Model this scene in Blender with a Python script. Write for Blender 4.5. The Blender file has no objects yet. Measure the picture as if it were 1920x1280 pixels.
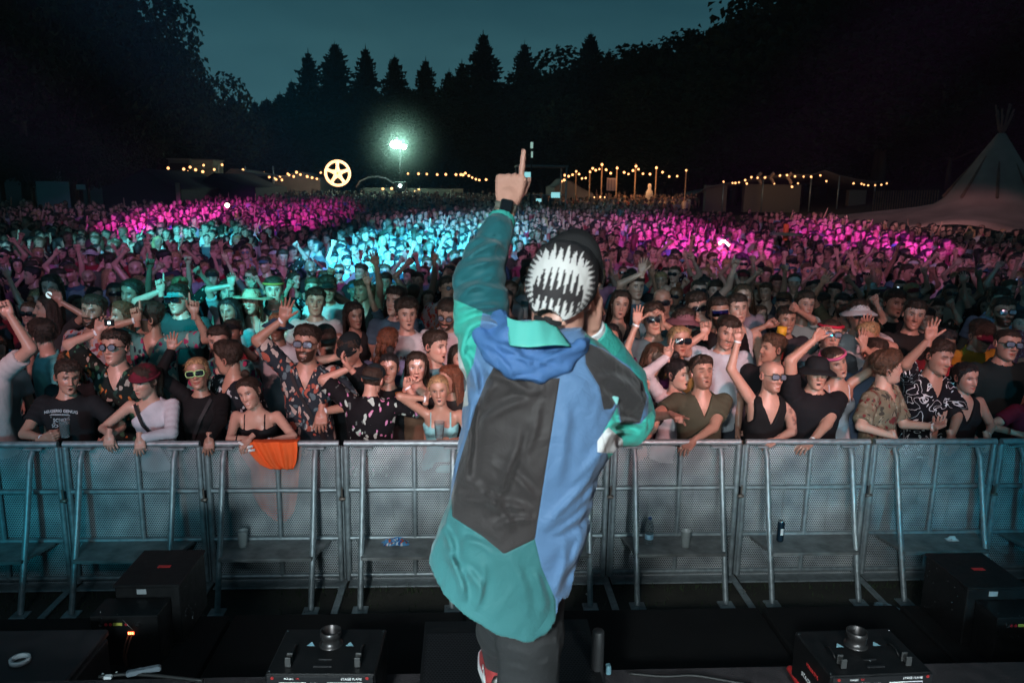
import bpy, math, random
import numpy as np
from mathutils import Vector, Matrix, noise
R = math.radians
rng = np.random.default_rng(7)
rnd = random.Random(11)
SC = bpy.context.scene
COL = SC.collection
# ------------------------------------------------------------------ camera
CAMZ, PITCH, F = 2.97, R(11.3), 1454.0
cam_d = bpy.data.cameras.new('camera'); cam = bpy.data.objects.new('camera', cam_d); COL.objects.link(cam)
YAW, ROLL = R(3.2), R(.85)
CM = (Matrix.Rotation(-YAW, 3, 'Z') @ Matrix.Rotation(R(90) - PITCH, 3, 'X') @ Matrix.Rotation(ROLL, 3, 'Z'))
cam.location = (0, 0, CAMZ); cam.rotation_euler = CM.to_euler()
CMN = np.array(CM)
cam_d.sensor_width = 36; cam_d.lens = F / 1920 * 36; cam_d.clip_start = .05; cam_d.clip_end = 2000
cam_d.dof.use_dof = True; cam_d.dof.focus_distance = 4.3; cam_d.dof.aperture_fstop = 5.0
SC.camera = cam
# ------------------------------------------------------------------ sky (dusk)
W = bpy.data.worlds.new('World'); SC.world = W; W.use_nodes = True
wt = W.node_tree; wt.nodes.clear()
def wn(t): return wt.nodes.new(t)
wo = wn('ShaderNodeOutputWorld'); bg = wn('ShaderNodeBackground'); tc = wn('ShaderNodeTexCoord')
sx = wn('ShaderNodeSeparateXYZ'); rp = wn('ShaderNodeValToRGB'); nz = wn('ShaderNodeTexNoise'); mx = wn('ShaderNodeMix')
mp = wn('ShaderNodeMapping'); mp.inputs['Scale'].default_value = (1.3, 1.3, 4.5)
wt.links.new(tc.outputs['Generated'], sx.inputs[0]); wt.links.new(sx.outputs['Z'], rp.inputs[0])
wt.links.new(tc.outputs['Generated'], mp.inputs[0]); wt.links.new(mp.outputs[0], nz.inputs['Vector'])
nz.inputs['Scale'].default_value = 2.2; nz.inputs['Detail'].default_value = 5
e = rp.color_ramp.elements
e[0].position = 0.0; e[0].color = (.044, .128, .152, 1); e[1].position = .6; e[1].color = (.007, .030, .043, 1)
m = e.new(.16); m.color = (.030, .098, .120, 1)
m = e.new(.24); m.color = (.018, .072, .093, 1)
mx.data_type = 'RGBA'; mx.blend_type = 'MULTIPLY'; mx.inputs[0].default_value = .75
r2 = wn('ShaderNodeValToRGB'); r2.color_ramp.elements[0].color = (.62, .66, .7, 1); r2.color_ramp.elements[0].position = .32
r2.color_ramp.elements[1].color = (1.22, 1.16, 1.12, 1); r2.color_ramp.elements[1].position = .72
wt.links.new(nz.outputs['Fac'], r2.inputs[0]); wt.links.new(rp.outputs[0], mx.inputs[6]); wt.links.new(r2.outputs[0], mx.inputs[7])
wt.links.new(mx.outputs[2], bg.inputs[0]); bg.inputs[1].default_value = 1.0; wt.links.new(bg.outputs[0], wo.inputs[0])
# ------------------------------------------------------------------ stage lamps
def lamp(name, kind, loc, target, energy, color, size=.3, angle=30, blend=.5, sy=None):
    d = bpy.data.lights.new(name, kind); o = bpy.data.objects.new(name, d); COL.objects.link(o)
    o.location = loc; d.energy = energy; d.color = color
    o.rotation_euler = (Vector(target) - Vector(loc)).to_track_quat('-Z', 'Y').to_euler()
    if kind == 'SPOT': d.spot_size = R(angle); d.spot_blend = blend; d.shadow_soft_size = size
    elif kind == 'AREA':
        d.size = size
        if sy: d.shape = 'RECTANGLE'; d.size_y = sy
    else: d.shadow_soft_size = size
    return o
CY, MG, WH, TEAL = (.04, .60, 1.0), (.92, .06, .92), (1.0, .80, .78), (.03, .76, .86)
LAMPS = [ # photo pixel the beam falls on (head height), energy, colour, cone, lamp x
    (795, 462, 190000, CY, 14.5, -3.5), (965, 430, 30000, (.12, .70, 1), 10, .5), (1150, 415, 9000, (.45, .7, 1), 9, 2), (1275, 452, 58000, MG, 11.5, 3.5), (1610, 454, 60000, MG, 9.5, 4.5), (1400, 425, 6000, (.8, .15, .6), 14, 4),
    (345, 416, 100000, MG, 8.5, -4.5), (575, 412, 60000, MG, 8, -2.5), (465, 400, 30000, MG, 6, -3), (330, 452, 60000, (.08, .80, 1), 8.0, -4.5), (455, 448, 20000, (.08, .80, 1), 5, -4), (70, 465, 15000, (.15, .8, 1), 6, -5),
    (500, 565, 12500, TEAL, 14, -4.2), (610, 575, 4200, (.15, .85, .8), 9, -3.2), (1240, 560, 900, (.3, .7, .9), 14, 2), (80, 600, 500, (.3, .5, .9), 20, -3)]
LATER = True
SC.view_settings.view_transform = 'Standard'; SC.view_settings.look = 'None'
SC.view_settings.gamma = 1; SC.view_settings.use_curve_mapping = False; SC.view_settings.exposure = 0
cy = SC.cycles
cy.use_denoising = True; cy.max_bounces = 5; cy.diffuse_bounces = 2; cy.glossy_bounces = 2; cy.transmission_bounces = 4
cy.transparent_max_bounces = 10; cy.sample_clamp_indirect = 3; cy.sample_clamp_direct = 30; cy.caustics_reflective = False; cy.caustics_refractive = False
cy.use_light_tree = True; cy.volume_bounces = 0

# ------------------------------------------------------------------ helpers
def ray(px, py):
    d = CMN @ np.array([(px - 960) / F, -(py - 640) / F, -1.]); return d
def pix(px, py, Y):
    """world point seen at photo pixel (px,py) at distance Y from the camera along the ground"""
    d = ray(px, py); k = Y / d[1]; return Vector((d[0] * k, Y, CAMZ + d[2] * k))
def pixz(px, py, z):
    """world point seen at photo pixel at height z"""
    d = ray(px, py); k = (z - CAMZ) / d[2]; return Vector((d[0] * k, d[1] * k, z))
def aim_lamps():
    for px, py, en, c, an, x in LAMPS:
        lamp('stage_spot', 'SPOT', (x, -1, 6.5), pixz(px, py, 1.5), en, c, .10, an, 1.0)
    # broad dim washes over the field, wide but flat so that they stay below the trees
    for px, py, en, c, an in ((500, 490, 4200, (.62, .28, .80), 13), (1400, 480, 5200, (.85, .34, .74), 13), (960, 425, 17000, (.70, .45, .95), 7), (300, 410, 9000, (.6, .35, .85), 6), (1680, 425, 18000, (.95, .50, .62), 6)):
        o = lamp('field_wash', 'SPOT', (0, -1, 7.0), pixz(px, py, 1.5), en * 1.15, c, .25, an, .9); o.scale = (3.4, 1, 1)
    lamp('stage_wash', 'AREA', (-1.6, -3.4, 6.2), (.2, 5.5, 1.6), 60, (.62, .86, 1), 1.6, sy=.5)
    for x, y, tx, ty, en, c in ((3.4, -1.2, 2.0, 6.3, 2900, (1, .46, .44)), (-3.6, -1.2, -2.2, 6.3, 1900, (1, .50, .52))):
        o = lamp('front_fill', 'SPOT', (x, y, 5.4), (tx, ty, 1.55), en, c, .2, 15, 1.0); o.scale = (3.6, 1, 1)
    lamp('performer_key', 'SPOT', (-1.1, -2.3, 4.1), (.12, 1.95, 2.1), 980, (.92, 1, 1), .2, 36, .7)
    lamp('performer_rim', 'SPOT', (3.4, .6, 3.4), (.12, 1.95, 2.5), 40, (1, .45, .32), .15, 30, .7)
    for x, tx, en, c in ((-2.6, -4.3, 420, (.02, .66, .90)), (2.6, 4.5, 380, (.02, .62, .92)), (-.9, -.6, 470, (.70, .90, .96)), (1.3, 1.5, 500, (.74, .90, .95))):
        lamp('pit_spot', 'SPOT', (x, -.3, 1.95), (tx, YB_, .95), en, c, .22, 52, .9)
YB_ = 5.46
def project(P):
    """(N,3) world -> photo pixels (N,2)"""
    q = (np.asarray(P, float) - np.array([0, 0, CAMZ])) @ CMN; return np.stack([960 - F * q[:, 0] / q[:, 2], 640 + F * q[:, 1] / q[:, 2]], 1)
def mesh_np(name, V, Q, T=None, smooth=True):
    """mesh from numpy verts, quads (M,4) and tris (K,3)"""
    V = np.asarray(V, np.float32).reshape(-1, 3)
    Q = np.asarray(Q, np.int32).reshape(-1, 4) if Q is not None and len(Q) else np.zeros((0, 4), np.int32)
    T = np.asarray(T, np.int32).reshape(-1, 3) if T is not None and len(T) else np.zeros((0, 3), np.int32)
    me = bpy.data.meshes.new(name)
    me.vertices.add(len(V)); me.vertices.foreach_set('co', V.ravel())
    nl = Q.size + T.size
    me.loops.add(nl); me.loops.foreach_set('vertex_index', np.concatenate([Q.ravel(), T.ravel()]))
    me.polygons.add(len(Q) + len(T))
    st = np.concatenate([np.arange(len(Q)) * 4, len(Q) * 4 + np.arange(len(T)) * 3]).astype(np.int32)
    me.polygons.foreach_set('loop_start', st)
    me.update(calc_edges=True)
    me.polygons.foreach_set('use_smooth', np.full(len(me.polygons), smooth))
    return me
def set_col(me, C, name='Col'):
    a = me.color_attributes.new(name, 'FLOAT_COLOR', 'POINT')
    a.data.foreach_set('color', np.asarray(C, np.float32).ravel())
def link(me, name, mat=None, parent=None, loc=None):
    o = bpy.data.objects.new(name, me); COL.objects.link(o)
    if mat and me and not me.materials: me.materials.append(mat)
    if parent: o.parent = parent
    if loc is not None: o.location = loc
    return o
def tag(o, label=None, cat=None, group=None, kind=None):
    if label: o['label'] = label
    if cat: o['category'] = cat
    if group: o['group'] = group
    if kind: o['kind'] = kind
    return o
def empty(name, loc, label, cat, group=None, rz=0):
    o = bpy.data.objects.new(name, None); COL.objects.link(o); o.empty_display_size = .1
    o.location = loc; o.rotation_euler = (0, 0, rz)
    return tag(o, label, cat, group)
class MB:
    """mesh collector"""
    def __init__(s): s.V = []; s.Q = []; s.T = []; s.n = 0
    def add(s, V, Q=None, T=None):
        V = np.asarray(V, float).reshape(-1, 3); s.V.append(V)
        if Q is not None and len(Q): s.Q.append(np.asarray(Q, int).reshape(-1, 4) + s.n)
        if T is not None and len(T): s.T.append(np.asarray(T, int).reshape(-1, 3) + s.n)
        s.n += len(V); return s
    def box(s, c, size, rot=None, bev=0):
        c = np.array(c, float); h = np.array(size, float) / 2
        if bev:
            b = min(bev, h.min() * .9); V = []
            for sx_ in (-1, 1):
                for sy_ in (-1, 1):
                    for sz_ in (-1, 1):
                        g = np.array([sx_, sy_, sz_])
                        for ax in range(3):
                            k = h - b; k[ax] = h[ax]; V.append(g * k)
            V = np.array(V)
            idx = lambda x, y, z, a: ((x * 2 + y) * 2 + z) * 3 + a
            Q = []; T = []
            for a in range(3):
                for sg in (0, 1):
                    o1, o2 = [q for q in range(3) if q != a]
                    q = []
                    for (u, v) in ((0, 0), (1, 0), (1, 1), (0, 1)):
                        t = [0, 0, 0]; t[a] = sg; t[o1] = u; t[o2] = v; q.append(idx(*t, a))
                    Q.append(q)
            for a in range(3):
                o1, o2 = [q for q in range(3) if q != a]
                for u in (0, 1):
                    for v in (0, 1):
                        t0 = [0, 0, 0]; t0[o1] = u; t0[o2] = v; t1 = list(t0); t1[a] = 1
                        Q.append([idx(*t0, o1), idx(*t1, o1), idx(*t1, o2), idx(*t0, o2)])
            for x in (0, 1):
                for y in (0, 1):
                    for z in (0, 1): T.append([idx(x, y, z, 0), idx(x, y, z, 1), idx(x, y, z, 2)])
            # fix winding outward
            def fix(f):
                p = V[f]; n = np.cross(p[1] - p[0], p[2] - p[0]); return f if np.dot(n, p.mean(0)) > 0 else f[::-1]
            Q = [fix(q) for q in Q]; T = [fix(t) for t in T]
        else:
            V = np.array([[x, y, z] for x in (-1, 1) for y in (-1, 1) for z in (-1, 1)], float) * h
            Q = [[0, 1, 3, 2], [4, 6, 7, 5], [0, 4, 5, 1], [2, 3, 7, 6], [0, 2, 6, 4], [1, 5, 7, 3]]; T = None
        if rot is not None: V = V @ np.array(rot).T
        return s.add(V + c, Q, T)
    def tube(s, pts, r, n=8, cap=True, closed=False):
        pts = np.array([list(p) for p in pts], float); m = len(pts)
        r = np.full(m, r, float) if np.isscalar(r) else np.array(r, float)
        tg = np.gradient(pts, axis=0) if m > 2 else np.repeat((pts[1] - pts[0])[None], 2, 0)
        if closed: tg = np.roll(pts, -1, 0) - np.roll(pts, 1, 0)
        tg /= np.linalg.norm(tg, axis=1)[:, None] + 1e-12
        up = np.array([0, 0, 1.]) if abs(tg[0][2]) < .9 else np.array([1., 0, 0])
        V = []; u = np.cross(tg[0], up); u /= np.linalg.norm(u)
        a = np.arange(n) * 2 * np.pi / n
        for i in range(m):
            u = u - tg[i] * np.dot(u, tg[i]); u /= np.linalg.norm(u) + 1e-12; w = np.cross(tg[i], u)
            V.append(pts[i] + r[i] * (np.cos(a)[:, None] * u + np.sin(a)[:, None] * w))
        V = np.concatenate(V); Q = []
        for i in range(m if closed else m - 1):
            j = (i + 1) % m
            for k in range(n): Q.append([i * n + k, i * n + (k + 1) % n, j * n + (k + 1) % n, j * n + k])
        T = []
        if cap and not closed:
            V = np.concatenate([V, pts[:1], pts[-1:]]); c0 = m * n
            for k in range(n): T.append([c0, (k + 1) % n, k]); T.append([c0 + 1, (m - 1) * n + k, (m - 1) * n + (k + 1) % n])
        return s.add(V, Q, T)
    def lathe(s, prof, n=20, c=(0, 0, 0)):
        """prof list of (r,z)"""
        a = np.arange(n) * 2 * np.pi / n; V = []
        for r_, z in prof: V.append(np.stack([r_ * np.cos(a), r_ * np.sin(a), np.full(n, z)], 1))
        V = np.concatenate(V) + np.array(c); Q = []
        for i in range(len(prof) - 1):
            for k in range(n): Q.append([i * n + k, i * n + (k + 1) % n, (i + 1) * n + (k + 1) % n, (i + 1) * n + k])
        return s.add(V, Q)
    def grid(s, P):
        """P (m,n,3) grid of points"""
        P = np.asarray(P, float); m, n = P.shape[:2]
        i, j = np.meshgrid(np.arange(m - 1), np.arange(n - 1), indexing='ij'); b = (i * n + j).ravel()
        return s.add(P.reshape(-1, 3), np.stack([b, b + 1, b + n + 1, b + n], 1))
    def mesh(s, name, smooth=True):
        return mesh_np(name, np.concatenate(s.V), np.concatenate(s.Q) if s.Q else None, np.concatenate(s.T) if s.T else None, smooth)
    def obj(s, name, mat, parent=None, smooth=False, loc=None):
        return link(s.mesh(name, smooth), name, mat, parent, loc)
def smooth_by_angle(me, ang=35):
    try: me.set_sharp_from_angle(angle=R(ang))
    except Exception: pass
aim_lamps()
# ------------------------------------------------------------------ materials
_M = {}
def mat(name, col=(.5, .5, .5), rough=.6, metal=0, bump=0, bscale=40, var=0, vscale=6, emis=None, estr=0, spec=.5, objcol=False, coat=0):
    if name in _M: return _M[name]
    m = bpy.data.materials.new(name); m.use_nodes = True; nt = m.node_tree; b = nt.nodes['Principled BSDF']
    b.inputs['Base Color'].default_value = (*col, 1); b.inputs['Roughness'].default_value = rough; b.inputs['Metallic'].default_value = metal
    b.inputs['Specular IOR Level'].default_value = spec; b.inputs['Coat Weight'].default_value = coat
    src = None
    t = nt.nodes.new('ShaderNodeTexCoord')
    if objcol:
        oi = nt.nodes.new('ShaderNodeObjectInfo'); src = oi.outputs['Color']
    if var:
        n = nt.nodes.new('ShaderNodeTexNoise'); n.inputs['Scale'].default_value = vscale; n.inputs['Detail'].default_value = 6
        nt.links.new(t.outputs['Object'], n.inputs['Vector'])
        mr = nt.nodes.new('ShaderNodeMapRange'); mr.inputs[1].default_value = .3; mr.inputs[2].default_value = .7
        mr.inputs[3].default_value = 1 - var; mr.inputs[4].default_value = 1 + var; nt.links.new(n.outputs['Fac'], mr.inputs[0])
        vm = nt.nodes.new('ShaderNodeVectorMath'); vm.operation = 'SCALE'; vm.inputs[0].default_value = col
        if src: nt.links.new(src, vm.inputs[0])
        nt.links.new(mr.outputs[0], vm.inputs['Scale']); src = vm.outputs[0]
        mr2 = nt.nodes.new('ShaderNodeMapRange'); mr2.inputs[3].default_value = max(.05, rough - .15); mr2.inputs[4].default_value = min(1, rough + .15)
        nt.links.new(n.outputs['Fac'], mr2.inputs[0]); nt.links.new(mr2.outputs[0], b.inputs['Roughness'])
    if src: nt.links.new(src, b.inputs['Base Color'])
    if bump:
        n2 = nt.nodes.new('ShaderNodeTexNoise'); n2.inputs['Scale'].default_value = bscale; n2.inputs['Detail'].default_value = 4
        nt.links.new(t.outputs['Object'], n2.inputs['Vector'])
        bp = nt.nodes.new('ShaderNodeBump'); bp.inputs['Strength'].default_value = bump; bp.inputs['Distance'].default_value = .01
        nt.links.new(n2.outputs['Fac'], bp.inputs['Height']); nt.links.new(bp.outputs[0], b.inputs['Normal'])
    if emis:
        b.inputs['Emission Color'].default_value = (*emis, 1); b.inputs['Emission Strength'].default_value = estr
        m.cycles.emission_sampling = 'NONE'
    _M[name] = m; return m
# ------------------------------------------------------------------ distance fields meshed with surface nets
def surface_nets(D, lo, h):
    nx, ny, nz_ = D.shape; S = D < 0
    c = [S[i:nx - 1 + i, j:ny - 1 + j, k:nz_ - 1 + k] for i in (0, 1) for j in (0, 1) for k in (0, 1)]
    s = np.zeros(c[0].shape, np.int8)
    for q in c: s += q
    mixed = (s > 0) & (s < 8); I = np.argwhere(mixed); n = len(I)
    idx = np.full(mixed.shape, -1, np.int32); idx[mixed] = np.arange(n)
    i, j, k = I.T; d = {}
    for a in (0, 1):
        for b in (0, 1):
            for e_ in (0, 1): d[a, b, e_] = D[i + a, j + b, k + e_]
    acc = np.zeros((n, 3)); cnt = np.zeros(n); ks = list(d)
    for p in ks:
        for ax in range(3):
            if p[ax]: continue
            q = list(p); q[ax] = 1; q = tuple(q); d0, d1 = d[p], d[q]; x = (d0 < 0) != (d1 < 0)
            t = np.where(x, d0 / np.where(x, d0 - d1, 1), 0)
            P = np.zeros((n, 3)); P[:] = p; P[:, ax] += t
            acc += P * x[:, None]; cnt += x
    V = (I + acc / cnt[:, None]) * h + np.array(lo)
    Q = []
    for ax in range(3):
        sl0 = [slice(1, -1)] * 3; sl1 = [slice(1, -1)] * 3; sl0[ax] = slice(0, -1); sl1[ax] = slice(1, None)
        a0 = S[tuple(sl0)]; a1 = S[tuple(sl1)]; E = np.argwhere(a0 != a1)
        if not len(E): continue
        ins = a0[tuple(E.T)]; E = E.copy(); o = [q for q in range(3) if q != ax]
        for q in o: E[:, q] += 1
        b, e_ = o; f = []
        for (u, v) in ((-1, -1), (0, -1), (0, 0), (-1, 0)):
            G = E.copy(); G[:, b] += u; G[:, e_] += v; f.append(idx[tuple(G.T)])
        f = np.stack(f, 1); fl = ins if ax != 1 else ~ins
        f[~fl] = f[~fl][:, ::-1]; Q.append(f)
    return V, (np.concatenate(Q) if Q else np.zeros((0, 4), int))
def mesh_sdf(fn, lo, hi, h, skip=4):
    """fn(X,Y,Z arrays)->distance. Coarse pass first, fine only near the surface"""
    lo = np.array(lo, float); hi = np.array(hi, float)
    n = np.ceil((hi - lo) / h).astype(int) + 2; n = ((n + skip - 1) // skip) * skip + 1
    ax = [np.arange(n[a]) * h + lo[a] for a in range(3)]
    cx = [a[::skip] for a in ax]
    G = np.meshgrid(*cx, indexing='ij'); Dc = fn(G[0].ravel(), G[1].ravel(), G[2].ravel()).reshape(G[0].shape)
    D = np.repeat(np.repeat(np.repeat(Dc[:-1, :-1, :-1], skip, 0), skip, 1), skip, 2)
    D = np.pad(D, ((0, 1), (0, 1), (0, 1)), mode='edge')
    near = np.abs(Dc) < h * skip * 2.2
    nb = near[:-1, :-1, :-1]
    for a in (0, 1):
        for b in (0, 1):
            for c in (0, 1): nb = nb | near[a:near.shape[0] - 1 + a, b:near.shape[1] - 1 + b, c:near.shape[2] - 1 + c]
    M = np.repeat(np.repeat(np.repeat(nb, skip, 0), skip, 1), skip, 2); M = np.pad(M, ((0, 1), (0, 1), (0, 1)), mode='edge')
    I = np.argwhere(M)
    D[M] = fn(ax[0][I[:, 0]], ax[1][I[:, 1]], ax[2][I[:, 2]])
    return surface_nets(D, lo, h)
def cone(X, Y, Z, a, b, ra, rb):
    a = np.array(a, float); d = np.array(b, float) - a; L = float(d @ d) + 1e-9
    px_, py_, pz_ = X - a[0], Y - a[1], Z - a[2]
    t = np.clip((px_ * d[0] + py_ * d[1] + pz_ * d[2]) / L, 0, 1)
    return np.sqrt((px_ - t * d[0]) ** 2 + (py_ - t * d[1]) ** 2 + (pz_ - t * d[2]) ** 2) - (ra + (rb - ra) * t)
def ell(X, Y, Z, c, r):
    q = np.sqrt(((X - c[0]) / r[0]) ** 2 + ((Y - c[1]) / r[1]) ** 2 + ((Z - c[2]) / r[2]) ** 2)
    return (q - 1) * min(r)
def smin(a, b, k):
    h = np.clip(.5 + .5 * (b - a) / k, 0, 1)
    return b + (a - b) * h - k * h * (1 - h)
def table(Z, rows):
    r = np.array(rows, float); return [np.interp(Z, r[:, 0], r[:, i]) for i in range(1, r.shape[1])]
def wob(X, Y, Z, s=1., seed=0.):
    """cheap smooth noise from warped sines, about -1..1"""
    a = X * 9.1 * s + seed; b = Y * 8.3 * s - seed * .7; c = Z * 7.7 * s + seed * 1.3
    u = np.sin(a + 1.7 * np.sin(c * .9 + b)); v = np.sin(b * 1.3 + 1.3 * np.sin(a * 1.1 - c)); w = np.sin(c * 1.2 + 1.5 * np.sin(b * .8 + a * .7))
    return (u + v + w) / 3
# ------------------------------------------------------------------ hands
# local frame: wrist at origin, fingers +Z, palm faces -Y, thumb +X (a right hand)
HP = {  # finger curls (index, middle, ring, little) as three joint angles, thumb (out, fold), spread
    'open': ([(4, 4, 3)] * 4, (52, 5), 9), 'relax': ([(18, 28, 18), (24, 32, 20), (28, 36, 22), (32, 38, 24)], (36, 14), 7),
    'fist': ([(78, 98, 55)] * 4, (18, 62), 0), 'point': ([(-6, 2, 2), (74, 98, 55), (80, 98, 55), (84, 98, 55)], (34, 40), 0),
    'point_up': ([(-30, 0, 0), (72, 98, 55), (78, 98, 55), (84, 98, 55)], (34, 26), 0),
    'grip': ([(48, 52, 30), (50, 54, 30), (53, 54, 32), (56, 55, 32)], (30, 55), 1), 'drape': ([(34, 22, 12), (36, 24, 14), (38, 26, 14), (42, 28, 16)], (30, 8), 9),
    'peace': ([(0, 3, 2), (2, 4, 2), (80, 98, 55), (84, 98, 55)], (20, 62), 8)}
_H = {}
def hand_template(pose, h, side):
    key = (pose, h, side)
    if key in _H: return _H[key]
    curls, th, spread = HP[pose]; segs = []
    roots = [(.030, 0, .088), (.0105, 0, .093), (-.0095, 0, .089), (-.0285, 0, .080)]; lens = [.073, .081, .075, .060]; rad = [.0088, .009, .0086, .0076]
    for f in range(4):
        p = np.array(roots[f]); ang = 0; sp = R((1.3 - f) * spread)
        for s_, (fr, cu) in enumerate(zip((.45, .30, .25), curls[f])):
            ang += R(cu); L = lens[f] * fr
            d = np.array([math.sin(sp) * math.cos(ang), -math.sin(ang), math.cos(ang) * math.cos(sp)])
            q = p + d * L; segs.append((p, q, rad[f] * (1.06 - .07 * s_), rad[f] * (.99 - .09 * s_))); p = q
    o, fo = R(th[0]), R(th[1]); p0 = np.array([.020, -.004, .018]); p1 = p0 + .046 * np.array([math.sin(o) * .8, -.25 - .3 * math.sin(fo), math.cos(o)])
    d = np.array([math.sin(o) * math.cos(fo) - .75 * math.sin(fo), -.25 - .5 * math.sin(fo), math.cos(o * .6)]); d /= np.linalg.norm(d)
    p2 = p1 + .034 * d; p3 = p2 + .027 * d; segs += [(p0, p1, .0155, .0115), (p1, p2, .0112, .010), (p2, p3, .010, .0085)]
    def fn(X, Y, Z):
        z0 = np.clip(Z, .012, .082); w = np.interp(z0, [0, .03, .085], [.021, .030, .036]); xx = np.clip(X, -w, w)
        dd = np.sqrt((X - xx) ** 2 + ((Y) * .95) ** 2 + (Z - z0) ** 2) - .0135
        dd = smin(dd, cone(X, Y, Z, (0, 0, -.05), (0, 0, .02), .0265, .0235), .016)
        dd = smin(dd, ell(X, Y, Z, (.018, -.010, .035), (.017, .012, .028)), .01)
        for q_ in roots: dd = smin(dd, ell(X, Y, Z, (q_[0], .003, q_[2] - .002), (.0095, .0125, .011)), .004)
        for (a, b, ra, rb) in segs: dd = smin(dd, cone(X, Y, Z, a, b, ra, rb), .0045)
        return dd
    V, Q = mesh_sdf(fn, (-.07, -.10, -.055), (.105, .05, .20), h, 3)
    if side < 0: V[:, 0] *= -1; Q = Q[:, ::-1]
    _H[key] = (V, Q); return V, Q
def frame(u, n):
    """matrix with Z=u, -Y ~ n (palm normal)"""
    u = np.array(u, float); u /= np.linalg.norm(u) + 1e-9; n = np.array(n, float); n = n - u * (n @ u); n /= np.linalg.norm(n) + 1e-9
    y = -n; x = np.cross(y, u); return np.stack([x, y, u], 1)
# ------------------------------------------------------------------ heads
HZ = [(-.120, .000, .050, .000), (-.116, .022, .066, -.012), (-.105, .040, .080, .000), (-.085, .053, .086, .018), (-.060, .060, .086, .035), (-.030, .067, .087, .062),
      (.000, .072, .088, .086), (.030, .076, .090, .101), (.055, .077, .091, .105), (.080, .070, .084, .098), (.100, .055, .066, .076), (.112, .034, .042, .048), (.118, .000, .000, .000)]
def head_surface(z, a, wide=1.):
    hw, f, b = table(z, HZ); c, s = np.cos(a), np.sin(a)
    # centre of the section moves with height so that the jaw sits forward
    x = hw * wide * np.sign(s) * np.abs(s) ** .88
    y = np.where(c > 0, -f * np.abs(c) ** .86, b * np.abs(c) ** .9)
    return x, y
def face_relief(x, y, z, a, female, smile, mopen, nose=1.):
    g = lambda x0, z0, sx_, sz_: np.exp(-((x - x0) / sx_) ** 2 - ((z - z0) / sz_) ** 2)
    g2 = lambda x0, z0, sx_, sz_: g(x0, z0, sx_, sz_) + g(-x0, z0, sx_, sz_)
    d = np.zeros_like(x)
    t = np.clip((.030 - z) / .062, 0, 1); under = 1 / (1 + np.exp(-(z + .036) / .0022))
    ridge = (.006 + .021 * t ** 1.2) * nose * np.exp(-(x / (.008 + .006 * t)) ** 2) * under * (1 / (1 + np.exp((z - .036) / .005)))
    d += ridge + .006 * g2(.011, -.030, .006, .006) * nose
    d -= .0135 * g2(.031, .010, .017, .012); d += .0045 * g2(.031, .009, .011, .006)
    d += (.004 if female else .0065) * g2(.026, .029, .020, .006)
    d += .005 * g2(.044, -.022, .018, .016) + smile * .005 * g2(.042, -.035, .012, .012)
    d += .006 * g(0, -.056, .018, .005) - .006 * g(0, -.0625, .022, .0026) + .0065 * g(0, -.069, .016, .005) - .004 * g(0, -.080, .02, .006)
    d += (.004 if female else .008) * g(0, -.100, .022, .013)
    d -= mopen * .012 * g(0, -.066, .014, .009)
    front = np.clip(np.cos(a) * 1.6, 0, 1)
    return d * front
SREF = np.array([.57, .33, .25])
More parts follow.
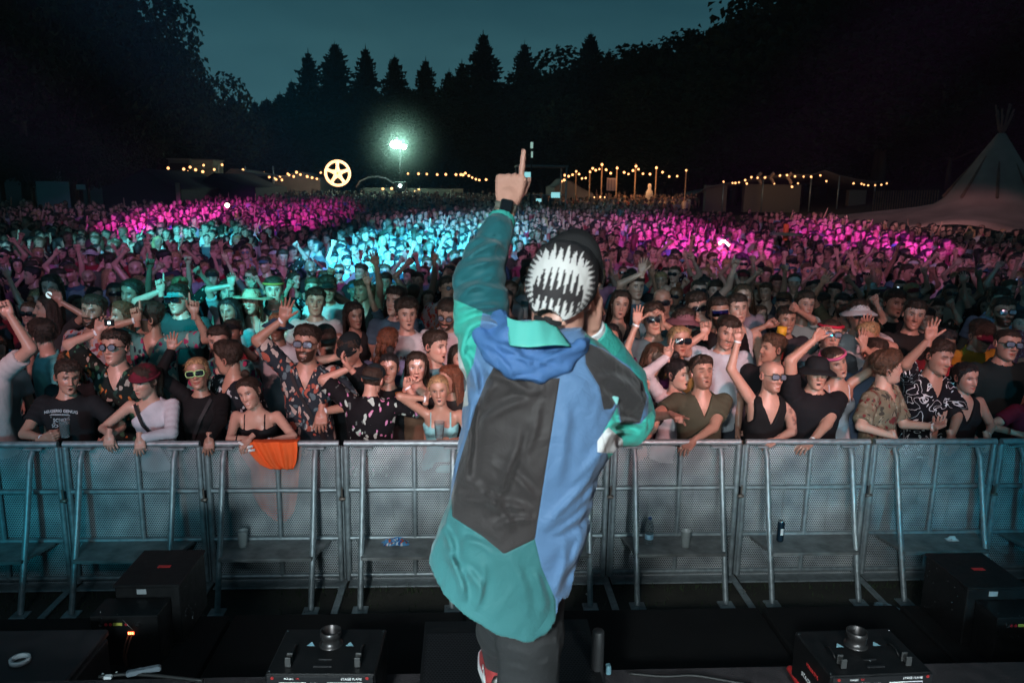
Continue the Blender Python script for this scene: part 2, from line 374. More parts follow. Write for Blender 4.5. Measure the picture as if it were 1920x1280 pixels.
def head_mesh(sp, hi=True):
    fem = sp.get('sex', 'm') == 'f'; smile = sp.get('smile', .2); mo = sp.get('mouth', 0)
    zs = np.concatenate([np.linspace(-.1199, -.098, 5), np.linspace(-.093, .044, 44 if hi else 17), np.linspace(.052, .1179, 9 if hi else 6)])
    u = np.linspace(-1, 1, (60 if hi else 26) + 1)[:-1]; A = np.pi * (u * .52 + .48 * u ** 3)
    Z, AA = np.meshgrid(zs, A, indexing='ij'); fr_ = np.random.default_rng(int(sp.get('seed', 0)) * 7 + 1); fv = fr_.normal(0, 1, 6)
    x, y = head_surface(Z, AA, (.93 if fem else 1.) * (1 + .025 * np.clip(fv[0], -1.5, 1.5))); x = x * (1 + .05 * np.clip(fv[1], -1.6, 1.6) * np.clip(-Z / .1, 0, 1)); y = y - .003 * fv[2] * np.exp(-((Z + .1) / .02) ** 2) * np.clip(np.cos(AA), 0, 1)
    sp.setdefault('nose', 1 + .16 * float(np.clip(fv[3], -1.5, 1.8)))
    d = face_relief(x, y, Z, AA, fem, smile, mo, sp.get('nose', 1.)); y = y - d; fr = np.cos(AA) > .25
    C = np.ones(x.shape + (4,)); C[..., 3] = 0
    def put(m, rgb, al):
        al = (m * al)[..., None] if np.ndim(m) else al
        C[..., :3] = C[..., :3] * (1 - al) + np.array(rgb) * al * 1.0; 
    def over(m, rgb):  # absolute colour
        m = np.clip(m, 0, 1); C[..., :3] = C[..., :3] * (1 - m[..., None]) + np.array(rgb) / SREF * m[..., None]
    sm = lambda v: np.clip(v, 0, 1)
    put(sm(1.2 - ((np.abs(x) - .044) / .02) ** 2 - ((Z + .028) / .02) ** 2) * fr, (1.05, .74, .72), .55)
    put(sm(1.4 - (x / .02) ** 2 - ((Z + .028) / .014) ** 2) * fr, (1.05, .74, .72), .5)
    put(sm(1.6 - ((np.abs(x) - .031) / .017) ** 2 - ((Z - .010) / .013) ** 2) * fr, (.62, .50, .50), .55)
    mz = -.0628 + smile * .006 * (x / .024) ** 2; lw = .024 + .004 * smile
    lips = sm(1.8 - (x / lw) ** 2 * 1.4 - ((Z - mz) / .0085) ** 2) * fr
    put(lips, (.95, .42, .44) if fem else (.92, .55, .52), .75)
    if mo > 0: over(sm(2 - 1.6 * (x / (.013 + .005 * mo)) ** 2 - 1.6 * ((Z + .066) / (.004 + .008 * mo)) ** 2) * fr, (.03, .008, .008))
    else: put(sm(1.5 - (x / lw) ** 2 - ((Z - mz) / .0022) ** 2) * fr, (.25, .12, .12), .8)
    if sp.get('teeth'): over(sm(1.8 - 1.5 * (x / .019) ** 2 - 1.6 * ((Z - mz - .000) / .0042) ** 2) * fr, (.62, .58, .54))
    hc = np.array(sp.get('hair_rgb', (.03, .02, .015)))
    bz = .028 + .004 * np.cos((np.abs(x) - .03) / .02)
    over(sm(1.7 - ((np.abs(x) - .031) / .018) ** 4 - ((Z - bz) / (.0032 if fem else .0042)) ** 2) * fr * .85, hc * .8)
    if not sp.get('closed'):
        over(sm(2.2 - 1.6 * ((np.abs(x) - .031) / .0135) ** 2 - 1.6 * ((Z - .0095) / .0052) ** 2) * fr, (.42, .40, .38))
        over(sm(2.2 - 1.5 * ((np.abs(x) - .031) / .0055) ** 2 - 1.5 * ((Z - .0095) / .0052) ** 2) * fr, (.02, .014, .01))
        over(sm(1.6 - ((np.abs(x) - .031) / .0150) ** 2 - ((Z - .0150) / .0022) ** 2) * fr * .8, (.02, .014, .012))
    else: over(sm(1.5 - ((np.abs(x) - .031) / .0150) ** 2 - ((Z - .0070) / .0024) ** 2) * fr * .8, (.03, .015, .012))
    bd = sp.get('beard', 0)
    if bd:
        jaw = sm((-.030 - Z + .55 * np.maximum(0, np.abs(x) - .040)) / .010) * (1 - sm(lips * 1.2)) * sm((-y + .0) / .02)
        st = sm(1.5 - (x / .028) ** 2 - ((Z + .050) / .006) ** 2)
        if bd == 'goatee': jaw = np.maximum(st, sm(1.6 - (x / .024) ** 2 - ((Z + .097) / .022) ** 2)) * (1 - lips); k = .9
        elif bd == 'full': jaw = np.maximum(jaw, st * (1 - lips)); k = .92; y = y - .006 * jaw * fr
        else: jaw = np.maximum(jaw, st) * (1 - lips * .6); k = .38
        over(jaw * k * fr, hc * .9) if k > .5 else put(jaw * fr, (.62, .55, .52), .8)
    if sp.get('glitter'):
        gl = (rng.random(x.shape) < .3) * (sm(2 - (x / .022) ** 2 - ((Z - .055) / .016) ** 2) > .3) * fr + (rng.random(x.shape) < .25) * (np.abs(np.abs(x) - .045) < .012) * (np.abs(Z + .004) < .010) * fr
        over(np.clip(gl, 0, 1) * .9, (.9, .9, .95))
    m, n = x.shape; V = np.stack([x, y, Z], -1).reshape(-1, 3)
    V = np.concatenate([V, [[0, -.03, -.121]], [[0, 0, .119]]]); Cc = np.concatenate([C.reshape(-1, 4), [[1, 1, 1, 0]] * 2])
    i, j = np.meshgrid(np.arange(m - 1), np.arange(n), indexing='ij'); i = i.ravel(); j = j.ravel(); j2 = (j + 1) % n
    Q = np.stack([i * n + j, i * n + j2, (i + 1) * n + j2, (i + 1) * n + j], 1)
    j = np.arange(n); T = np.concatenate([np.stack([np.full(n, m * n), (j + 1) % n, j], 1), np.stack([np.full(n, m * n + 1), (m - 1) * n + j, (m - 1) * n + (j + 1) % n], 1)])
    # ears
    Vs, Qs, Ts, Cs = [V], [Q], [T], [Cc]; nv = len(V)
    ea = np.linspace(0, 2 * np.pi, 13)[:-1]
    for s in (-1, 1):
        prof = [(1.0, .000), (1.02, .012), (.80, .017), (.45, .009), (.05, .010)]; E = []
        for r_, o in prof:
            yy = .012 + .017 * r_ * np.cos(ea); zz = .0 + .030 * r_ * np.sin(ea) * (1 + .12 * np.sin(ea))
            E.append(np.stack([s * (.066 * (.94 if fem else 1) + o + .35 * np.maximum(0, yy - .01)), yy + .0, zz], 1))
        E = np.concatenate(E); q = []
        for r_ in range(4):
            for k in range(12): q.append([r_ * 12 + k, r_ * 12 + (k + 1) % 12, (r_ + 1) * 12 + (k + 1) % 12, (r_ + 1) * 12 + k][::-s])
        Vs.append(E); Qs.append(np.array(q) + nv); nv += len(E); c = np.ones((60, 4)); c[:, 3] = 0; c[:, 1:3] *= .8; c[36:, :3] *= .7; Cs.append(c)
    return np.concatenate(Vs), np.concatenate(Qs), T, np.concatenate(Cs)
def hair_shell(style, hi=True, seed=0, fem=False):
    """returns V,Q ; hair as a lifted shell with a curtain for long hair"""
    nzr, na = (46, 72) if hi else (18, 26)
    zs = np.linspace(-.085, .1175, nzr) if hi else np.linspace(-.08, .1175, nzr); A = np.linspace(-np.pi, np.pi, na + 1)[:-1]
    Z, AA = np.meshgrid(zs, A, indexing='ij'); x, y = head_surface(Z, AA, .94 if fem else 1.)
    fwd = np.cos(AA)  # 1 front
    base = {'short': -.045, 'fade': -.02, 'curly': -.03, 'long': -.2, 'bun': -.05, 'pony': -.05, 'bald': 1, 'buzz': -.03, 'braid': -.1}[style]
    hl = np.interp(fwd, [-1, -.3, .0, .18, .45, .8, 1], [base, base + .0, max(base, -.03), .025, .052, .066, .063])
    if style in ('long', 'bun', 'pony', 'braid'): hl = np.interp(fwd, [-1, -.3, 0., .25, .5, .85, 1], [base, base, min(base, -.02), .005, .048, .074, .080])
    m = np.clip((Z - hl + .0045 * wob(x * 30, y * 30, Z * 8, 1, seed)) / .030, -1, 1)
    sd = seed * 3.1
    n1 = wob(x * 6, y * 6, Z * 6, 1, sd); n2 = wob(x * 16, y * 16, Z * 9, 1, sd + 2); n3 = wob(x * 40, y * 40, Z * 12, 1.2, sd + 5)
    th = {'short': .011, 'fade': .010, 'curly': .020, 'long': .014, 'bun': .007, 'pony': .007, 'bald': 0, 'buzz': .003, 'braid': .009}[style]
    top = np.clip((Z - .03) / .07, 0, 1); frt = np.clip(fwd, 0, 1)
    if style == 'short': th = th * (.5 + 1.1 * top + .5 * top * frt)
    if style == 'fade': th = th * (.3 + 1.9 * top + .7 * top * frt)
    if style == 'curly': th = th * (.45 + 1.15 * top + .3 * top * frt)
    amp = {'curly': .008, 'short': .0035, 'fade': .004, 'long': .004}.get(style, .002)
    off = np.where(m > 0, (th + amp * (n1 * .5 + n2 + n3 * .8)) * np.abs(m) ** .8 + .0012, -.012)
    nr = np.stack([x, y, Z * .9 - .01], -1); nr /= np.linalg.norm(nr, axis=-1)[..., None]
    P = np.stack([x, y, Z], -1) + nr * off[..., None]
    V = P.reshape(-1, 3); V = np.concatenate([V, [[0, 0, .118 + (np.mean(off[-1]))]]])
    i, j = np.meshgrid(np.arange(nzr - 1), np.arange(na), indexing='ij'); i = i.ravel(); j = j.ravel(); j2 = (j + 1) % na
    Q = np.stack([i * na + j, i * na + j2, (i + 1) * na + j2, (i + 1) * na + j], 1)
    keep = (off.ravel()[Q[:, :4]] > -.01).any(1); Q = Q[keep]
    j = np.arange(na); T = np.stack([np.full(na, nzr * na), (nzr - 1) * na + j, (nzr - 1) * na + (j + 1) % na], 1)
    b = MB(); b.add(V, Q, T)
    if style not in ('buzz', 'bald'):
        r_ = np.random.default_rng(seed + 17); cand = np.argwhere(m > .0); nt_ = 420 if hi else 110; c_ = cand[r_.integers(0, len(cand), nt_)]; p = P[c_[:, 0], c_[:, 1]]; nn_ = nr[c_[:, 0], c_[:, 1]]
        fl = np.stack([p[:, 0] * 2, p[:, 1] * 1.2 + .02, -np.full(nt_, .07)], 1) + r_.normal(0, .05 if style == 'curly' else .028, (nt_, 3)); fl -= nn_ * (fl * nn_).sum(1)[:, None] * .8; fl /= np.linalg.norm(fl, axis=1)[:, None]
        sd_ = np.cross(nn_, fl); L_ = r_.uniform(.012, .034, nt_)[:, None] * (1.2 if style == 'long' else 1); w_ = r_.uniform(.0015, .004, nt_)[:, None]
        b.add(np.stack([p - sd_ * w_ - nn_ * .002, p + sd_ * w_ - nn_ * .002, p + fl * L_ + nn_ * r_.uniform(.001, .010, nt_)[:, None]], 1).reshape(-1, 3), None, np.arange(nt_ * 3).reshape(-1, 3))
    if style == 'long':
        L = .25 + .08 * ((seed * 37) % 5) / 5
        zz = np.linspace(.05, -L, 20 if hi else 9); aa = np.linspace(R(74), R(286), 46 if hi else 16)
        ZZ, A2 = np.meshgrid(zz, aa, indexing='ij'); q = np.clip((.05 - ZZ) / .3, 0, 1)
        for sgn, o in ((1, .016), (-1, -.002)):
            n = wob(np.sin(A2) * 3.2, np.cos(A2) * 3.2, ZZ * 1.2, 1, sd); nn = np.sin(A2 * 37 + 4 * n) * .0022 + .006 * n
            rx = .078 + .020 * q + o + nn; ry = .100 - .02 * q + o + nn
            taper = 1 - .35 * np.clip((q - .7) / .5, 0, 1)
            X2 = np.sin(A2) * rx * taper; Y2 = -np.cos(A2) * ry * taper + .004 + .035 * q
            fr = np.clip(-np.cos(A2) * -1, 0, 1)
            b.grid(np.stack([X2, Y2, ZZ + .01 * n - .02 * q * fr], -1))
    if style == 'bun':
        t = np.linspace(0, np.pi, 12); b.lathe([(.034 * math.sin(k) * (1 + .08 * math.sin(9 * k)) + .0005, .034 * math.cos(k)) for k in t][::-1], 16, (0, .03, .148))
    if style in ('pony', 'braid'):
        pts = [(0, .10, .05), (0, .135, .03), (0, .145, -.03), (0, .13, -.11), (0, .115, -.2), (0, .11, -.28)]
        rr = [.022, .028, .027, .024, .018, .006]
        if style == 'braid':
            for s in (-.045, .0, .045):
                b.tube([(s, .085 + .02 * math.cos(k * 1.5), .05 - k * .026) for k in range(13)], [.021 + .006 * (k % 2) for k in range(13)], 8)
        else: b.tube(pts, rr, 10)
    return b
# ------------------------------------------------------------------ bodies
TM = [(.78, .150, .100), (.84, .168, .112), (.92, .172, .118), (1.00, .160, .112), (1.10, .150, .106), (1.20, .158, .112), (1.30, .172, .120), (1.37, .178, .112), (1.42, .160, .094), (1.455, .112, .076), (1.48, .075, .064), (1.51, .055, .056)]
TF = [(.78, .155, .105), (.84, .174, .118), (.92, .172, .118), (1.00, .145, .102), (1.08, .124, .092), (1.18, .130, .096), (1.28, .148, .104), (1.36, .155, .098), (1.41, .138, .082), (1.445, .095, .066), (1.47, .062, .056), (1.51, .045, .048)]
def ik(S, T, a, b, pole):
    S = np.array(S, float); T = np.array(T, float); v = T - S; L = np.linalg.norm(v) + 1e-9; Lm = min(L, (a + b) * .995); v = v / L; T = S + v * Lm
    x = (a * a - b * b + Lm * Lm) / (2 * Lm); hgt = math.sqrt(max(0, a * a - x * x)); p = np.array(pole, float); p = p - v * (p @ v); p /= np.linalg.norm(p) + 1e-9
    return S + v * x + p * hgt, T
def arm_preset(kind, s):
    """s=-1 own right, +1 own left. returns dict"""
    j = rnd.uniform
    if kind == 'down': return dict(t=(s * .24, -.06, .90), pole=(s * .5, .6, 0), hand='relax', n=(-s, 0, 0))
    if kind == 'rail': return dict(t=(s * .20, -.36, 1.10), pole=(s * 1, .1, -.6), hand='drape', u=(-s * .1, -.6, -.8), n=(0, .5, -1))
    if kind == 'up': return dict(t=(s * (.22 + j(-.1, .12)), -.12 + j(-.15, .08), 1.93 + j(-.12, .05)), pole=(s * 1, .2, -.3), hand=rnd.choice(['open', 'open', 'relax', 'fist', 'point']), n=(0, -1, 0))
    if kind == 'bent': return dict(t=(s * (.20 + j(-.1, .05)), -.30, 1.55 + j(-.12, .15)), pole=(s * .8, .1, -1), hand=rnd.choice(['open', 'relax', 'fist', 'point']), n=(0, -1, 0))
    if kind == 'hold': return dict(t=(s * .12, -.34, 1.22), pole=(s * .9, .2, -.8), hand='grip', u=(-s * .75, -.5, .25), n=(-s * .4, 1, 0))
    if kind == 'chest': return dict(t=(s * .10, -.25, 1.22), pole=(s * 1, .1, -.7), hand='relax', u=(-s, -.15, .3), n=(0, 1, 0))
    if kind == 'point': return dict(t=(s * .2, -.46, 1.60), pole=(s * .7, 0, -1), hand='point', n=(0, 0, -1))
    if kind == 'phone': return dict(t=(s * .10, -.30, 1.62), pole=(s * .8, .1, -1), hand='grip', u=(0, -.2, 1), n=(0, -1, 0))
    return kind
def neck_rot(yaw, pitch, tilt):
    return np.array(Matrix.Rotation(R(yaw), 3, 'Z') @ Matrix.Rotation(R(tilt), 3, 'Y') @ Matrix.Rotation(R(pitch), 3, 'X'))
def person_geo(sp, hi=True):
    """returns dict of raw geometry in the person's frame (feet at 0, facing -Y, 1.75 m tall)"""
    fem = sp.get('sex', 'm') == 'f'; bulk = sp.get('bulk', 1.); lean = sp.get('lean', (0, 0)); T = [(z, w * bulk, d * bulk) for z, w, d in (TF if fem else TM)]
    hb = .017 if hi else .024; hs = .012 if hi else .02; seed = sp.get('seed', 0) * 1.7
    sw = (.165 if fem else .190) * (1 + (bulk - 1) * .6); lx, ly = lean
    def sh(X, Y, Z):  # inverse lean: shift grows with height above the hips
        k = np.clip((Z - .95) / .5, 0, 1.3); return X - lx * k, Y - ly * k
    SR = np.array([lx * 1., ly + .005, 1.405]); arms = {}
    for s, key in ((-1, 'R'), (1, 'L')):
        a = sp.get(key, 'down'); a = arm_preset(a, s) if isinstance(a, str) else dict(a)
        t = np.array(a['t'], float); up = np.clip((t[2] - 1.35) / .5, 0, 1); S = SR + np.array([s * (sw - .028 * up), 0, .055 * up])
        f_ = .93 if fem else 1.; E, Wr = ik(S, t, .285 * f_, .255 * f_, a.get('pole', (s, .2, -.5))); u = a.get('u'); fa = (Wr - E) / (np.linalg.norm(Wr - E) + 1e-9)
        u = fa if u is None else np.array(u, float); arms[key] = dict(S=S, E=E, W=Wr, u=u, n=np.array(a.get('n', (0, -1, 0)), float), hand=a['hand'], s=s)
    thick = (.84 if fem else 1.) * (1 + (bulk - 1) * .7); Nk = np.array([lx * 1.15, ly * 1.15 - .008, 1.505])
    rot = neck_rot(sp.get('yaw', 0), sp.get('pitch', 0), sp.get('tilt', 0)); hs0 = sp.setdefault('headscale', 1.11 if not fem else 1.09); hc = Nk + rot @ np.array([0, -.022, .128])
    legs = sp.get('legs', True)
    def torso(X, Y, Z, off=0.):
        Xs, Ys = sh(X, Y, Z); w, d = table(Z, T); q = np.sqrt((Xs / (w + off)) ** 2 + (Ys / (d + off)) ** 2); dd = (q - 1) * (np.minimum(w, d) + off) * .92
        dd = np.maximum(dd, np.maximum(.79 - Z, Z - 1.515))
        if fem:
            for s in (-1, 1): dd = smin(dd, ell(Xs, Ys, Z, (s * .068, -.075, 1.275), (.058 + off, .050 + off, .058 + off)), .03)
        return dd
    def arm_d(X, Y, Z, A, off=0., lo=0., hi_=1.):
        S, E, Wr = A['S'], A['E'], A['W']
        return smin(cone(X, Y, Z, S, E, .052 * thick + off, .041 * thick + off), cone(X, Y, Z, E, Wr, .041 * thick + off, .0255 * thick ** .6 + off), .012)
    def body(X, Y, Z):
        dd = torso(X, Y, Z, -.006); dd = smin(dd, cone(X, Y, Z, Nk - [0, 0, .04], Nk + rot @ np.array([0, .012, .075]), .058 * (.84 if fem else 1), .053 * (.84 if fem else 1)), .03)
        for A in arms.values():
            dd = smin(dd, arm_d(X, Y, Z, A), .035)
        for s in (-1, 1):
            if legs: dd = smin(dd, smin(cone(X, Y, Z, (s * .085, 0, .86), (s * .10, -.01, .48), .082, .052), cone(X, Y, Z, (s * .10, -.01, .48), (s * .11, .02, .07), .052, .036), .02), .03)
        return dd
    P = np.array([A[k] for A in arms.values() for k in ('S', 'E', 'W')]); z0 = -.02 if legs else .76
    lo = np.minimum(P.min(0) - .08, [-.24, -.2, z0]); hi2 = np.maximum(P.max(0) + .08, [.24, .2, 1.62]); lo[2] = min(lo[2], z0)
    V, Q = mesh_sdf(body, lo, hi2, hb); C = np.ones((len(V), 4)); C[:, 3] = 0
    if sp.get('ink'):  # tattoos on the left arm and chest
        A = arms['L']; dA = arm_d(V[:, 0], V[:, 1], V[:, 2], A); k = (np.abs(dA) < .02) & (V[:, 0] * 1 > .15); nn = wob(V[:, 0] * 9, V[:, 1] * 9, V[:, 2] * 9, 1) > .05
        C[k & nn, :3] = (.45, .42, .45)
    hV, hQ, hT, hC = head_mesh(sp, hi); hV = hV * sp.get('headscale', 1.); hV = hV @ rot.T + hc
    b = MB(); b.add(V, Q); b.add(hV, hQ, hT); CC = [C, hC]
    for A in arms.values():
        pv, pq = hand_template(A['hand'], .0052 if hi else .0085, -A['s']); M = frame(A['u'], A['n']); pv = (pv * (.88 if fem else 1)) @ M.T + A['W']
        b.add(pv, pq); c = np.ones((len(pv), 4)); c[:, 3] = 0; c[:, 1:3] *= .9; CC.append(c)
    G = dict(body=(b, np.concatenate(CC)), arms=arms, rot=rot, hc=hc, Nk=Nk)
    # ---- top
    top = sp.get('top', 'tee'); loose = sp.get('loose', .014)
    sl = {'tee': .62, 'loose': .85, 'long': 1.9, 'tank': 0, 'cami': 0, 'vneck': .6, 'crop': .3, 'mesh': 1.85}.get(top, .62); hem = sp.get('hem', .80 if not fem else .86)
    if top == 'cami': loose = .004
    def sleeve(X, Y, Z, A):
        S, E, Wr = A['S'], A['E'], A['W']; e_ = S + (E - S) * min(sl, 1); r1 = .066 * thick + loose * .3; r2 = (.060 if sl < 1 else .050) * thick + loose * (1.2 if top == 'loose' else .6)
        fl = .004 * np.sin(((X - S[0]) * (E[0] - S[0]) + (Y - S[1]) * (E[1] - S[1]) + (Z - S[2]) * (E[2] - S[2])) * 420 + 5 * X)
        dd = cone(X, Y, Z, S, e_, r1, r2)
        # cut flat at the cuff
        u = (E - S) / np.linalg.norm(E - S); dd = np.maximum(dd, (X - e_[0]) * u[0] + (Y - e_[1]) * u[1] + (Z - e_[2]) * u[2] - .002) if sl < 1 else dd
        if sl > 1:
            f2 = E + (Wr - E) * (sl - 1); dd = smin(dd, cone(X, Y, Z, E, f2, .050 * thick + loose * .6, .034 + loose * .3), .02)
        return dd + (fl * .5 if hi else 0)
    def shirt(X, Y, Z):
        fold = wob(X * 1.4, Y * 1.4, Z * .8, 1.5, seed) * .5 + .7 * np.sin(26 * (Z + 1.1 * np.abs(X) * np.sign(np.sin(seed + 1))) + 3 * wob(X, Y, Z, 1, seed + 3)) * .6
        k = np.clip((1.46 - Z) / .3, 0, 1)
        dd = torso(X, Y, Z, loose + .004) + fold * .0075 * k * (1.3 if top == 'loose' else 1)
        if top not in ('tank', 'cami'):
            for A in arms.values(): dd = smin(dd, sleeve(X, Y, Z, A), .03)
        dd = np.maximum(dd, hem + .01 * np.sin(9 * X + seed) - Z)
        Xs, Ys = sh(X, Y, Z); bx = body(X, Y, Z)
        ncut = np.sqrt((Xs / 1.15) ** 2 + ((Ys + .018)) ** 2 + ((Z - 1.505) / 1.15) ** 2) - .078
        if top in ('vneck', 'loose'): ncut = np.minimum(ncut, np.maximum(np.abs(Xs) - np.clip((Z - 1.31) * .42, 0, .07), np.maximum(Ys + .02, 1.31 - Z)))
        if top == 'tank': ncut = np.minimum(ncut, np.maximum(np.abs(Xs) - np.clip((Z - 1.24) * .42, 0, .075), np.maximum(Ys + .0, 1.24 - Z))); ncut = np.minimum(ncut, .135 * bulk - np.abs(Xs) + np.clip(1.28 - Z, 0, .3) * .55)
        if top == 'cami':
            ncut = np.minimum(ncut, 1.30 + .10 * np.abs(Xs) - .0 - Z) * 0 + np.minimum(ncut, (1.305 + .35 * np.abs(np.abs(Xs) - .075)) * -1 + Z) ; strap = np.maximum(np.abs(np.abs(Xs) - .085) - .007, Z - 1.44)
            dd2 = np.maximum(bx - .008, np.maximum(strap, 1.28 - Z)); dd = np.minimum(np.maximum(dd, Z - (1.30 + .25 * np.abs(np.abs(Xs) - .07))), dd2); return dd
        if top == 'mesh': ncut = np.minimum(ncut, 1.42 + .85 * Xs - Z)
        return np.maximum(dd, -ncut)
    zt = sp.get('shirt_lo', hem - .04); sV, sQ = mesh_sdf(shirt, (lo[0] - .03, lo[1] - .04, zt), (hi2[0] + .03, hi2[1] + .03, max(1.56, hi2[2])), hs)
    b = MB(); b.add(sV, sQ); G['top'] = b
    if legs:
        def trous(X, Y, Z):
            dd = np.maximum(torso(X, Y, Z, .008), Z - .99)
            for s in (-1, 1): dd = smin(dd, smin(cone(X, Y, Z, (s * .088, 0, .86), (s * .10, -.01, .48), .100, .076), cone(X, Y, Z, (s * .10, -.01, .48), (s * .11, .02, .10), .076, .060), .02), .02)
            return np.maximum(dd, .05 - Z)
        tV, tQ = mesh_sdf(trous, (-.26, -.2, .02), (.26, .2, 1.02), .026); b = MB(); b.add(tV, tQ)
        for s in (-1, 1): b.box((s * .115, -.03, .035), (.095, .27, .07), bev=.025)
        G['trousers'] = b
    return G
# ---- headwear and glasses in head frame
def dome(rx, ry, h, z0, n=20, m=8, cy_=.008, k=1.0):
    b = MB(); t = np.linspace(0, np.pi / 2, m); a = np.linspace(0, 2 * np.pi, n + 1)[:-1]
    P = []
    for q in t: P.append(np.stack([rx * np.cos(q) ** k * np.cos(a), ry * np.cos(q) ** k * np.sin(a) + cy_, np.full(n, z0 + h * np.sin(q))], 1))
    V = np.concatenate(P); Q = [[i * n + j, i * n + (j + 1) % n, (i + 1) * n + (j + 1) % n, (i + 1) * n + j] for i in range(m - 1) for j in range(n)]
    return b.add(V, Q)
def cap_parts(back=False, brim=.075):
    c = dome(.084, .108, .085, .045); br = MB(); a = np.linspace(R(-62), R(62), 13); P = []
    for r_, z in ((0, 0), (.5, .004), (1, 0), (1, -.004), (.5, 0), (0, -.004)):
        P.append(np.stack([np.sin(a) * (.083 + .004 * r_), -np.cos(a) * (.100 + brim * r_ * np.cos(a * .9)) + .008, .048 + z - .012 * np.abs(np.sin(a)) ** 2 * 1.2 - .008 * r_ + np.zeros_like(a)], 1))
    br.grid(np.array(P)); return c, br
def glasses(round_=False, big=1.):
    fr, ln = MB(), MB(); n = 16; a = np.linspace(0, 2 * np.pi, n + 1)[:-1]
    for s in (-1, 1):
        ex = 1. if round_ else .6; ca, sa = np.cos(a), np.sin(a); rx, rz = (.024 * big, .022 * big) if round_ else (.029 * big, .020 * big)
        P = np.stack([s * .033 + rx * np.sign(ca) * np.abs(ca) ** ex, -.104 + .35 * (np.abs(s * .033 + rx * ca) - .02) ** 1 * .5 + 0 * a, .008 + rz * np.sign(sa) * np.abs(sa) ** ex], 1)
        fr.tube(P, .0033, 5, closed=True); ln.add(np.concatenate([P, P.mean(0)[None] + [0, -.003, 0]]), None, [[n, i, (i + 1) % n] for i in range(n)])
        fr.tube([(s * .064, -.092, .012), (s * .074, -.04, .012), (s * .076, .01, .008)], .0028, 5)
    fr.tube([(-.010, -.108, .012), (.010, -.108, .012)], .003, 5); return fr, ln
# ------------------------------------------------------------------ people materials
def skin_mat():
    m = bpy.data.materials.new('skin'); m.use_nodes = True; nt = m.node_tree; b = nt.nodes['Principled BSDF']
    oi = nt.nodes.new('ShaderNodeObjectInfo'); at = nt.nodes.new('ShaderNodeAttribute'); at.attribute_name = 'Col'
    mu = nt.nodes.new('ShaderNodeMix'); mu.data_type = 'RGBA'; mu.blend_type = 'MULTIPLY'; mu.inputs[0].default_value = 1
    ab = nt.nodes.new('ShaderNodeMix'); ab.data_type = 'RGBA'
    nt.links.new(oi.outputs['Color'], mu.inputs[6]); nt.links.new(at.outputs['Color'], mu.inputs[7])
    nt.links.new(at.outputs['Alpha'], ab.inputs[0]); nt.links.new(mu.outputs[2], ab.inputs[6]); nt.links.new(at.outputs['Color'], ab.inputs[7])
    t = nt.nodes.new('ShaderNodeTexCoord'); n = nt.nodes.new('ShaderNodeTexNoise'); n.inputs['Scale'].default_value = 14; n.inputs['Detail'].default_value = 5
    nt.links.new(t.outputs['Object'], n.inputs['Vector']); mr = nt.nodes.new('ShaderNodeMapRange'); mr.inputs[3].default_value = .84; mr.inputs[4].default_value = 1.14
    nt.links.new(n.outputs['Fac'], mr.inputs[0]); v = nt.nodes.new('ShaderNodeVectorMath'); v.operation = 'SCALE'
    nt.links.new(ab.outputs[2], v.inputs[0]); nt.links.new(mr.outputs[0], v.inputs['Scale']); nt.links.new(v.outputs[0], b.inputs['Base Color'])
    n9 = nt.nodes.new('ShaderNodeTexNoise'); n9.inputs['Scale'].default_value = 55; n9.inputs['Detail'].default_value = 3; nt.links.new(t.outputs['Object'], n9.inputs['Vector']); b9 = nt.nodes.new('ShaderNodeBump'); b9.inputs['Strength'].default_value = .22; b9.inputs['Distance'].default_value = .008; nt.links.new(n9.outputs['Fac'], b9.inputs['Height']); nt.links.new(b9.outputs[0], b.inputs['Normal'])
    b.inputs['Roughness'].default_value = .36; b.inputs['Subsurface Weight'].default_value = 0
    return m
SKIN = skin_mat()
CLOTH = mat('cloth_plain', rough=.85, objcol=True, var=.12, vscale=9, bump=.25, bscale=55, spec=.25)
HAIR = mat('hair', rough=.42, objcol=True, var=.65, vscale=60, bump=1, bscale=150, spec=.5)
DENIM = mat('trouser_cloth', (.03, .035, .05), .85, var=.25, vscale=20, bump=.2)
FRAMEM = mat('glasses_frame', rough=.3, objcol=True); LENS = mat('dark_lens', (.01, .01, .015), .08, spec=.9, coat=1); CLEAR = mat('clear_lens', (.35, .40, .5), .08, spec=.8, metal=.6)
STRAP = mat('black_strap', (.008, .008, .010), .7, bump=.2)
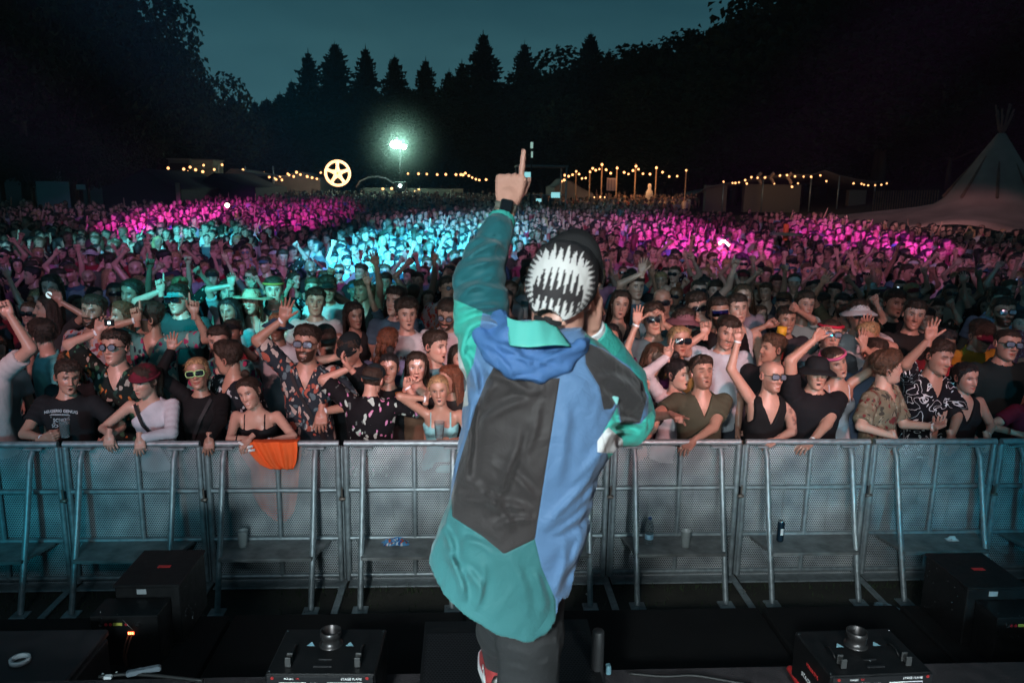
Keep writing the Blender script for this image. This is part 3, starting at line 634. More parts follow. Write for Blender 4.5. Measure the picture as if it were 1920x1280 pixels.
def pattern(name, base, cols, kind='leaf', scale=14, thr=.42):
    if name in _M: return _M[name]
    m = bpy.data.materials.new(name); m.use_nodes = True; nt = m.node_tree; b = nt.nodes['Principled BSDF']; b.inputs['Roughness'].default_value = .85; b.inputs['Specular IOR Level'].default_value = .2
    t = nt.nodes.new('ShaderNodeTexCoord'); n = nt.nodes.new('ShaderNodeTexNoise'); n.inputs['Scale'].default_value = 11 if kind != 'scribble' else 6
    nt.links.new(t.outputs['Object'], n.inputs['Vector']); L = nt.links.new
    if kind == 'scribble':
        wv = nt.nodes.new('ShaderNodeTexNoise'); wv.inputs['Scale'].default_value = scale; wv.inputs['Detail'].default_value = 1; wv.inputs['Distortion'].default_value = 1.6
        L(t.outputs['Object'], wv.inputs['Vector']); s = nt.nodes.new('ShaderNodeMath'); s.operation = 'MULTIPLY'; s.inputs[1].default_value = 5; L(wv.outputs['Fac'], s.inputs[0])
        f = nt.nodes.new('ShaderNodeMath'); f.operation = 'FRACT'; L(s.outputs[0], f.inputs[0]); a = nt.nodes.new('ShaderNodeMath'); a.operation = 'SUBTRACT'; a.inputs[1].default_value = .5; L(f.outputs[0], a.inputs[0])
        ab = nt.nodes.new('ShaderNodeMath'); ab.operation = 'ABSOLUTE'; L(a.outputs[0], ab.inputs[0]); lt = nt.nodes.new('ShaderNodeMath'); lt.operation = 'LESS_THAN'; lt.inputs[1].default_value = thr; L(ab.outputs[0], lt.inputs[0])
        mxx = nt.nodes.new('ShaderNodeMix'); mxx.data_type = 'RGBA'; mxx.inputs[6].default_value = (*base, 1); mxx.inputs[7].default_value = (*cols[0], 1); L(lt.outputs[0], mxx.inputs[0]); L(mxx.outputs[2], b.inputs['Base Color'])
    else:
        sc_ = nt.nodes.new('ShaderNodeVectorMath'); sc_.operation = 'SCALE'; sc_.inputs['Scale'].default_value = .10 if kind == 'leaf' else .05
        ad = nt.nodes.new('ShaderNodeVectorMath'); L(n.outputs['Color'], sc_.inputs[0]); L(t.outputs['Object'], ad.inputs[0]); L(sc_.outputs[0], ad.inputs[1])
        mpn = nt.nodes.new('ShaderNodeMapping'); mpn.inputs['Scale'].default_value = (1.5, 1, .75) if kind == 'leaf' else (1, 1, 1); mpn.inputs['Rotation'].default_value = (.3, .6, .2); L(ad.outputs[0], mpn.inputs[0])
        cur = (*base, 1); prev = None
        for li, (ssc, off) in enumerate(((scale, 0), (scale * 1.7, 5.3))):
            vo = nt.nodes.new('ShaderNodeTexVoronoi'); vo.inputs['Scale'].default_value = ssc; L(mpn.outputs[0], vo.inputs['Vector'])
            se = nt.nodes.new('ShaderNodeSeparateColor'); L(vo.outputs['Color'], se.inputs[0]); cr = nt.nodes.new('ShaderNodeValToRGB'); cr.color_ramp.interpolation = 'CONSTANT'
            el = cr.color_ramp.elements; k = len(cols); el[0].color = (*cols[li % k], 1); el[1].position = 1 / k; el[1].color = (*cols[(1 + li) % k], 1)
            for q in range(2, k): w = el.new(q / k); w.color = (*cols[(q + li) % k], 1)
            L(se.outputs[0], cr.inputs[0]); th = nt.nodes.new('ShaderNodeMath'); th.operation = 'LESS_THAN'; th.inputs[1].default_value = thr; L(vo.outputs['Distance'], th.inputs[0])
            g = nt.nodes.new('ShaderNodeMath'); g.operation = 'GREATER_THAN'; g.inputs[1].default_value = .45 if li else .15; L(se.outputs[1], g.inputs[0])
            mm = nt.nodes.new('ShaderNodeMath'); mm.operation = 'MULTIPLY'; L(th.outputs[0], mm.inputs[0]); L(g.outputs[0], mm.inputs[1])
            mxx = nt.nodes.new('ShaderNodeMix'); mxx.data_type = 'RGBA'; L(mm.outputs[0], mxx.inputs[0]); L(cr.outputs[0], mxx.inputs[7])
            if prev is None: mxx.inputs[6].default_value = cur
            else: L(prev, mxx.inputs[6])
            prev = mxx.outputs[2]
        L(prev, b.inputs['Base Color'])
    n2 = nt.nodes.new('ShaderNodeTexNoise'); n2.inputs['Scale'].default_value = 30; L(t.outputs['Object'], n2.inputs['Vector']); bp = nt.nodes.new('ShaderNodeBump'); bp.inputs['Strength'].default_value = .3; bp.inputs['Distance'].default_value = .01
    L(n2.outputs['Fac'], bp.inputs['Height']); L(bp.outputs[0], b.inputs['Normal']); _M[name] = m; return m
PAT = {
 'floral_orange': lambda: pattern('floral_orange', (.010, .016, .014), [(.45, .14, .04), (.04, .12, .07), (.35, .33, .28), (.02, .05, .04)], 'leaf', 13, .36),
 'floral_beige': lambda: pattern('floral_beige', (.02, .03, .04), [(.42, .36, .32), (.35, .10, .07), (.10, .16, .18), (.46, .42, .38)], 'leaf', 15, .42),
 'floral_pink': lambda: pattern('floral_pink', (.006, .006, .008), [(.55, .22, .40), (.40, .50, .46), (.10, .12, .12)], 'leaf', 11, .30),
 'floral_white': lambda: pattern('floral_white', (.010, .012, .016), [(.42, .46, .48), (.03, .04, .05)], 'leaf', 17, .34),
 'leaf_khaki': lambda: pattern('leaf_khaki', (.17, .15, .10), [(.28, .25, .18), (.16, .03, .03), (.05, .05, .04), (.22, .20, .14)], 'leaf', 16, .46),
 'scribble': lambda: pattern('scribble', (.006, .006, .009), [(.62, .66, .68)], 'scribble', 7, .075),
 'floral_red': lambda: pattern('floral_red', (.40, .36, .36), [(.45, .05, .04), (.50, .22, .12), (.25, .05, .06)], 'leaf', 14, .40),
 'floral_teal': lambda: pattern('floral_teal', (.10, .30, .28), [(.45, .50, .42), (.02, .04, .06), (.40, .05, .14)], 'leaf', 12, .38),
 'check': lambda: pattern('check', (.12, .05, .08), [(.30, .26, .30), (.05, .03, .05)], 'leaf', 30, .3),
}
HAIRC = {'black': (.012, .010, .010), 'dark brown': (.030, .017, .010), 'brown': (.075, .038, .020), 'blond': (.34, .21, .10), 'auburn': (.14, .045, .02), 'grey': (.20, .19, .18)}
SKINC = [tuple(.86 * c_ for c_ in q_) for q_ in [(.58, .33, .25), (.52, .29, .21), (.62, .38, .29), (.44, .25, .18), (.24, .13, .09), (.55, .31, .23), (.60, .35, .28)]]
GEO = {}
def build_parts(sp, hi, key=None):
    """mesh datablocks for a person spec: list of (name, mesh, colour kind)"""
    if key is not None and key in GEO: return GEO[key]
    sp.setdefault('hair', 'short'); hc = HAIRC[sp.get('hairc', 'dark brown')]; sp['hair_rgb'] = hc
    G = person_geo(sp, hi); out = []
    b, C = G['body']; me = b.mesh('body'); set_col(me, C); me.materials.append(SKIN); out.append(('body', me, 'skin'))
    me = G['top'].mesh('top'); pm = PAT[sp['pat']]() if sp.get('pat') else CLOTH; me.materials.append(pm); out.append((sp.get('topname', {'tank': 'tank_top', 'cami': 'camisole', 'loose': 'short_sleeved_shirt', 'long': 'long_sleeved_top', 'mesh': 'mesh_top', 'vneck': 'v_neck_shirt'}.get(sp.get('top', 'tee'), 't_shirt')), me, 'top'))
    if 'trousers' in G: me = G['trousers'].mesh('trousers'); me.materials.append(DENIM); out.append(('trousers', me, None))
    rot, hcn = G['rot'], G['hc']; hs_ = sp.get('headscale', 1.)
    def hp(name, mb, m, ck, sm=True):
        me = mb.mesh(name, sm); n = len(me.vertices); co = np.empty(n * 3, np.float32); me.vertices.foreach_get('co', co)
        co = (co.reshape(-1, 3) * hs_) @ rot.T + hcn; me.vertices.foreach_set('co', co.ravel().astype(np.float32)); me.update(); me.materials.append(m); out.append((name, me, ck))
    if sp['hair'] != 'bald': hp('hair', hair_shell(sp['hair'], hi, sp.get('seed', 0), sp.get('sex') == 'f'), HAIR, 'hair')
    hat = sp.get('hat')
    if hat in ('cap', 'cap_back'):
        c, br = cap_parts()
        if hat == 'cap_back':
            for q in (c, br): q.V = [v * np.array([-1, -1, 1]) for v in q.V]
        c.add(*[np.concatenate(br.V), np.concatenate(br.Q)]); hp('cap', c, CLOTH, 'hat')
    elif hat == 'beanie': c = dome(.086, .110, .095, .030, 24, 9, .008, .8); c.tube([(.087 * math.cos(k), .110 * math.sin(k) + .008, .036 + 0 * k) for k in np.linspace(0, 2 * np.pi, 25)[:-1]], .011, 6, closed=True); hp('beanie', c, CLOTH, 'hat')
    elif hat in ('bucket', 'sunhat'):
        w = .055 if hat == 'bucket' else .11; c = dome(.086, .110, .082, .045, 26, 7, .008, .45); a = np.linspace(0, 2 * np.pi, 27); P = [np.stack([(.086 + w * t) * np.cos(a), (.108 + w * t) * np.sin(a) + .008, .047 - t * (.035 if hat == 'bucket' else .006) + .006 * np.sin(3 * a) * t + dz], 1) for t, dz in ((0, 0), (.5, 0), (1, 0), (1, -.004), (0, -.004))]
        c.grid(np.array(P)[::-1]); hp('bucket_hat' if hat == 'bucket' else 'sun_hat', c, CLOTH, 'hat')
    elif hat == 'headband': hp('headband', MB().tube([(.086 * math.cos(k), .108 * math.sin(k) + .006, .072 + .008 * math.sin(k)) for k in np.linspace(0, 2 * np.pi, 29)[:-1]], .012, 6, closed=True), CLOTH, 'hat')
    gl = sp.get('glasses')
    if gl:
        fr, ln = glasses(gl == 'round', 1.1 if gl == 'sun' else 1.)
        if gl == 'visor':
            ln = MB(); a = np.linspace(-.9, .9, 14); ln.grid(np.array([np.stack([np.sin(a) * .080, -.112 * np.cos(a) + .004 + o, np.full(14, z)], 1) for z, o in ((-.016, .004), (.008, -.004), (.032, .004))])); fr = MB().tube([(math.sin(k) * .081, -.113 * math.cos(k) + .004, .033) for k in a], .003, 5)
        hp('glasses_frame', fr, FRAMEM, 'frame'); hp('lens', ln, mat('visor_lens', (.3, .1, .5), .1, metal=1) if gl == 'visor' else (CLEAR if gl in ('round', 'clear') else LENS), None, False)
    # straps and wristbands
    for key_ in sp.get('bands', ''):
        A = G['arms'][key_]; d = (A['E'] - A['W']); d /= np.linalg.norm(d); p = A['W'] + d * .02
        x = MB().tube([p - d * .008, p, p + d * .008], [.0300, .0315, .0300], 12, cap=False); me = x.mesh('wristband'); me.materials.append(mat('white_band', (.75, .78, .8), .5)); out.append(('wristband', me, None))
    if sp.get('strap'):
        s = sp['strap']; V = []; t = np.linspace(0, 1, 14)
        for w in (-.018, .018):
            x = s * (-.10 + .24 * t) + w * .6; z = 1.44 - .52 * t + w * s * .5
            wv, dv = table(z, [(a_, b_, c_) for a_, b_, c_ in (TF if sp.get('sex') == 'f' else TM)]); y = -(dv + .034) * np.sqrt(np.clip(1 - (x / (wv + .05)) ** 2, 0, 1)) - (.03 * np.exp(-((z - 1.275) / .06) ** 2) if sp.get('sex') == 'f' else 0)
            lx, ly = sp.get('lean', (0, 0)); k = np.clip((z - .95) / .5, 0, 1.3); V.append(np.stack([x + lx * k, y + ly * k, z], 1))
        me = MB().grid(np.array(V)).mesh('shoulder_strap'); me.materials.append(STRAP); out.append(('shoulder_strap', me, None))
    if key is not None: GEO[key] = out
    sp['_G'] = G
    return out
PEOPLE = []
def put_person(sp, loc, s, rz, parts, label, group=None, cat='person'):
    root = empty('person', loc, label, cat, group, rz); root.scale = (s, s, s); cols = dict(skin=sp.get('skin', SKINC[len(PEOPLE) % 4]), top=sp.get('topc', (.02, .02, .02)), hair=HAIRC[sp.get('hairc', 'dark brown')], hat=sp.get('hatc', (.02, .02, .02)), frame=sp.get('framec', (.01, .01, .01)))
    for name, me, ck in parts:
        o = link(me, name, None, root)
        if ck: o.color = (*cols[ck], 1)
    PEOPLE.append((loc[0], loc[1])); return root
def person(label, hx, hy, hd, **sp):
    """a person whose head centre is seen at photo pixel (hx,hy), standing hd metres away"""
    Wd = pix(hx, hy, hd); rz = R(sp.get('turn', 0)); s = Wd.z / 1.635
    dip = 0
    if s < .88: dip = .88 - s; s = .88
    if s > 1.10: s = 1.10
    lx, ly = sp.get('lean', (0, 0)); ly -= dip * 1.2; sp['lean'] = (lx, ly)
    ca, sa = math.cos(rz), math.sin(rz); ox, oy = lx * 1.15 * s, (ly - .03) * s
    root = np.array([Wd.x - (ox * ca - oy * sa), hd - (ox * sa + oy * ca) * .5, 0])
    for k, sg in (('R', -1), ('L', 1)):
        a = sp.get(k, 'down')
        if isinstance(a, tuple):  # (px,py,dY,hand[,n[,u[,pole]]])
            w = np.array(pix(a[0], a[1], hd + a[2])) - root; l = np.array([w[0] * ca + w[1] * sa, -w[0] * sa + w[1] * ca, w[2]]) / s
            d = dict(t=l, hand=a[3], pole=(sg, .2, -.5), n=(0, -1, 0))
            if len(a) > 4 and a[4]: d['n'] = a[4]
            if len(a) > 5 and a[5]: d['u'] = a[5]
            if len(a) > 6 and a[6]: d['pole'] = a[6]
            sp[k] = d
    sp.setdefault('seed', len(PEOPLE) + 1); q_ = random.Random(len(PEOPLE)); sp.setdefault('yaw', q_.uniform(-16, 16)); sp.setdefault('pitch', q_.uniform(-9, 5)); sp.setdefault('tilt', q_.uniform(-9, 9)); sp.setdefault('smile', q_.choice([0, .2, .6, 1.1])); sp.setdefault('mouth', q_.choice([0, 0, 0, .5]) if not sp.get('teeth') else 0)
    parts = build_parts(sp, sp.get('hi', True)); r = put_person(sp, tuple(root), s, rz, parts, label)
    return r, sp
# ================================================================== THE PLACE
GRASS = mat('trampled_ground', (.030, .028, .022), .95, var=.5, vscale=2.5, bump=.6, bscale=30)
GALV = mat('galvanised_steel', (.33, .38, .40), .45, metal=.55, var=.22, vscale=24, bump=.25, bscale=90)
BLACKDECK = mat('black_deck_cloth', (.006, .0065, .007), .9, spec=.15, var=.25, vscale=5, bump=.15, bscale=200)
STAGEFL = mat('stage_floor_ply', (.022, .018, .020), .7, var=.4, vscale=14, bump=.4, bscale=150)
def ground_z(x, y):
    """gentle rise behind the crowd on the right, hills further out"""
    x = np.asarray(x, float); y = np.asarray(y, float)
    z = np.clip((y - 20) / 38, 0, 1.1) ** 1.3 * .80 + np.clip((y - 30) / 60, 0, 1) ** 1.5 * np.clip((x + 5) / 45, 0, 1) * 1.1
    r = np.clip((y - 100) / 110, 0, 1.6) * 11
    rr = np.clip((x - .50 * y + 6) / 60, 0, 2.2) * np.clip((y - 45) / 50, 0, 1) * 30
    ll = np.clip((-x - .45 * y - 4) / 50, 0, 2) * np.clip((y - 45) / 60, 0, 1) * 10
    return z + r + rr + ll
b = MB(); xs = np.concatenate([[-900, -500], np.linspace(-300, 300, 81), [500, 900]]); ys = np.concatenate([[-400, -100, -20], np.linspace(0, 320, 81), [500, 900, 1500]])
X_, Y_ = np.meshgrid(xs, ys, indexing='ij'); Z_ = ground_z(X_, Y_); b.grid(np.stack([X_, Y_, Z_], -1)[::-1])
g = b.obj('ground', GRASS, smooth=True); tag(g, kind='structure')
# grass tufts in the pit, nobody could count them
b = MB()
for k in range(1500):
    x = rnd.uniform(-4.6, 4.6); y = rnd.choice([rnd.uniform(4.75, 5.3), rnd.uniform(5.28, 5.36)]); a = rnd.uniform(0, 6.3); h = rnd.uniform(.015, .06); w = .004
    b.add([[x - w * math.cos(a), y - w * math.sin(a), 0], [x + w * math.cos(a), y + w * math.sin(a), 0], [x + rnd.uniform(-.02, .02), y + rnd.uniform(-.02, .02), h]], None, [[0, 1, 2]])
tag(b.obj('grass', mat('dark_grass', (.03, .05, .02), .9)), 'short trampled grass in the pit under the barrier', 'grass', kind='stuff')
# ------------------------------------------------------------------ crowd barrier, one module per metre
def perf_mat():
    m = bpy.data.materials.new('perforated_sheet'); m.use_nodes = True; nt = m.node_tree; L = nt.links.new; b = nt.nodes['Principled BSDF']
    b.inputs['Metallic'].default_value = .25; b.inputs['Roughness'].default_value = .55
    t = nt.nodes.new('ShaderNodeTexCoord'); s = nt.nodes.new('ShaderNodeSeparateXYZ'); L(t.outputs['Object'], s.inputs[0])
    def M(op, a, c=None, v=None):
        n = nt.nodes.new('ShaderNodeMath'); n.operation = op
        for i, q in enumerate((a, c)):
            if q is None: continue
            if isinstance(q, (int, float)): n.inputs[i].default_value = q
            else: L(q, n.inputs[i])
        return n.outputs[0]
    p = .0165
    u = M('DIVIDE', s.outputs['X'], p); v = M('DIVIDE', s.outputs['Z'], p * .866); row = M('FLOOR', v); off = M('MULTIPLY', M('MODULO', row, 2.0), .5)
    fu = M('SUBTRACT', M('FRACT', M('ADD', M('ADD', u, off), 200)), .5); fv = M('MULTIPLY', M('SUBTRACT', M('FRACT', v), .5), .866)
    d = M('SQRT', M('ADD', M('MULTIPLY', fu, fu), M('MULTIPLY', fv, fv))); hole = M('LESS_THAN', d, .315)
    n = nt.nodes.new('ShaderNodeTexNoise'); n.inputs['Scale'].default_value = 4.5; n.inputs['Detail'].default_value = 7; L(t.outputs['Object'], n.inputs['Vector'])
    cr = nt.nodes.new('ShaderNodeValToRGB'); cr.color_ramp.elements[0].color = (.30, .33, .35, 1); cr.color_ramp.elements[0].position = .34; cr.color_ramp.elements[1].color = (.64, .68, .70, 1); cr.color_ramp.elements[1].position = .70
    L(n.outputs['Fac'], cr.inputs[0]); L(cr.outputs[0], b.inputs['Base Color'])
    tr = nt.nodes.new('ShaderNodeBsdfTransparent'); mxs = nt.nodes.new('ShaderNodeMixShader'); out = nt.nodes['Material Output']
    L(hole, mxs.inputs[0]); L(b.outputs[0], mxs.inputs[1]); L(tr.outputs[0], mxs.inputs[2]); L(mxs.outputs[0], out.inputs['Surface']); return m
PERF = perf_mat(); YB = 5.46; TOPZ = 1.115
def barrier_parts():
    P = []
    def part(name, mb, m=GALV, sm=True):
        me = mb.mesh(name, sm); me.materials.append(m)
        if sm: smooth_by_angle(me, 50)
        P.append((name, me))
    r = .021; x0, x1 = -.468, .468
    part('top_rail', MB().tube([(x0 - .01, 0, TOPZ), (x1 + .01, 0, TOPZ)], r * 1.1, 12))
    for x in (x0, x1): part('side_post', MB().tube([(x, 0, .04), (x, 0, TOPZ - r * .9)], r, 10))
    for z in (.755, .375, .075): part('cross_rail', MB().tube([(x0 + r * .8, 0, z), (x1 - r * .8, 0, z)], r * .85, 10))
    part('middle_post', MB().tube([(.03, 0, .06), (.03, .0, TOPZ - r)], r * .85, 10))
    b = MB(); b.grid(np.array([[(x, .028, z) for x in (x0, x1)] for z in (.02, TOPZ - .02)])[::-1]); part('perforated_panel', b, PERF, False)
    for x in (-.335, .315):
        part('brace', MB().tube([(x, -.03, TOPZ - .045), (x, -.075, TOPZ - .10), (x, -.20, .58), (x, -.385, .012)], [r * .95, r * 1.0, r, r], 10))
        part('brace_foot', MB().box((x, -.39, .008), (.11, .10, .012), bev=.004), GALV, False)
        part('brace_clamp', MB().box((x, -.022, TOPZ - .03), (.13, .035, .018), bev=.006), GALV, False)
    b = MB(); V = np.array([[-.40, -.02, .372], [.40, -.02, .372], [.315, -.315, .372], [-.33, -.315, .372]]); V2 = V.copy(); V2[:, 2] -= .022
    b.add(np.concatenate([V, V2]), [[3, 2, 1, 0], [4, 5, 6, 7], [0, 1, 5, 4], [1, 2, 6, 5], [2, 3, 7, 6], [3, 0, 4, 7]]); part('step_plate', b, mat('tread_plate', (.24, .25, .25), .55, metal=.6, var=.4, vscale=9, bump=.5, bscale=140), False)
    part('ground_flange', MB().box((0, -.0, .014), (.93, .16, .012), bev=.004), GALV, False)
    part('floor_strip', MB().box((.488, -.23, .018), (.05, .55, .014), bev=.004), GALV, False)
    part('coupling_bar', MB().box((.4995, -.002, .93), (.014, .030, .33), bev=.004).box((.4995, -.006, .36), (.012, .026, .62), bev=.004), GALV, False)
    part('latch', MB().box((.497, -.034, .70), (.045, .03, .022), bev=.005).tube([(.497, -.04, .70), (.497, -.045, .79)], .006, 6), mat('worn_latch', (.25, .20, .17), .5, metal=.7), True)
    return P
BP = barrier_parts()
desc = ['far left, cut by the picture edge', 'in front of the man in the black printed tee', 'under the woman in the maroon beanie', 'with the orange vest over its rail', 'left of the performer, crisp packet on its step', 'hidden behind the performer', 'with a water bottle on its step', 'with a drinks can on its step', 'with a crumpled napkin on its step', 'far right, cut by the picture edge']
bx0 = (375 + 115) / 2
cent = [pix(px, 832, YB).x for px in (-15, 245, 505, 765, 1022, 1272, 1512, 1745, 1980)]
xs_b = [cent[5] - 1. + (i - 4) * .995 for i in range(-0, 9)]
for i, x in enumerate([xs_b[0] - .995] + xs_b + [xs_b[-1] + .995]):
    lab = 'grey steel crowd barrier module ' + (['beyond the left picture edge', desc[0], 'behind which the man in the black printed tee stands', desc[3], desc[4], desc[5], desc[6], desc[7], desc[8], desc[9], 'beyond the right picture edge'][i])
    e_ = empty('crowd_barrier', (x, YB, 0), lab, 'barrier', 'steel crowd barrier modules along the pit')
    for name, me in BP: link(me, name, None, e_)
BX = [xs_b[0] - .995] + xs_b + [xs_b[-1] + .995]
# ------------------------------------------------------------------ stage edge
SH, DH = 1.0, .60   # stage floor, lower black decks
ye = pixz(960, 1257, SH).y; yd = pixz(960, 1142, DH).y
b = MB().box((0, ye - 6, SH - .06), (14, 12, .12), bev=.006); s = b.obj('stage_floor', STAGEFL); tag(s, kind='structure')
b = MB().box((0, ye - .03, SH / 2 - .07), (14, .04, SH - .14)); tag(b.obj('stage_skirt', BLACKDECK), 'black cloth skirt hanging below the stage edge', 'skirt')
seams = [pixz(437, 1147, DH).x, pixz(1430, 1143, DH).x, pixz(1690, 1139, DH).x]
edges = [-4.6, -2.75, seams[0], .0, seams[1], seams[2], 3.6, 5.0]
dl = ['far left below the beam machine', 'left of the seam beside the flame machine', 'left of centre behind the left flame machine', 'right of centre beside the performer', 'behind the right flame machine', 'under the right black machine', 'at the far right edge']
for i in range(len(edges) - 1):
    w = edges[i + 1] - edges[i] - .022
    b = MB().box(((edges[i] + edges[i + 1]) / 2, (ye + .02 + yd) / 2, DH / 2), (w, yd - ye - .03, DH - .004 * (i % 2)), bev=.012)
    tag(b.obj('black_deck', BLACKDECK), 'black cloth covered low deck ' + dl[i], 'deck', 'low black decks in front of the stage edge')
# ------------------------------------------------------------------ fixtures
BLK = mat('powder_black', (.0045, .0045, .005), .5, spec=.3, var=.3, vscale=20, bump=.15, bscale=200); BLK2 = mat('satin_black', (.010, .010, .011), .4, spec=.35)
REDL = mat('red_print', (.55, .03, .03), .5); YEL = mat('yellow_label', (.50, .46, .08), .5); WHT = mat('white_print', (.7, .7, .7), .5); SCREW = mat('bright_screw', (.8, .8, .8), .2, metal=1)
RLED = mat('red_display', (.2, .01, .01), .3, emis=(1, .12, .04), estr=2.2); HOT = mat('warm_display', (.3, .1, .02), .3, emis=(1, .45, .15), estr=5)
def text_mesh(txt, size, ext=.0006, bold=0):
    c = bpy.data.curves.new('lettering', 'FONT'); c.body = txt; c.size = size; c.extrude = ext; c.align_x = 'CENTER'; c.align_y = 'CENTER'; c.offset = bold; c.resolution_u = 2
    o = bpy.data.objects.new('lettering', c); COL.objects.link(o); dg = bpy.context.evaluated_depsgraph_get(); me = bpy.data.meshes.new_from_object(o.evaluated_get(dg)); bpy.data.objects.remove(o); me.materials.clear(); return me
def flame_machine(px, label, side):
    c0 = pixz(px, 1262, 1.22); z1 = 1.22; w, dp, hgt = .40, .30, .22
    root = empty('flame_machine', (c0.x, c0.y, 1.0), label, 'flame machine', 'flame machines on the stage edge', R(-2 * side)); W_ = w / 2
    MB().box((0, dp / 2, .11), (w, dp, hgt - .008), bev=.006).obj('housing', BLK, root)
    MB().box((0, -.004, .11), (w - .012, .006, .205), bev=.002).obj('front_plate', BLK2, root)
    n = MB().lathe([(.045, .216), (.045, .221), (.037, .222), (.037, .250), (.040, .254), (.040, .276), (.037, .278), (.034, .276), (.034, .235), (.001, .233)], 28, (0 + .0, dp * .64, 0)).obj('nozzle', mat('nozzle_steel', (.06, .055, .055), .35, metal=.8), root, True)
    for s in (-1, 1):
        h_ = MB().box((s * .128, .045, .236), (.022, .008, .038), bev=.002).box((s * .128, .075, .236), (.022, .008, .038), bev=.002).box((s * .128, .06, .225), (.012, .03, .010), bev=.002).obj('clasp', mat('clasp_metal', (.10, .10, .10), .4, metal=.7), root)
        MB().tube([(s * .128, .105, .216), (s * .128, .13, .232), (s * .128, .16, .232), (s * .128, .185, .216)], .004, 6).obj('carry_handle', BLK2, root, True)
        MB().add([[s * .075 - .016, .17, .2222], [s * .075 + .016, .17, .2222], [s * .075, .198, .2222]], None, [[0, 1, 2]]).obj('warning_sticker', mat('pale_sticker', (.25, .45, .52), .5), root)
        MB().lathe([(.0001, .003), (.006, .002), (.006, 0)], 10).obj('red_knob', mat('red_button', (.30, .02, .02), .3), root, loc=(s * .172, -.008, .207)).rotation_euler = (R(90), 0, 0)
    for (x, y) in ((.0, .085), (.0, .045), (-.19, .02), (.19, .28), (-.19, .28)): MB().lathe([(.0001, .0025), (.003, .0015), (.0035, 0)], 8).obj('screw', SCREW, root, loc=(x, y, .2162))
    MB().box((0, .047, .2185), (.07, .014, .005), bev=.002).obj('top_latch', BLK2, root); MB().box((0, .09, .2185), (.05, .010, .005), bev=.002).obj('top_latch', BLK2, root)
    for txt, sz, x, z, m in (('STAGE FLAME', .0125, .115, .203, WHT), ('MAGIC', .011, -.112, .204, WHT), ('FX', .011, -.080, .204, REDL), ('DMX', .012, -.022, .184, WHT), ('SAFETY INSTRUCTIONS', .0085, .09, .184, WHT)):
        o = link(text_mesh(txt, sz), 'lettering', m, root); o.rotation_euler = (R(90), 0, 0); o.location = (x, -.0085, z)
    for (x, z, ww, hh) in ((-.10, .172, .10, .034), (.09, .172, .13, .034)):
        MB().box((x, -.008, z), (ww, .002, hh), bev=.0005).obj('outlined_field', WHT, root); MB().box((x, -.0095, z), (ww - .005, .002, hh - .005)).obj('field_face', BLK2 if x > 0 else mat('dim_red_screen', (.10, .004, .004), .3, emis=(1, .05, .03), estr=.35), root)
    o = link(text_mesh('STAGE FLAME', .026), 'lettering', WHT, root); o.rotation_euler = (R(90), 0, R(-90)); o.location = (-w / 2 - .003, .13, .09)
    o = link(text_mesh('MAGICFX', .022), 'lettering', REDL, root); o.rotation_euler = (R(90), 0, R(-90)); o.location = (-w / 2 - .003, .13, .15)
flame_machine(600, 'square black flame machine with round nozzle left of the performer', 1)
flame_machine(1655, 'square black flame machine with round nozzle right of the performer', -1)
def beam_machine(pl, label, mirror):
    """large black cabinet with a small control box in front"""
    W_ = .375; near = pix(pl, 1250, 1); z0 = DH + .002
    c = pixz(pl + 70, 1247, z0); s = -1 if mirror else 1
    root = empty('confetti_machine', (c.x, c.y + .0, z0), label, 'stage machine', 'black stage machines on the low deck', 0); root.scale = (.87, .87, .90)
    MB().box((0, .10, .15), (W_, .20, .30), bev=.004).obj('control_box', BLK, root)
    MB().box((s * .05, .43, .180), (.375, .44, .36), bev=.006).obj('cabinet', BLK, root); MB().box((s * .05, .43, .368), (.39, .455, .016), bev=.004).obj('lid', BLK, root)
    MB().box((s * .05 + .02, .43, .378), (.075, .030, .002)).obj('red_label', REDL, root); MB().box((s * .05 - .03, .205, .335), (.055, .004, .03)).obj('small_sticker', mat('grey_sticker', (.30, .32, .33), .5), root)
    for x in (-.10, -.075, .012): MB().lathe([(.0001, .004), (.008, .003), (.009, 0)], 12).obj('red_knob', mat('red_button2', (.45, .02, .03), .3), root, loc=(x, -.002, .252)).rotation_euler = (R(90), 0, 0)
    for x in (-.125, .075):
        MB().lathe([(.009, .0), (.011, .006), (.0125, .006), (.0125, 0)], 12).obj('connector', SCREW, root, loc=(x, -.002, .255)).rotation_euler = (R(90), 0, 0)
    MB().box((-.035, -.003, .254), (.050, .004, .016)).obj('yellow_label', YEL, root); MB().box((.035, -.004, .200), (.036, .004, .018), bev=.001).obj('display', RLED, root)
    for k in range(3): MB().box((.024 + k * .011, -.007, .201), (.005, .003, .012)).obj('digit', HOT, root)
    MB().tube([(-.045, .02, .3015), (.058, -.03, .235)], .0022, 5).obj('antenna', mat('steel_rod', (.25, .22, .2), .35, metal=.8), root, True)
    for k in range(2): MB().tube([(.018 + k * .02, -.004, .185), (.01 + k * .02, -.03, .15), (-.006 + k * .012, -.03, .08), (-.004 + k * .012, -.02, .005)], .005, 6).obj('cable', mat('orange_cable', (.10, .03, .015), .5), root, True)
    for k in range(22):
        if k < 12: x, y, z = s * (.05 + .1885) , .215 + .42 * rnd.random(), .02 + .34 * rnd.random(); rr = (0, R(90), 0)
        else: x, y, z = rnd.uniform(-.18, .18), -.0005, rnd.choice([.02, .185, .178, .03, .29]); rr = (R(90), 0, 0)
        o = MB().lathe([(.0001, .0025), (.0032, .0015), (.0036, 0)], 7).obj('screw', SCREW, root, loc=(x, y, z)); o.rotation_euler = rr if s > 0 or k >= 12 else (0, R(-90), 0)
    for x, y in ((.17, .05), (.17, .15), (-.15, .05)): MB().lathe([(.0001, .0025), (.003, .0015), (.0035, 0)], 7).obj('screw', SCREW, root, loc=(x, y, .3))
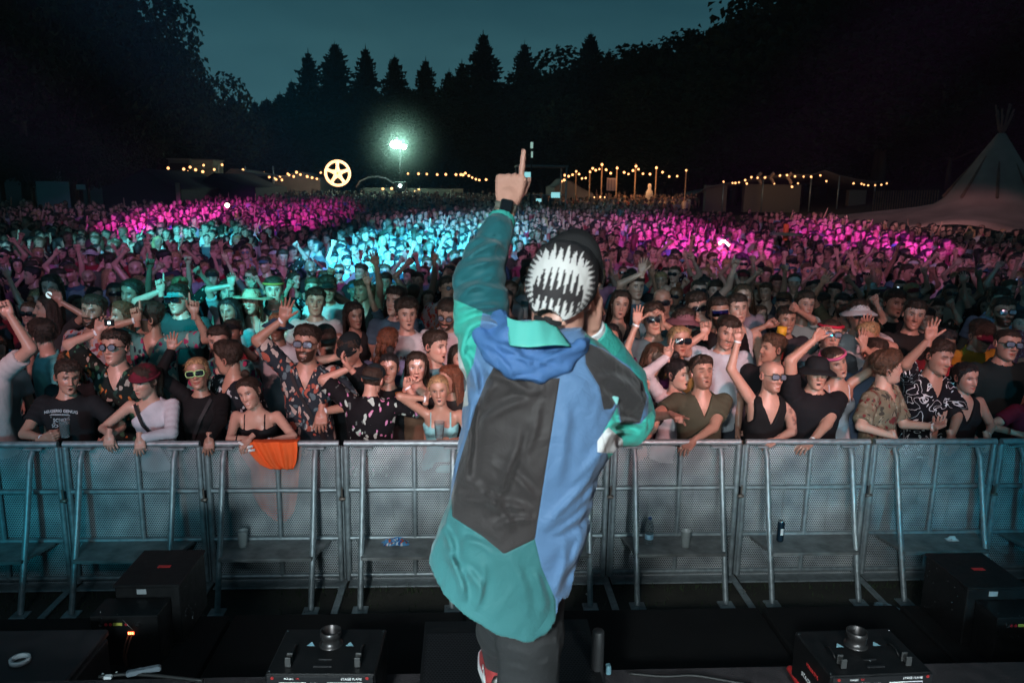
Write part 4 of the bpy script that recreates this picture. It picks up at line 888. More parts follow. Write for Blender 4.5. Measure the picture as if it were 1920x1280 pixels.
beam_machine(170, 'black cabinet with red label and lit display at the left of the low deck', False)
beam_machine(1845, 'black cabinet with red label at the right of the low deck', True)
# grille monitor below the performer, dark cylinder, cables, tape
GR = mat('speaker_grille', (.014, .014, .016), .5, metal=.5, bump=1, bscale=260)
mc = pixz(955, 1262, 1.0); e_ = empty('floor_monitor', (mc.x, mc.y - .06, 1.0), 'wide black floor speaker with hexagonal mesh grille at the performer feet', 'speaker')
b = MB(); w = .36; V = []
for x in (-w, w): V += [(x, -.10, .0), (x, .32, .0), (x, .32, .085), (x, -.10, .060)]
b.add(V, [[0, 1, 2, 3], [7, 6, 5, 4], [0, 4, 5, 1], [1, 5, 6, 2], [2, 6, 7, 3], [3, 7, 4, 0]]); b.obj('cabinet', BLK, e_)
b = MB(); hx_ = .0135
for i in range(50):
    for j in range(27):
        x = -w + .02 + i * hx_ + (j % 2) * hx_ / 2; y = -.085 + j * hx_ * .866
        if x > w - .02: continue
        z = .060 + (y + .10) * .025 / .42 * 1 + .006
        a = np.arange(6) * np.pi / 3 + np.pi / 6; o_ = np.stack([x + .0079 * np.cos(a), y + .0079 * np.sin(a), np.full(6, z)], 1); i_ = np.stack([x + .0052 * np.cos(a), y + .0052 * np.sin(a), np.full(6, z + .0005)], 1)
        b.add(np.concatenate([o_, i_]), [[k, (k + 1) % 6, 6 + (k + 1) % 6, 6 + k] for k in range(6)])
g_ = b.obj('mesh_grille', mat('grille_wire', (.030, .030, .034), .4, metal=.5), e_); g_['kind'] = 'stuff'
c = pixz(1118, 1278, 1.0); MBc = MB().lathe([(.0001, .0), (.026, 0), (.027, .02), (.026, .16), (.024, .225), (.022, .23), (.0001, .23)], 20); o = MBc.obj('black_canister', mat('rubber_black', (.016, .016, .017), .5), None, True, loc=(c.x, c.y, 1.001)); tag(o, 'upright dark cylinder standing right of the performer leg', 'canister')
c = pixz(1140, 1262, 1.0); tag(MB().box((0, 0, .02), (.02, .03, .04), bev=.004).obj('small_clamp', mat('teal_grey', (.10, .2, .24), .4), None, loc=(c.x, c.y, 1.001)), 'small pale clamp beside the dark cylinder', 'clamp')
c = pixz(38, 1241, SH); o = MB().lathe([(.030, 0), (.042, .0), (.042, .02), (.030, .02), (.030, 0)], 28).obj('tape_roll', mat('white_tape', (.55, .58, .60), .5), None, True, loc=(c.x, c.y - 0, .90 + .001)); 
c2 = pixz(38, 1241, .90); o.location = (c2.x, c2.y, .902); tag(o, 'roll of white tape lying on the black case at the left', 'tape roll')
cc = pixz(60, 1240, .90); e_ = empty('flight_case', (cc.x - .1, cc.y, DH), 'dark flat topped flight case at the lower left corner', 'flight case'); MB().box((0, .02, .13), (.62, .46, .255), bev=.008).obj('case_body', mat('case_laminate', (.022, .018, .020), .5, var=.4, vscale=12), e_); MB().box((0, .02, .282), (.63, .47, .036), bev=.008).obj('case_lid', mat('case_laminate'), e_)
b = MB(); q = [pixz(x, y, SH + .008) for x, y in ((420, 1273), (470, 1264), (520, 1268), (560, 1275))]
def cable(pts, r, m, label):
    P = np.array([list(p) for p in pts]); t = np.linspace(0, len(P) - 1, len(P) * 6); Pn = np.stack([np.interp(t, np.arange(len(P)), P[:, k]) for k in range(3)], 1)
    for _ in range(6): Pn[1:-1] = (Pn[:-2] + Pn[1:-1] * 2 + Pn[2:]) / 4
    tag(MB().tube(Pn, r, 6).obj('cable', m, None, True), label, 'cable')
cable([pixz(x, y, SH + .008) for x, y in ((185, 1268), (240, 1262), (300, 1266), (380, 1275))], .007, mat('black_rubber', (.01, .01, .01), .6), 'black cable on the stage edge beside the left cabinet')
cable([pixz(x, y, SH + .008) for x, y in ((1180, 1262), (1245, 1268), (1300, 1264), (1360, 1275), (1420, 1285))], .006, mat('black_rubber'), 'black cable looping along the stage right of the performer')
cable([pixz(x, y, SH + .02) for x, y in ((1481, 1252), (1490, 1266), (1500, 1285))], .016, mat('red_rubber', (.45, .02, .02), .4), 'thick red cable end left of the right flame machine')
c = pixz(270, 1262, SH); o = MB().box((0, 0, .012), (.13, .03, .022), bev=.006).obj('cable_connector', mat('grey_plastic', (.12, .14, .16), .4), None, loc=(c.x, c.y, SH + .001)); o.rotation_euler = (0, 0, R(18)); tag(o, 'grey cable connector lying on the stage edge at left', 'connector')
c = pixz(203, 1272, SH); tag(MB().box((0, 0, .008), (.03, .02, .014), bev=.003).box((-.03, .02, .006), (.01, .01, .01), bev=.002).box((.02, .03, .006), (.008, .008, .01), bev=.002).obj('adapter_plug', mat('white_plastic', (.6, .6, .6), .4), None, loc=(c.x, c.y, SH + .001)), 'small white and metal plug at the lower left', 'plug')
# ------------------------------------------------------------------ litter on the step plates
SZ = .372 + .001
def on_step(px, py): return pixz(px, py, SZ)
PL = bpy.data.materials.new('clear_plastic'); PL.use_nodes = True; q = PL.node_tree.nodes['Principled BSDF']; q.inputs['Base Color'].default_value = (.7, .8, .82, 1); q.inputs['Transmission Weight'].default_value = .85; q.inputs['Roughness'].default_value = .12; q.inputs['IOR'].default_value = 1.15
FROST = bpy.data.materials.new('frosted_plastic'); FROST.use_nodes = True; q = FROST.node_tree.nodes['Principled BSDF']; q.inputs['Base Color'].default_value = (.5, .55, .55, 1); q.inputs['Alpha'].default_value = .45; q.inputs['Roughness'].default_value = .3
def cup(loc, label, m=FROST, s=1.):
    o = MB().lathe([(.0001, .002), (.028 * s, .0), (.030 * s, .004), (.038 * s, .125 * s), (.040 * s, .127 * s), (.037 * s, .124 * s), (.027 * s, .006), (.0001, .006)], 22).obj('plastic_cup', m, None, True, loc=loc); tag(o, label, 'cup'); return o
p = on_step(456, 1024); cup((p.x, p.y, SZ), 'frosted plastic cup standing on the step of the vest covered barrier', s=1.0)
p = on_step(1285, 1024); cup((p.x, p.y, SZ), 'empty clear cup beside the water bottle on the barrier step')
p = on_step(1217, 1018); e_ = empty('water_bottle', (p.x, p.y + .01, SZ), 'clear plastic water bottle with blue cap on the barrier step', 'bottle')
MB().lathe([(.0001, .001), (.028, .0), (.031, .01), (.031, .055), (.029, .06), (.031, .07), (.031, .135), (.022, .165), (.0125, .18), (.0125, .192)], 22).obj('bottle_body', PL, e_, True); MB().lathe([(.0315, .035), (.0322, .036), (.0322, .075), (.0315, .076)], 22).obj('paper_label', mat('bottle_label', (.30, .55, .70), .5), e_, True); MB().lathe([(.0001, .205), (.013, .205), (.014, .203), (.014, .188), (.0001, .188)], 16).obj('bottle_cap', mat('blue_cap', (.02, .08, .25), .4), e_, True)
p = on_step(1462, 1014); e_ = empty('drinks_can', (p.x, p.y, SZ), 'dark slim drinks can with silver rim on the barrier step', 'can')
MB().lathe([(.0001, .002), (.020, .0), (.0265, .010), (.0265, .150), (.023, .160)], 22).obj('can_body', mat('can_paint', (.02, .05, .08), .25, metal=.6), e_, True); MB().lathe([(.023, .1602), (.0235, .166), (.0225, .166), (.021, .161), (.0001, .161)], 22).obj('can_lid', mat('bright_aluminium', (.8, .8, .8), .25, metal=1), e_, True); MB().box((.0, -.0265, .085), (.022, .003, .05), bev=.001).obj('white_emblem', WHT, e_)
def crumple(loc, w, d, h, m, name, label, cat, seed, n=9):
    r_ = np.random.default_rng(seed); P = []
    for i in range(n):
        for j in range(n):
            u, v = i / (n - 1) * 2 - 1, j / (n - 1) * 2 - 1; k = (1 - abs(u) ** 3) * (1 - abs(v) ** 3); P.append((u * w / 2 * (1 + .12 * r_.normal()), v * d / 2 * (1 + .12 * r_.normal()), h * k * r_.uniform(.25, 1) + .002))
    o = MB().grid(np.array(P).reshape(n, n, 3)).obj(name, m, None, False, loc=loc); md = o.modifiers.new('thickness', 'SOLIDIFY'); md.thickness = .002; tag(o, label, cat); return o
p = on_step(742, 1018); crumple((p.x, p.y, SZ), .17, .09, .045, pattern('packet_print', (.10, .30, .55), [(.65, .68, .7), (.45, .10, .04), (.04, .10, .30)], 'leaf', 22, .45), 'crisp_packet', 'crumpled blue and orange crisp packet left of the performer', 'packet', 4)
p = on_step(1785, 1012); crumple((p.x, p.y, SZ), .085, .05, .035, mat('paper_white', (.6, .66, .68), .8), 'napkin', 'crumpled pale napkin on the right hand barrier step', 'napkin', 5)
p = pixz(1655, 1124, .02); o = crumple((p.x, p.y - .08, .005), .17, .05, .03, mat('flat_carton', (.28, .40, .45), .6), 'trodden_carton', 'flattened pale carton lying in the pit at right', 'carton', 6); o.rotation_euler = (0, 0, R(-38))
for i, (px, py, c_, nm) in enumerate(((110, 1098, (.5, .6, .6), 'tiny pale scrap in the pit left'), (600, 1100, (.3, .35, .3), 'small torn paper scrap under the middle barrier'), (1105, 1115, (.6, .6, .6), 'white scrap in the pit right of the performer'), (1390, 1108, (.6, .5, .4), 'small scrap on the grass below the can'), (640, 1104, (.25, .35, .3), 'crushed wrapper in the pit beside the seam'))):
    p = pixz(px, py, 0); crumple((p.x, p.y, .004), .05, .03, .012, mat('scrap%d' % i, c_, .7), 'paper_scrap', nm, 'litter', 20 + i, 4)
# ------------------------------------------------------------------ trees
LEAF = mat('dark_foliage', (.022, .034, .022), .9, spec=.1, var=.5, vscale=.6); NEEDLE = mat('conifer_needles', (.016, .026, .022), .9, spec=.1, var=.4, vscale=.7); BARK = mat('bark', (.05, .04, .03), .9, bump=.5)
def conifer_mesh(seed, h=1., w=.17):
    r_ = np.random.default_rng(seed); V = []; T = []; n = 0; z = .10
    while z < .985:
        rad = w * (1 - z) ** .78 * r_.uniform(.78, 1.15) + .004; nb = int(r_.integers(8, 12)); a0 = r_.uniform(0, 6.3)
        for k in range(nb):
            a = a0 + k * 2 * np.pi / nb + r_.uniform(-.25, .25); L = rad * r_.uniform(.55, 1.2); dr = .22 * L + .004; d = np.array([math.cos(a), math.sin(a), 0]); p = np.array([-d[1], d[0], 0])
            for s_ in range(4):
                f0, f1 = s_ / 4, (s_ + 1.25) / 4; ww = .26 * L * (1 - f0 * .75) * r_.uniform(.7, 1.3)
                A = d * L * f0 + [0, 0, z - dr * f0 ** 1.4]; B = d * L * f1 + [0, 0, z - dr * f1 ** 1.2 + .012 * (f1 > .9)]
                j = r_.uniform(-.3, .3); V += [A + p * ww, A - p * ww, B, (A + B) / 2 + [0, 0, -.020 * r_.uniform(.6, 1.6)]]; T += [[n, n + 1, n + 2], [n, n + 3, n + 2], [n + 1, n + 3, n + 2]]; n += 4
        z += .013 + .012 * (1 - z) * r_.uniform(.7, 1.3)
    V += [np.array([.004, 0, .96]), np.array([-.004, 0, .96]), np.array([0, 0, 1.02])]; T.append([n, n + 1, n + 2])
    return mesh_np('crown', np.array(V), None, T, False)
def broad_mesh(seed, n=6500):
    r_ = np.random.default_rng(seed); bl = [(r_.normal(0, .20), r_.normal(0, .20), r_.uniform(.42, .82), r_.uniform(.13, .23)) for _ in range(13)] + [(0, 0, .62, .27)]
    V = []; c = np.array(bl); w = c[:, 3] ** 2; w /= w.sum(); ii = r_.choice(len(bl), n, p=w); d = r_.normal(size=(n, 3)); d /= np.linalg.norm(d, axis=1)[:, None]
    rr = c[ii, 3] * r_.uniform(.62, 1.03, n); P = c[ii, :3] + d * rr[:, None] * [1, 1, .85]; s_ = r_.uniform(.008, .021, n)
    a = r_.normal(size=(n, 3)); a /= np.linalg.norm(a, axis=1)[:, None]; b = np.cross(a, d); b /= np.linalg.norm(b, axis=1)[:, None] + 1e-9
    V = np.stack([P + a * s_[:, None], P - a * s_[:, None] * .6 + b * s_[:, None], P - a * s_[:, None] * .5 - b * s_[:, None], P + d * s_[:, None] * .8], 1).reshape(-1, 3); k = np.arange(n)[:, None] * 4
    return mesh_np('crown', V, None, np.concatenate([k + [0, 1, 3], k + [1, 2, 3], k + [2, 0, 3]]), False), bl
CON = [conifer_mesh(s, w=w) for s, w in ((1, .22), (2, .26), (3, .20), (4, .25), (5, .21))]; BRO = []
for s in range(5):
    m_, bl = broad_mesh(50 + s); m_.materials.append(LEAF); t = MB().tube([(0, 0, -.03), (.004, 0, .2), (.0, .01, .42), (.01, 0, .66)], [.022, .017, .012, .004], 7)
    for q in bl[:6]: t.tube([(0, 0, .3), (q[0] * .5, q[1] * .5, (q[2] + .3) / 2 + .02), (q[0], q[1], q[2])], [.010, .007, .002], 5)
    tm = t.mesh('trunk'); tm.materials.append(BARK); BRO.append((m_, tm))
CTR = MB().tube([(0, 0, -.03), (0, 0, .5), (0, 0, .98)], [.014, .009, .002], 7).mesh('trunk'); CTR.materials.append(BARK)
for m_ in CON: m_.materials.append(NEEDLE)
def tree(kind, x, y, h, k, label, group, wid=1.):
    z = float(ground_z(x, y)) - .2; e_ = empty('pine_tree' if kind == 'c' else 'broadleaf_tree', (x, y, z), label, 'tree', group, rnd.uniform(0, 6.28)); e_.scale = (h * wid, h * wid, h)
    if kind == 'c': link(CON[k % 5], 'crown', None, e_); link(CTR, 'trunk', None, e_)
    else: link(BRO[k % 5][0], 'crown', None, e_); link(BRO[k % 5][1], 'trunk', None, e_)
def tree_top(kind, px, py, Y, k, label, group, wid=1., top=.96):
    p = pix(px, py, Y); g_ = float(ground_z(p.x, Y)) - .2; h = (p.z - g_) / (1.02 if kind == 'c' else top); tree(kind, p.x, Y, h, k, label, group, wid)
GC, GL, GR_, GM = 'conifers on the skyline', 'broadleaf trees at the left edge', 'broadleaf trees on the right hillside', 'dark wood behind the festival field'
for i, (px, py, lab) in enumerate(((577, 88, 'ragged conifer at the left end of the skyline row, leaning branches'), (627, 72, 'second tall conifer from the left, broad dense crown'), (685, 80, 'third conifer from the left with a rounded ragged top'), (740, 99, 'slender conifer directly above the floodlight'), (798, 104, 'small isolated pointed conifer right of the floodlight'), (866, 108, 'low conifer left of the twin tall ones'), (906, 53, 'tallest conifer of the skyline with layered branches'), (984, 71, 'broad conifer above the raised finger'), (1108, 54, 'sharp topped conifer where the right hill begins'), (1142, 88, 'small conifer tip beside the sharp topped one'), (1196, 103, 'small conifer merging into the right hill'), (546, 146, 'short conifer at the foot of the skyline row on the left'), (842, 125, 'thin low conifer in the skyline gap'))):
    tree_top('c', px, py, 118 + (i * 7) % 13, i, lab, GC, 1.5 + .2 * (i % 3 == 1))
n = 0
for px in np.arange(430, 1260, 24):   # lower wood line
    py = np.interp(px, [430, 470, 520, 600, 740, 860, 950, 1050, 1150, 1260], [172, 178, 176, 158, 168, 165, 150, 140, 112, 95]) + rnd.uniform(-9, 14); k = rnd.random() < .65
    tree_top('c' if k else 'b', px + rnd.uniform(-6, 6), py, 108 + rnd.uniform(-6, 8), n, 'dark tree of the unbroken wood below the skyline conifers', GM, 2.1 if k else 1.25); n += 1
for px in np.arange(420, 1700, 46):
    py = np.interp(px, [430, 900, 1250, 1700], [205, 195, 150, 90]) + rnd.uniform(-14, 24)
    tree_top('b', px + rnd.uniform(-12, 12), py, 96 + rnd.uniform(-4, 4), n, 'dark broadleaf tree filling the wood behind the lights', GM, 1.5); n += 1
for px in np.arange(430, 1700, 60):
    tree_top('b', px + rnd.uniform(-15, 15), 262 + rnd.uniform(-20, 24), 86 + rnd.uniform(-2, 4), n, 'low dark tree along the foot of the wood', GM, 1.9); n += 1
for i, (px, py) in enumerate(((1180, 108), (1215, 96), (1262, 84), (1300, 72), (1342, 38), (1372, 60), (1405, 34), (1436, 16), (1468, 22), (1500, -12), (1560, -40), (1620, -70), (1690, -110), (1770, -150), (1850, -190), (1930, -220))):
    tree_top('b', px, py, 92 - i * 1.2, i, ('bushy tree on the right hill skyline ' + ('just right of the conifers' if i < 5 else 'under the top picture edge' if i < 10 else 'rising out of the picture at right')), GR_, 1.1)
for i in range(46):
    px = rnd.uniform(1180, 2000); py = np.interp(px, [1180, 1450, 2000], [130, 60, -90]) + rnd.uniform(10, 240)
    if py > 235: py -= 60
    tree_top('b', px, py, 62 + rnd.uniform(-4, 16) if px > 1450 else 76, i, 'dark broadleaf tree covering the right hillside', GR_, 1.35)
for i, (px, py, Y) in enumerate(((-60, -160, 46), (40, -190, 50), (120, -150, 54), (200, -120, 56), (262, -60, 58), (318, -35, 60), (352, 35, 62), (376, 95, 64), (400, 150, 66), (430, 190, 68), (20, 20, 60), (110, 60, 62), (190, 60, 64), (290, 110, 66), (340, 170, 64), (80, 170, 58), (230, 190, 60), (395, 225, 66), (-20, 130, 52), (455, 235, 70), (500, 250, 74), (330, 260, 60), (250, 250, 56), (140, 240, 54), (40, 230, 52))):
    tree_top('b', px - 95 - max(0, 60 - py) * .55, py, Y, i, ('huge dark broadleaf tree at the left edge of the field' if i < 6 else 'dark tree at the right flank of the left tree mass' if i < 10 or i == 17 else 'dark tree inside the mass of trees at left'), GL, .8 if i < 10 else 1.0, .9)
# ------------------------------------------------------------------ tents, tower, lights far behind
CANV = mat('grey_canvas', (.16, .15, .155), .8, var=.15, vscale=1.5); CANV2 = mat('tipi_canvas', (.34, .23, .18), .85, var=.3, vscale=.8, bump=.3, bscale=6); DARKT = mat('dark_tent_cloth', (.012, .013, .018), .8, var=.2); WOODM = mat('raw_timber', (.16, .10, .06), .8, var=.3, vscale=4)
BULB = mat('warm_bulb', (1, .6, .3), .4, emis=(1, .45, .17), estr=2.9); WHB = mat('floodlight_glow', (1, 1, 1), .4, emis=(.72, 1, .90), estr=60); POLE = mat('painted_pole', (.35, .22, .14), .6)
SPH = MB().lathe([(.0001, -1), (.5, -.87), (.87, -.5), (1, 0), (.87, .5), (.5, .87), (.0001, 1)], 10).mesh('bulb'); SPH.materials.append(BULB)
def festoon(pts, Y, label, r=.09, sag=True, Yf=None):
    """pts in photo pixels, bulbs on a cable"""
    P = [pix(x, y, Y if Yf is None else Yf(i)) for i, (x, y) in enumerate(pts)]; e_ = empty('string_lights', P[0], label, 'string lights', 'warm festoon strings behind the crowd')
    c = MB().tube([p - P[0] + Vector((0, 0, r)) for p in P], .012, 4).obj('cable', BLK, e_)
    for p in P:
        o = link(SPH, 'bulb', None, e_, p - P[0]); s = r * rnd.uniform(.85, 1.15); o.scale = (s, s, s)
Z5 = lambda L: [(x / 2.743, 240 + y / 2.743) for x, y in L]; Z6 = lambda L: [(600 + x / 3.2, 240 + y / 3.2) for x, y in L]; Z7 = lambda L: [(1200 + x / 2.667, 200 + y / 2.667) for x, y in L]
festoon(Z5([(865, 207), (898, 228), (916, 235), (943, 234), (967, 225), (1006, 215), (1043, 225), (1102, 214), (1142, 190)]), 56, 'warm bulbs strung low in front of the white containers')
festoon(Z5([(945, 212), (978, 202), (1047, 192)]), 58, 'three warm bulbs above the container string')
festoon(Z5([(1225, 241), (1240, 241), (1250, 215)]), 57, 'short warm string beside the pale tent roof')
festoon(Z5([(1357, 231), (1385, 253), (1410, 258), (1420, 265), (1440, 250), (1450, 268), (1480, 236), (1487, 242), (1510, 250), (1525, 228), (1545, 240), (1580, 250), (1605, 256), (1630, 262), (1650, 230)]), 62, 'dense warm string leading up to the lit wheel sign')
festoon(Z6([(528, 274), (591, 275), (641, 277), (703, 280), (755, 279), (816, 280), (845, 280), (872, 272)]), 64, 'level warm string right of the floodlight mast')
festoon(Z6([(858, 282), (893, 287), (913, 298), (935, 308), (956, 313), (997, 310)]), 63, 'warm string dropping towards the raised hand')
festoon(Z6([(1450, 320), (1465, 313), (1469, 284), (1492, 290), (1515, 281), (1537, 261), (1554, 277), (1572, 303), (1594, 301), (1620, 264)]), 50, 'warm bulbs beside the pointed grey tent', .07)
festoon(Z6([(1620, 264), (1636, 243), (1654, 254), (1676, 247), (1692, 220), (1717, 251), (1744, 272), (1783, 241), (1825, 267), (1851, 277), (1878, 256), (1896, 230)]), 50, 'warm garland sagging between the timber poles, middle part', .07)
festoon(Z6([(1911, 248)]) + Z7([(15, 336), (50, 338), (82, 306), (113, 328), (146, 350), (186, 348), (231, 319)]), 50, 'warm garland ending at the last timber pole on the right', .07)
festoon(Z7([(418, 376), (463, 382), (477, 382), (495, 379), (526, 368), (557, 353), (588, 356), (625, 355), (700, 345), (735, 343), (775, 349), (818, 350), (856, 351), (902, 344)]), 56, 'warm string along the roof edge of the stretch tent', .07)
festoon(Z7([(534, 385), (671, 385), (760, 401), (790, 384), (932, 373)]), 57, 'loose warm bulbs hanging under the stretch tent', .07)
festoon(Z7([(1068, 384), (1108, 386), (1120, 391), (1141, 394), (1176, 393), (1207, 391), (1234, 384)]), 54, 'warm string right of the stretch tent', .06)
festoon(Z6([(377, 366), (430, 364)]), 58, 'pair of low warm bulbs over the bar counter', .08); festoon(Z6([(570, 380), (593, 370)]), 58, 'low warm bulbs right of the mast foot', .08)
festoon(Z6([(1646, 416), (1682, 414), (1708, 416)]), 48, 'three small warm bulbs low at the tent foot', .05)
for i, (x, yt) in enumerate(((1080, 322), (1106, 320), (1129, 308), (1157, 314), (1192, 310), (1231, 314), (1287, 320))):
    t = pix(x, yt, 50.2); gz = float(ground_z(t.x, 50)); tag(MB().tube([(0, 0, 0), (0, 0, t.z - gz + .1)], [.05, .04], 8).obj('timber_pole', POLE, None, True, loc=(t.x, 50.2, gz)), 'timber pole carrying the warm garland, number %s from the left' % ['one', 'two', 'three', 'four', 'five', 'six', 'seven'][i], 'pole', 'timber poles of the garland')
for (x, y, Y, en) in ((1150, 318, 49, 160), (1220, 322, 49, 160), (590, 326, 60, 160), (880, 326, 60, 110), (360, 325, 55, 60), (1500, 330, 55, 90)):
    d = bpy.data.lights.new('bulb_light', 'POINT'); d.energy = en; d.color = (1, .50, .22); d.shadow_soft_size = 1.2; o = bpy.data.objects.new('bulb_light', d); COL.objects.link(o); o.location = pix(x, y, Y)
# lit wheel sign
c = pix(633, 325, 60); r = 21.5 / F * 60; e_ = empty('lit_wheel_sign', c, 'glowing round sign shaped like a wheel with five spokes', 'sign'); EM = mat('sign_tube', (1, .8, .6), .4, emis=(1, .52, .24), estr=2.4)
MB().tube([(r * math.sin(a), 0, r * math.cos(a)) for a in np.linspace(0, 2 * np.pi, 41)[:-1]], r * .11, 8, closed=True).obj('ring', EM, e_, True)
for k in range(5):
    a = k * 2 * np.pi / 5 + .0; b = MB(); d = Vector((math.sin(a), 0, math.cos(a))); p = Vector((math.cos(a), 0, -math.sin(a)))
    b.tube([d * r * .10, d * r * .5, d * r * .97], [r * .24, r * .13, r * .12], 8)
    b.obj('spoke', EM, e_, True)
MB().lathe([(.0001, 0), (r * .16, 0), (r * .16, .06), (.0001, .06)], 14).obj('hub', mat('sign_hub', (.3, .15, .06), .5, emis=(1, .4, .15), estr=1.2), e_).rotation_euler = (R(90), 0, 0)
MB().tube([(0, .15, -c.z + float(ground_z(c.x, 60))), (0, .15, r)], .06, 8).obj('post', BLK, e_, True)
# floodlight mast
c = pix(750, 272, 58); gz = float(ground_z(c.x, 58)); e_ = empty('floodlight_mast', (c.x, 58, gz), 'tall mast with a glaring greenish white floodlight', 'floodlight')
hh = c.z - gz; MB().tube([(0, .1, 0), (0, .1, hh - .3)], [.09, .05], 8).obj('mast', BLK, e_, True)
for s in (-1, 1): MB().box((s * .30, 0, hh + (.02 if s < 0 else -.1)), (.5, .18, .34), bev=.03).obj('lamp_housing', BLK, e_); o = MB().lathe([(.0001, -1), (.5, -.87), (.87, -.5), (1, 0), (.87, .5), (.5, .87), (.0001, 1)], 12).obj('lamp_glass', WHB, e_, True, loc=(s * .28, -.12, hh + (.02 if s < 0 else -.12))); o.scale = (.42, .14, .28) if s < 0 else (.2, .1, .17)
b = MB()
for k in range(4): b.tube([(0, .1, hh * .42), (1.1 * math.cos(k * 1.57 + .7), .1 + 1.1 * math.sin(k * 1.57 + .7), 0)], .05, 6)
b.obj('stay', BLK, e_, True); MB().box((0, .1, hh * .30), (.9, .9, hh * .36), bev=.05).obj('mast_cabinet', BLK, e_); MB().lathe([(.0001, -.12), (.12, 0), (.0001, .12)], 10, (0, -.4, hh * .42)).obj('small_lamp', WHB, e_)
d = bpy.data.lights.new('floodlight_beam', 'POINT'); d.energy = 900; d.color = (.50, 1, .76); d.shadow_soft_size = .3; o = bpy.data.objects.new('floodlight_beam', d); COL.objects.link(o); o.location = (c.x, 57.3, c.z)
# thin camera pole
c = pix(997, 276, 44); gz = float(ground_z(c.x, 44)); e_ = empty('camera_pole', (c.x, 44, gz), 'thin tall pole with a small pale device on top', 'pole'); MB().tube([(0, 0, 0), (0, 0, c.z - gz)], .035, 6).obj('pole', BLK, e_, True); MB().box((0, 0, c.z - gz + .1), (.14, .16, .34), bev=.02).box((.02, 0, c.z - gz - .4), (.10, .12, .34), bev=.02).obj('device', mat('pale_device', (.45, .6, .55), .4, emis=(.5, .8, .7), estr=.5), e_)
# mixing tower
c0 = pix(1013, 352, 46); e_ = empty('mixing_tower', (c0.x, 46, float(ground_z(c0.x, 46))), 'open scaffold mixing desk tower with small lit screens', 'tower'); w, h = 1.35, 3.6
for sx_ in (-1, 1):
    for sy_ in (-1, 1): MB().tube([(sx_ * w, sy_ * w, 0), (sx_ * w, sy_ * w, h)], .05, 6).obj('post', GALV, e_, True)
for z in (1.15, h): MB().box((0, 0, z), (2 * w + .2, 2 * w + .2, .10), bev=.02).obj('platform', mat('tower_deck', (.12, .16, .17), .7), e_)
MB().tube([(-w, -w - .04, 2.0), (w, -w - .04, 2.0)], .03, 6).obj('guard_rail', GALV, e_, True)
for x, z, s in ((-.9, 3.1, .5), (.75, 2.0, .5), (-.2, 1.7, .3)): MB().box((x, -w - .1, z), (s, .05, s * .6), bev=.01).obj('screen', mat('screen_glow', (.2, .6, .6), .3, emis=(.35, .85, .9), estr=.8), e_)
for k in range(5): MB().box((-.9 + k * .4, 0, 1.55 + .1 * (k % 2)), (.3, .5, .7), bev=.08).obj('equipment_rack', mat('rack_grey', (.05, .06, .07), .6), e_)
def marquee(pts, base, Y, dep, m, label, name='tent', walls=True):
    """pts: left eave, peak, right eave in photo pixels"""
    L_, P_, R_ = [pix(x, y, Y) for x, y in pts]; gz = float(ground_z(P_.x, Y)); e_ = empty(name, (P_.x, Y, gz), label, 'tent')
    f = lambda p, dy: np.array([p.x - P_.x, dy, p.z - gz]); b = MB(); n = 7
    rows = []
    for dy, k in ((-.0, 0), (dep * .5, .0), (dep, 0)):
        row = []
        for (A, B) in ((L_, P_), (P_, R_)):
            for t in np.linspace(0, 1, n): q = np.array(f(A, 0)) * (1 - t) + np.array(f(B, 0)) * t; row.append([q[0], dy, q[2] - .12 * math.sin(math.pi * t)])
        rows.append(row)
    b.grid(np.array(rows)[::-1]); o = b.obj('roof', m, e_, True); md = o.modifiers.new('t', 'SOLIDIFY'); md.thickness = .05
    b = MB(); A, B, C_ = f(L_, .05), f(R_, .05), f(P_, .05); b.add([[A[0], .05, A[2]], [B[0], .05, B[2]], [C_[0], .05, C_[2] - .1]], None, [[0, 1, 2]]); b.obj('gable', m, e_)
    if walls:
        b = MB(); b.add([[A[0], .06, 0], [B[0], .06, 0], [B[0], .06, B[2]], [A[0], .06, A[2]], [A[0], dep, 0], [A[0], dep, A[2]], [B[0], dep, 0], [B[0], dep, B[2]]], [[0, 1, 2, 3], [4, 0, 3, 5], [1, 6, 7, 2]]); b.obj('side_wall', m, e_)
    return e_
marquee(((190, 352), (268, 316), (338, 356)), 380, 40, 8, DARKT, 'dark pitched marquee at the left, its right corner post pale'); marquee(((342, 356), (402, 324), (478, 352)), 380, 46, 8, DARKT, 'second dark pitched marquee left of the wheel sign')
e_ = marquee(((405, 334), (434, 316), (515, 330)), 360, 56, 6, CANV, 'pale flat tent roof behind the second dark marquee', walls=False)
for px in (410, 460, 512): p = pix(px, 332, 56); MB().tube([(p.x - e_.location.x, .1, 0), (p.x - e_.location.x, .1, p.z)], .05, 6).obj('pole', GALV, e_, True)
marquee(((1040, 352), (1062, 334), (1112, 364)), 365, 52, 6, CANV, 'grey pointed tent below the warm garland')
marquee(((510, 332), (560, 322), (600, 336)), 350, 64, 6, CANV, 'low pale bar roof under the dense warm string', walls=True)
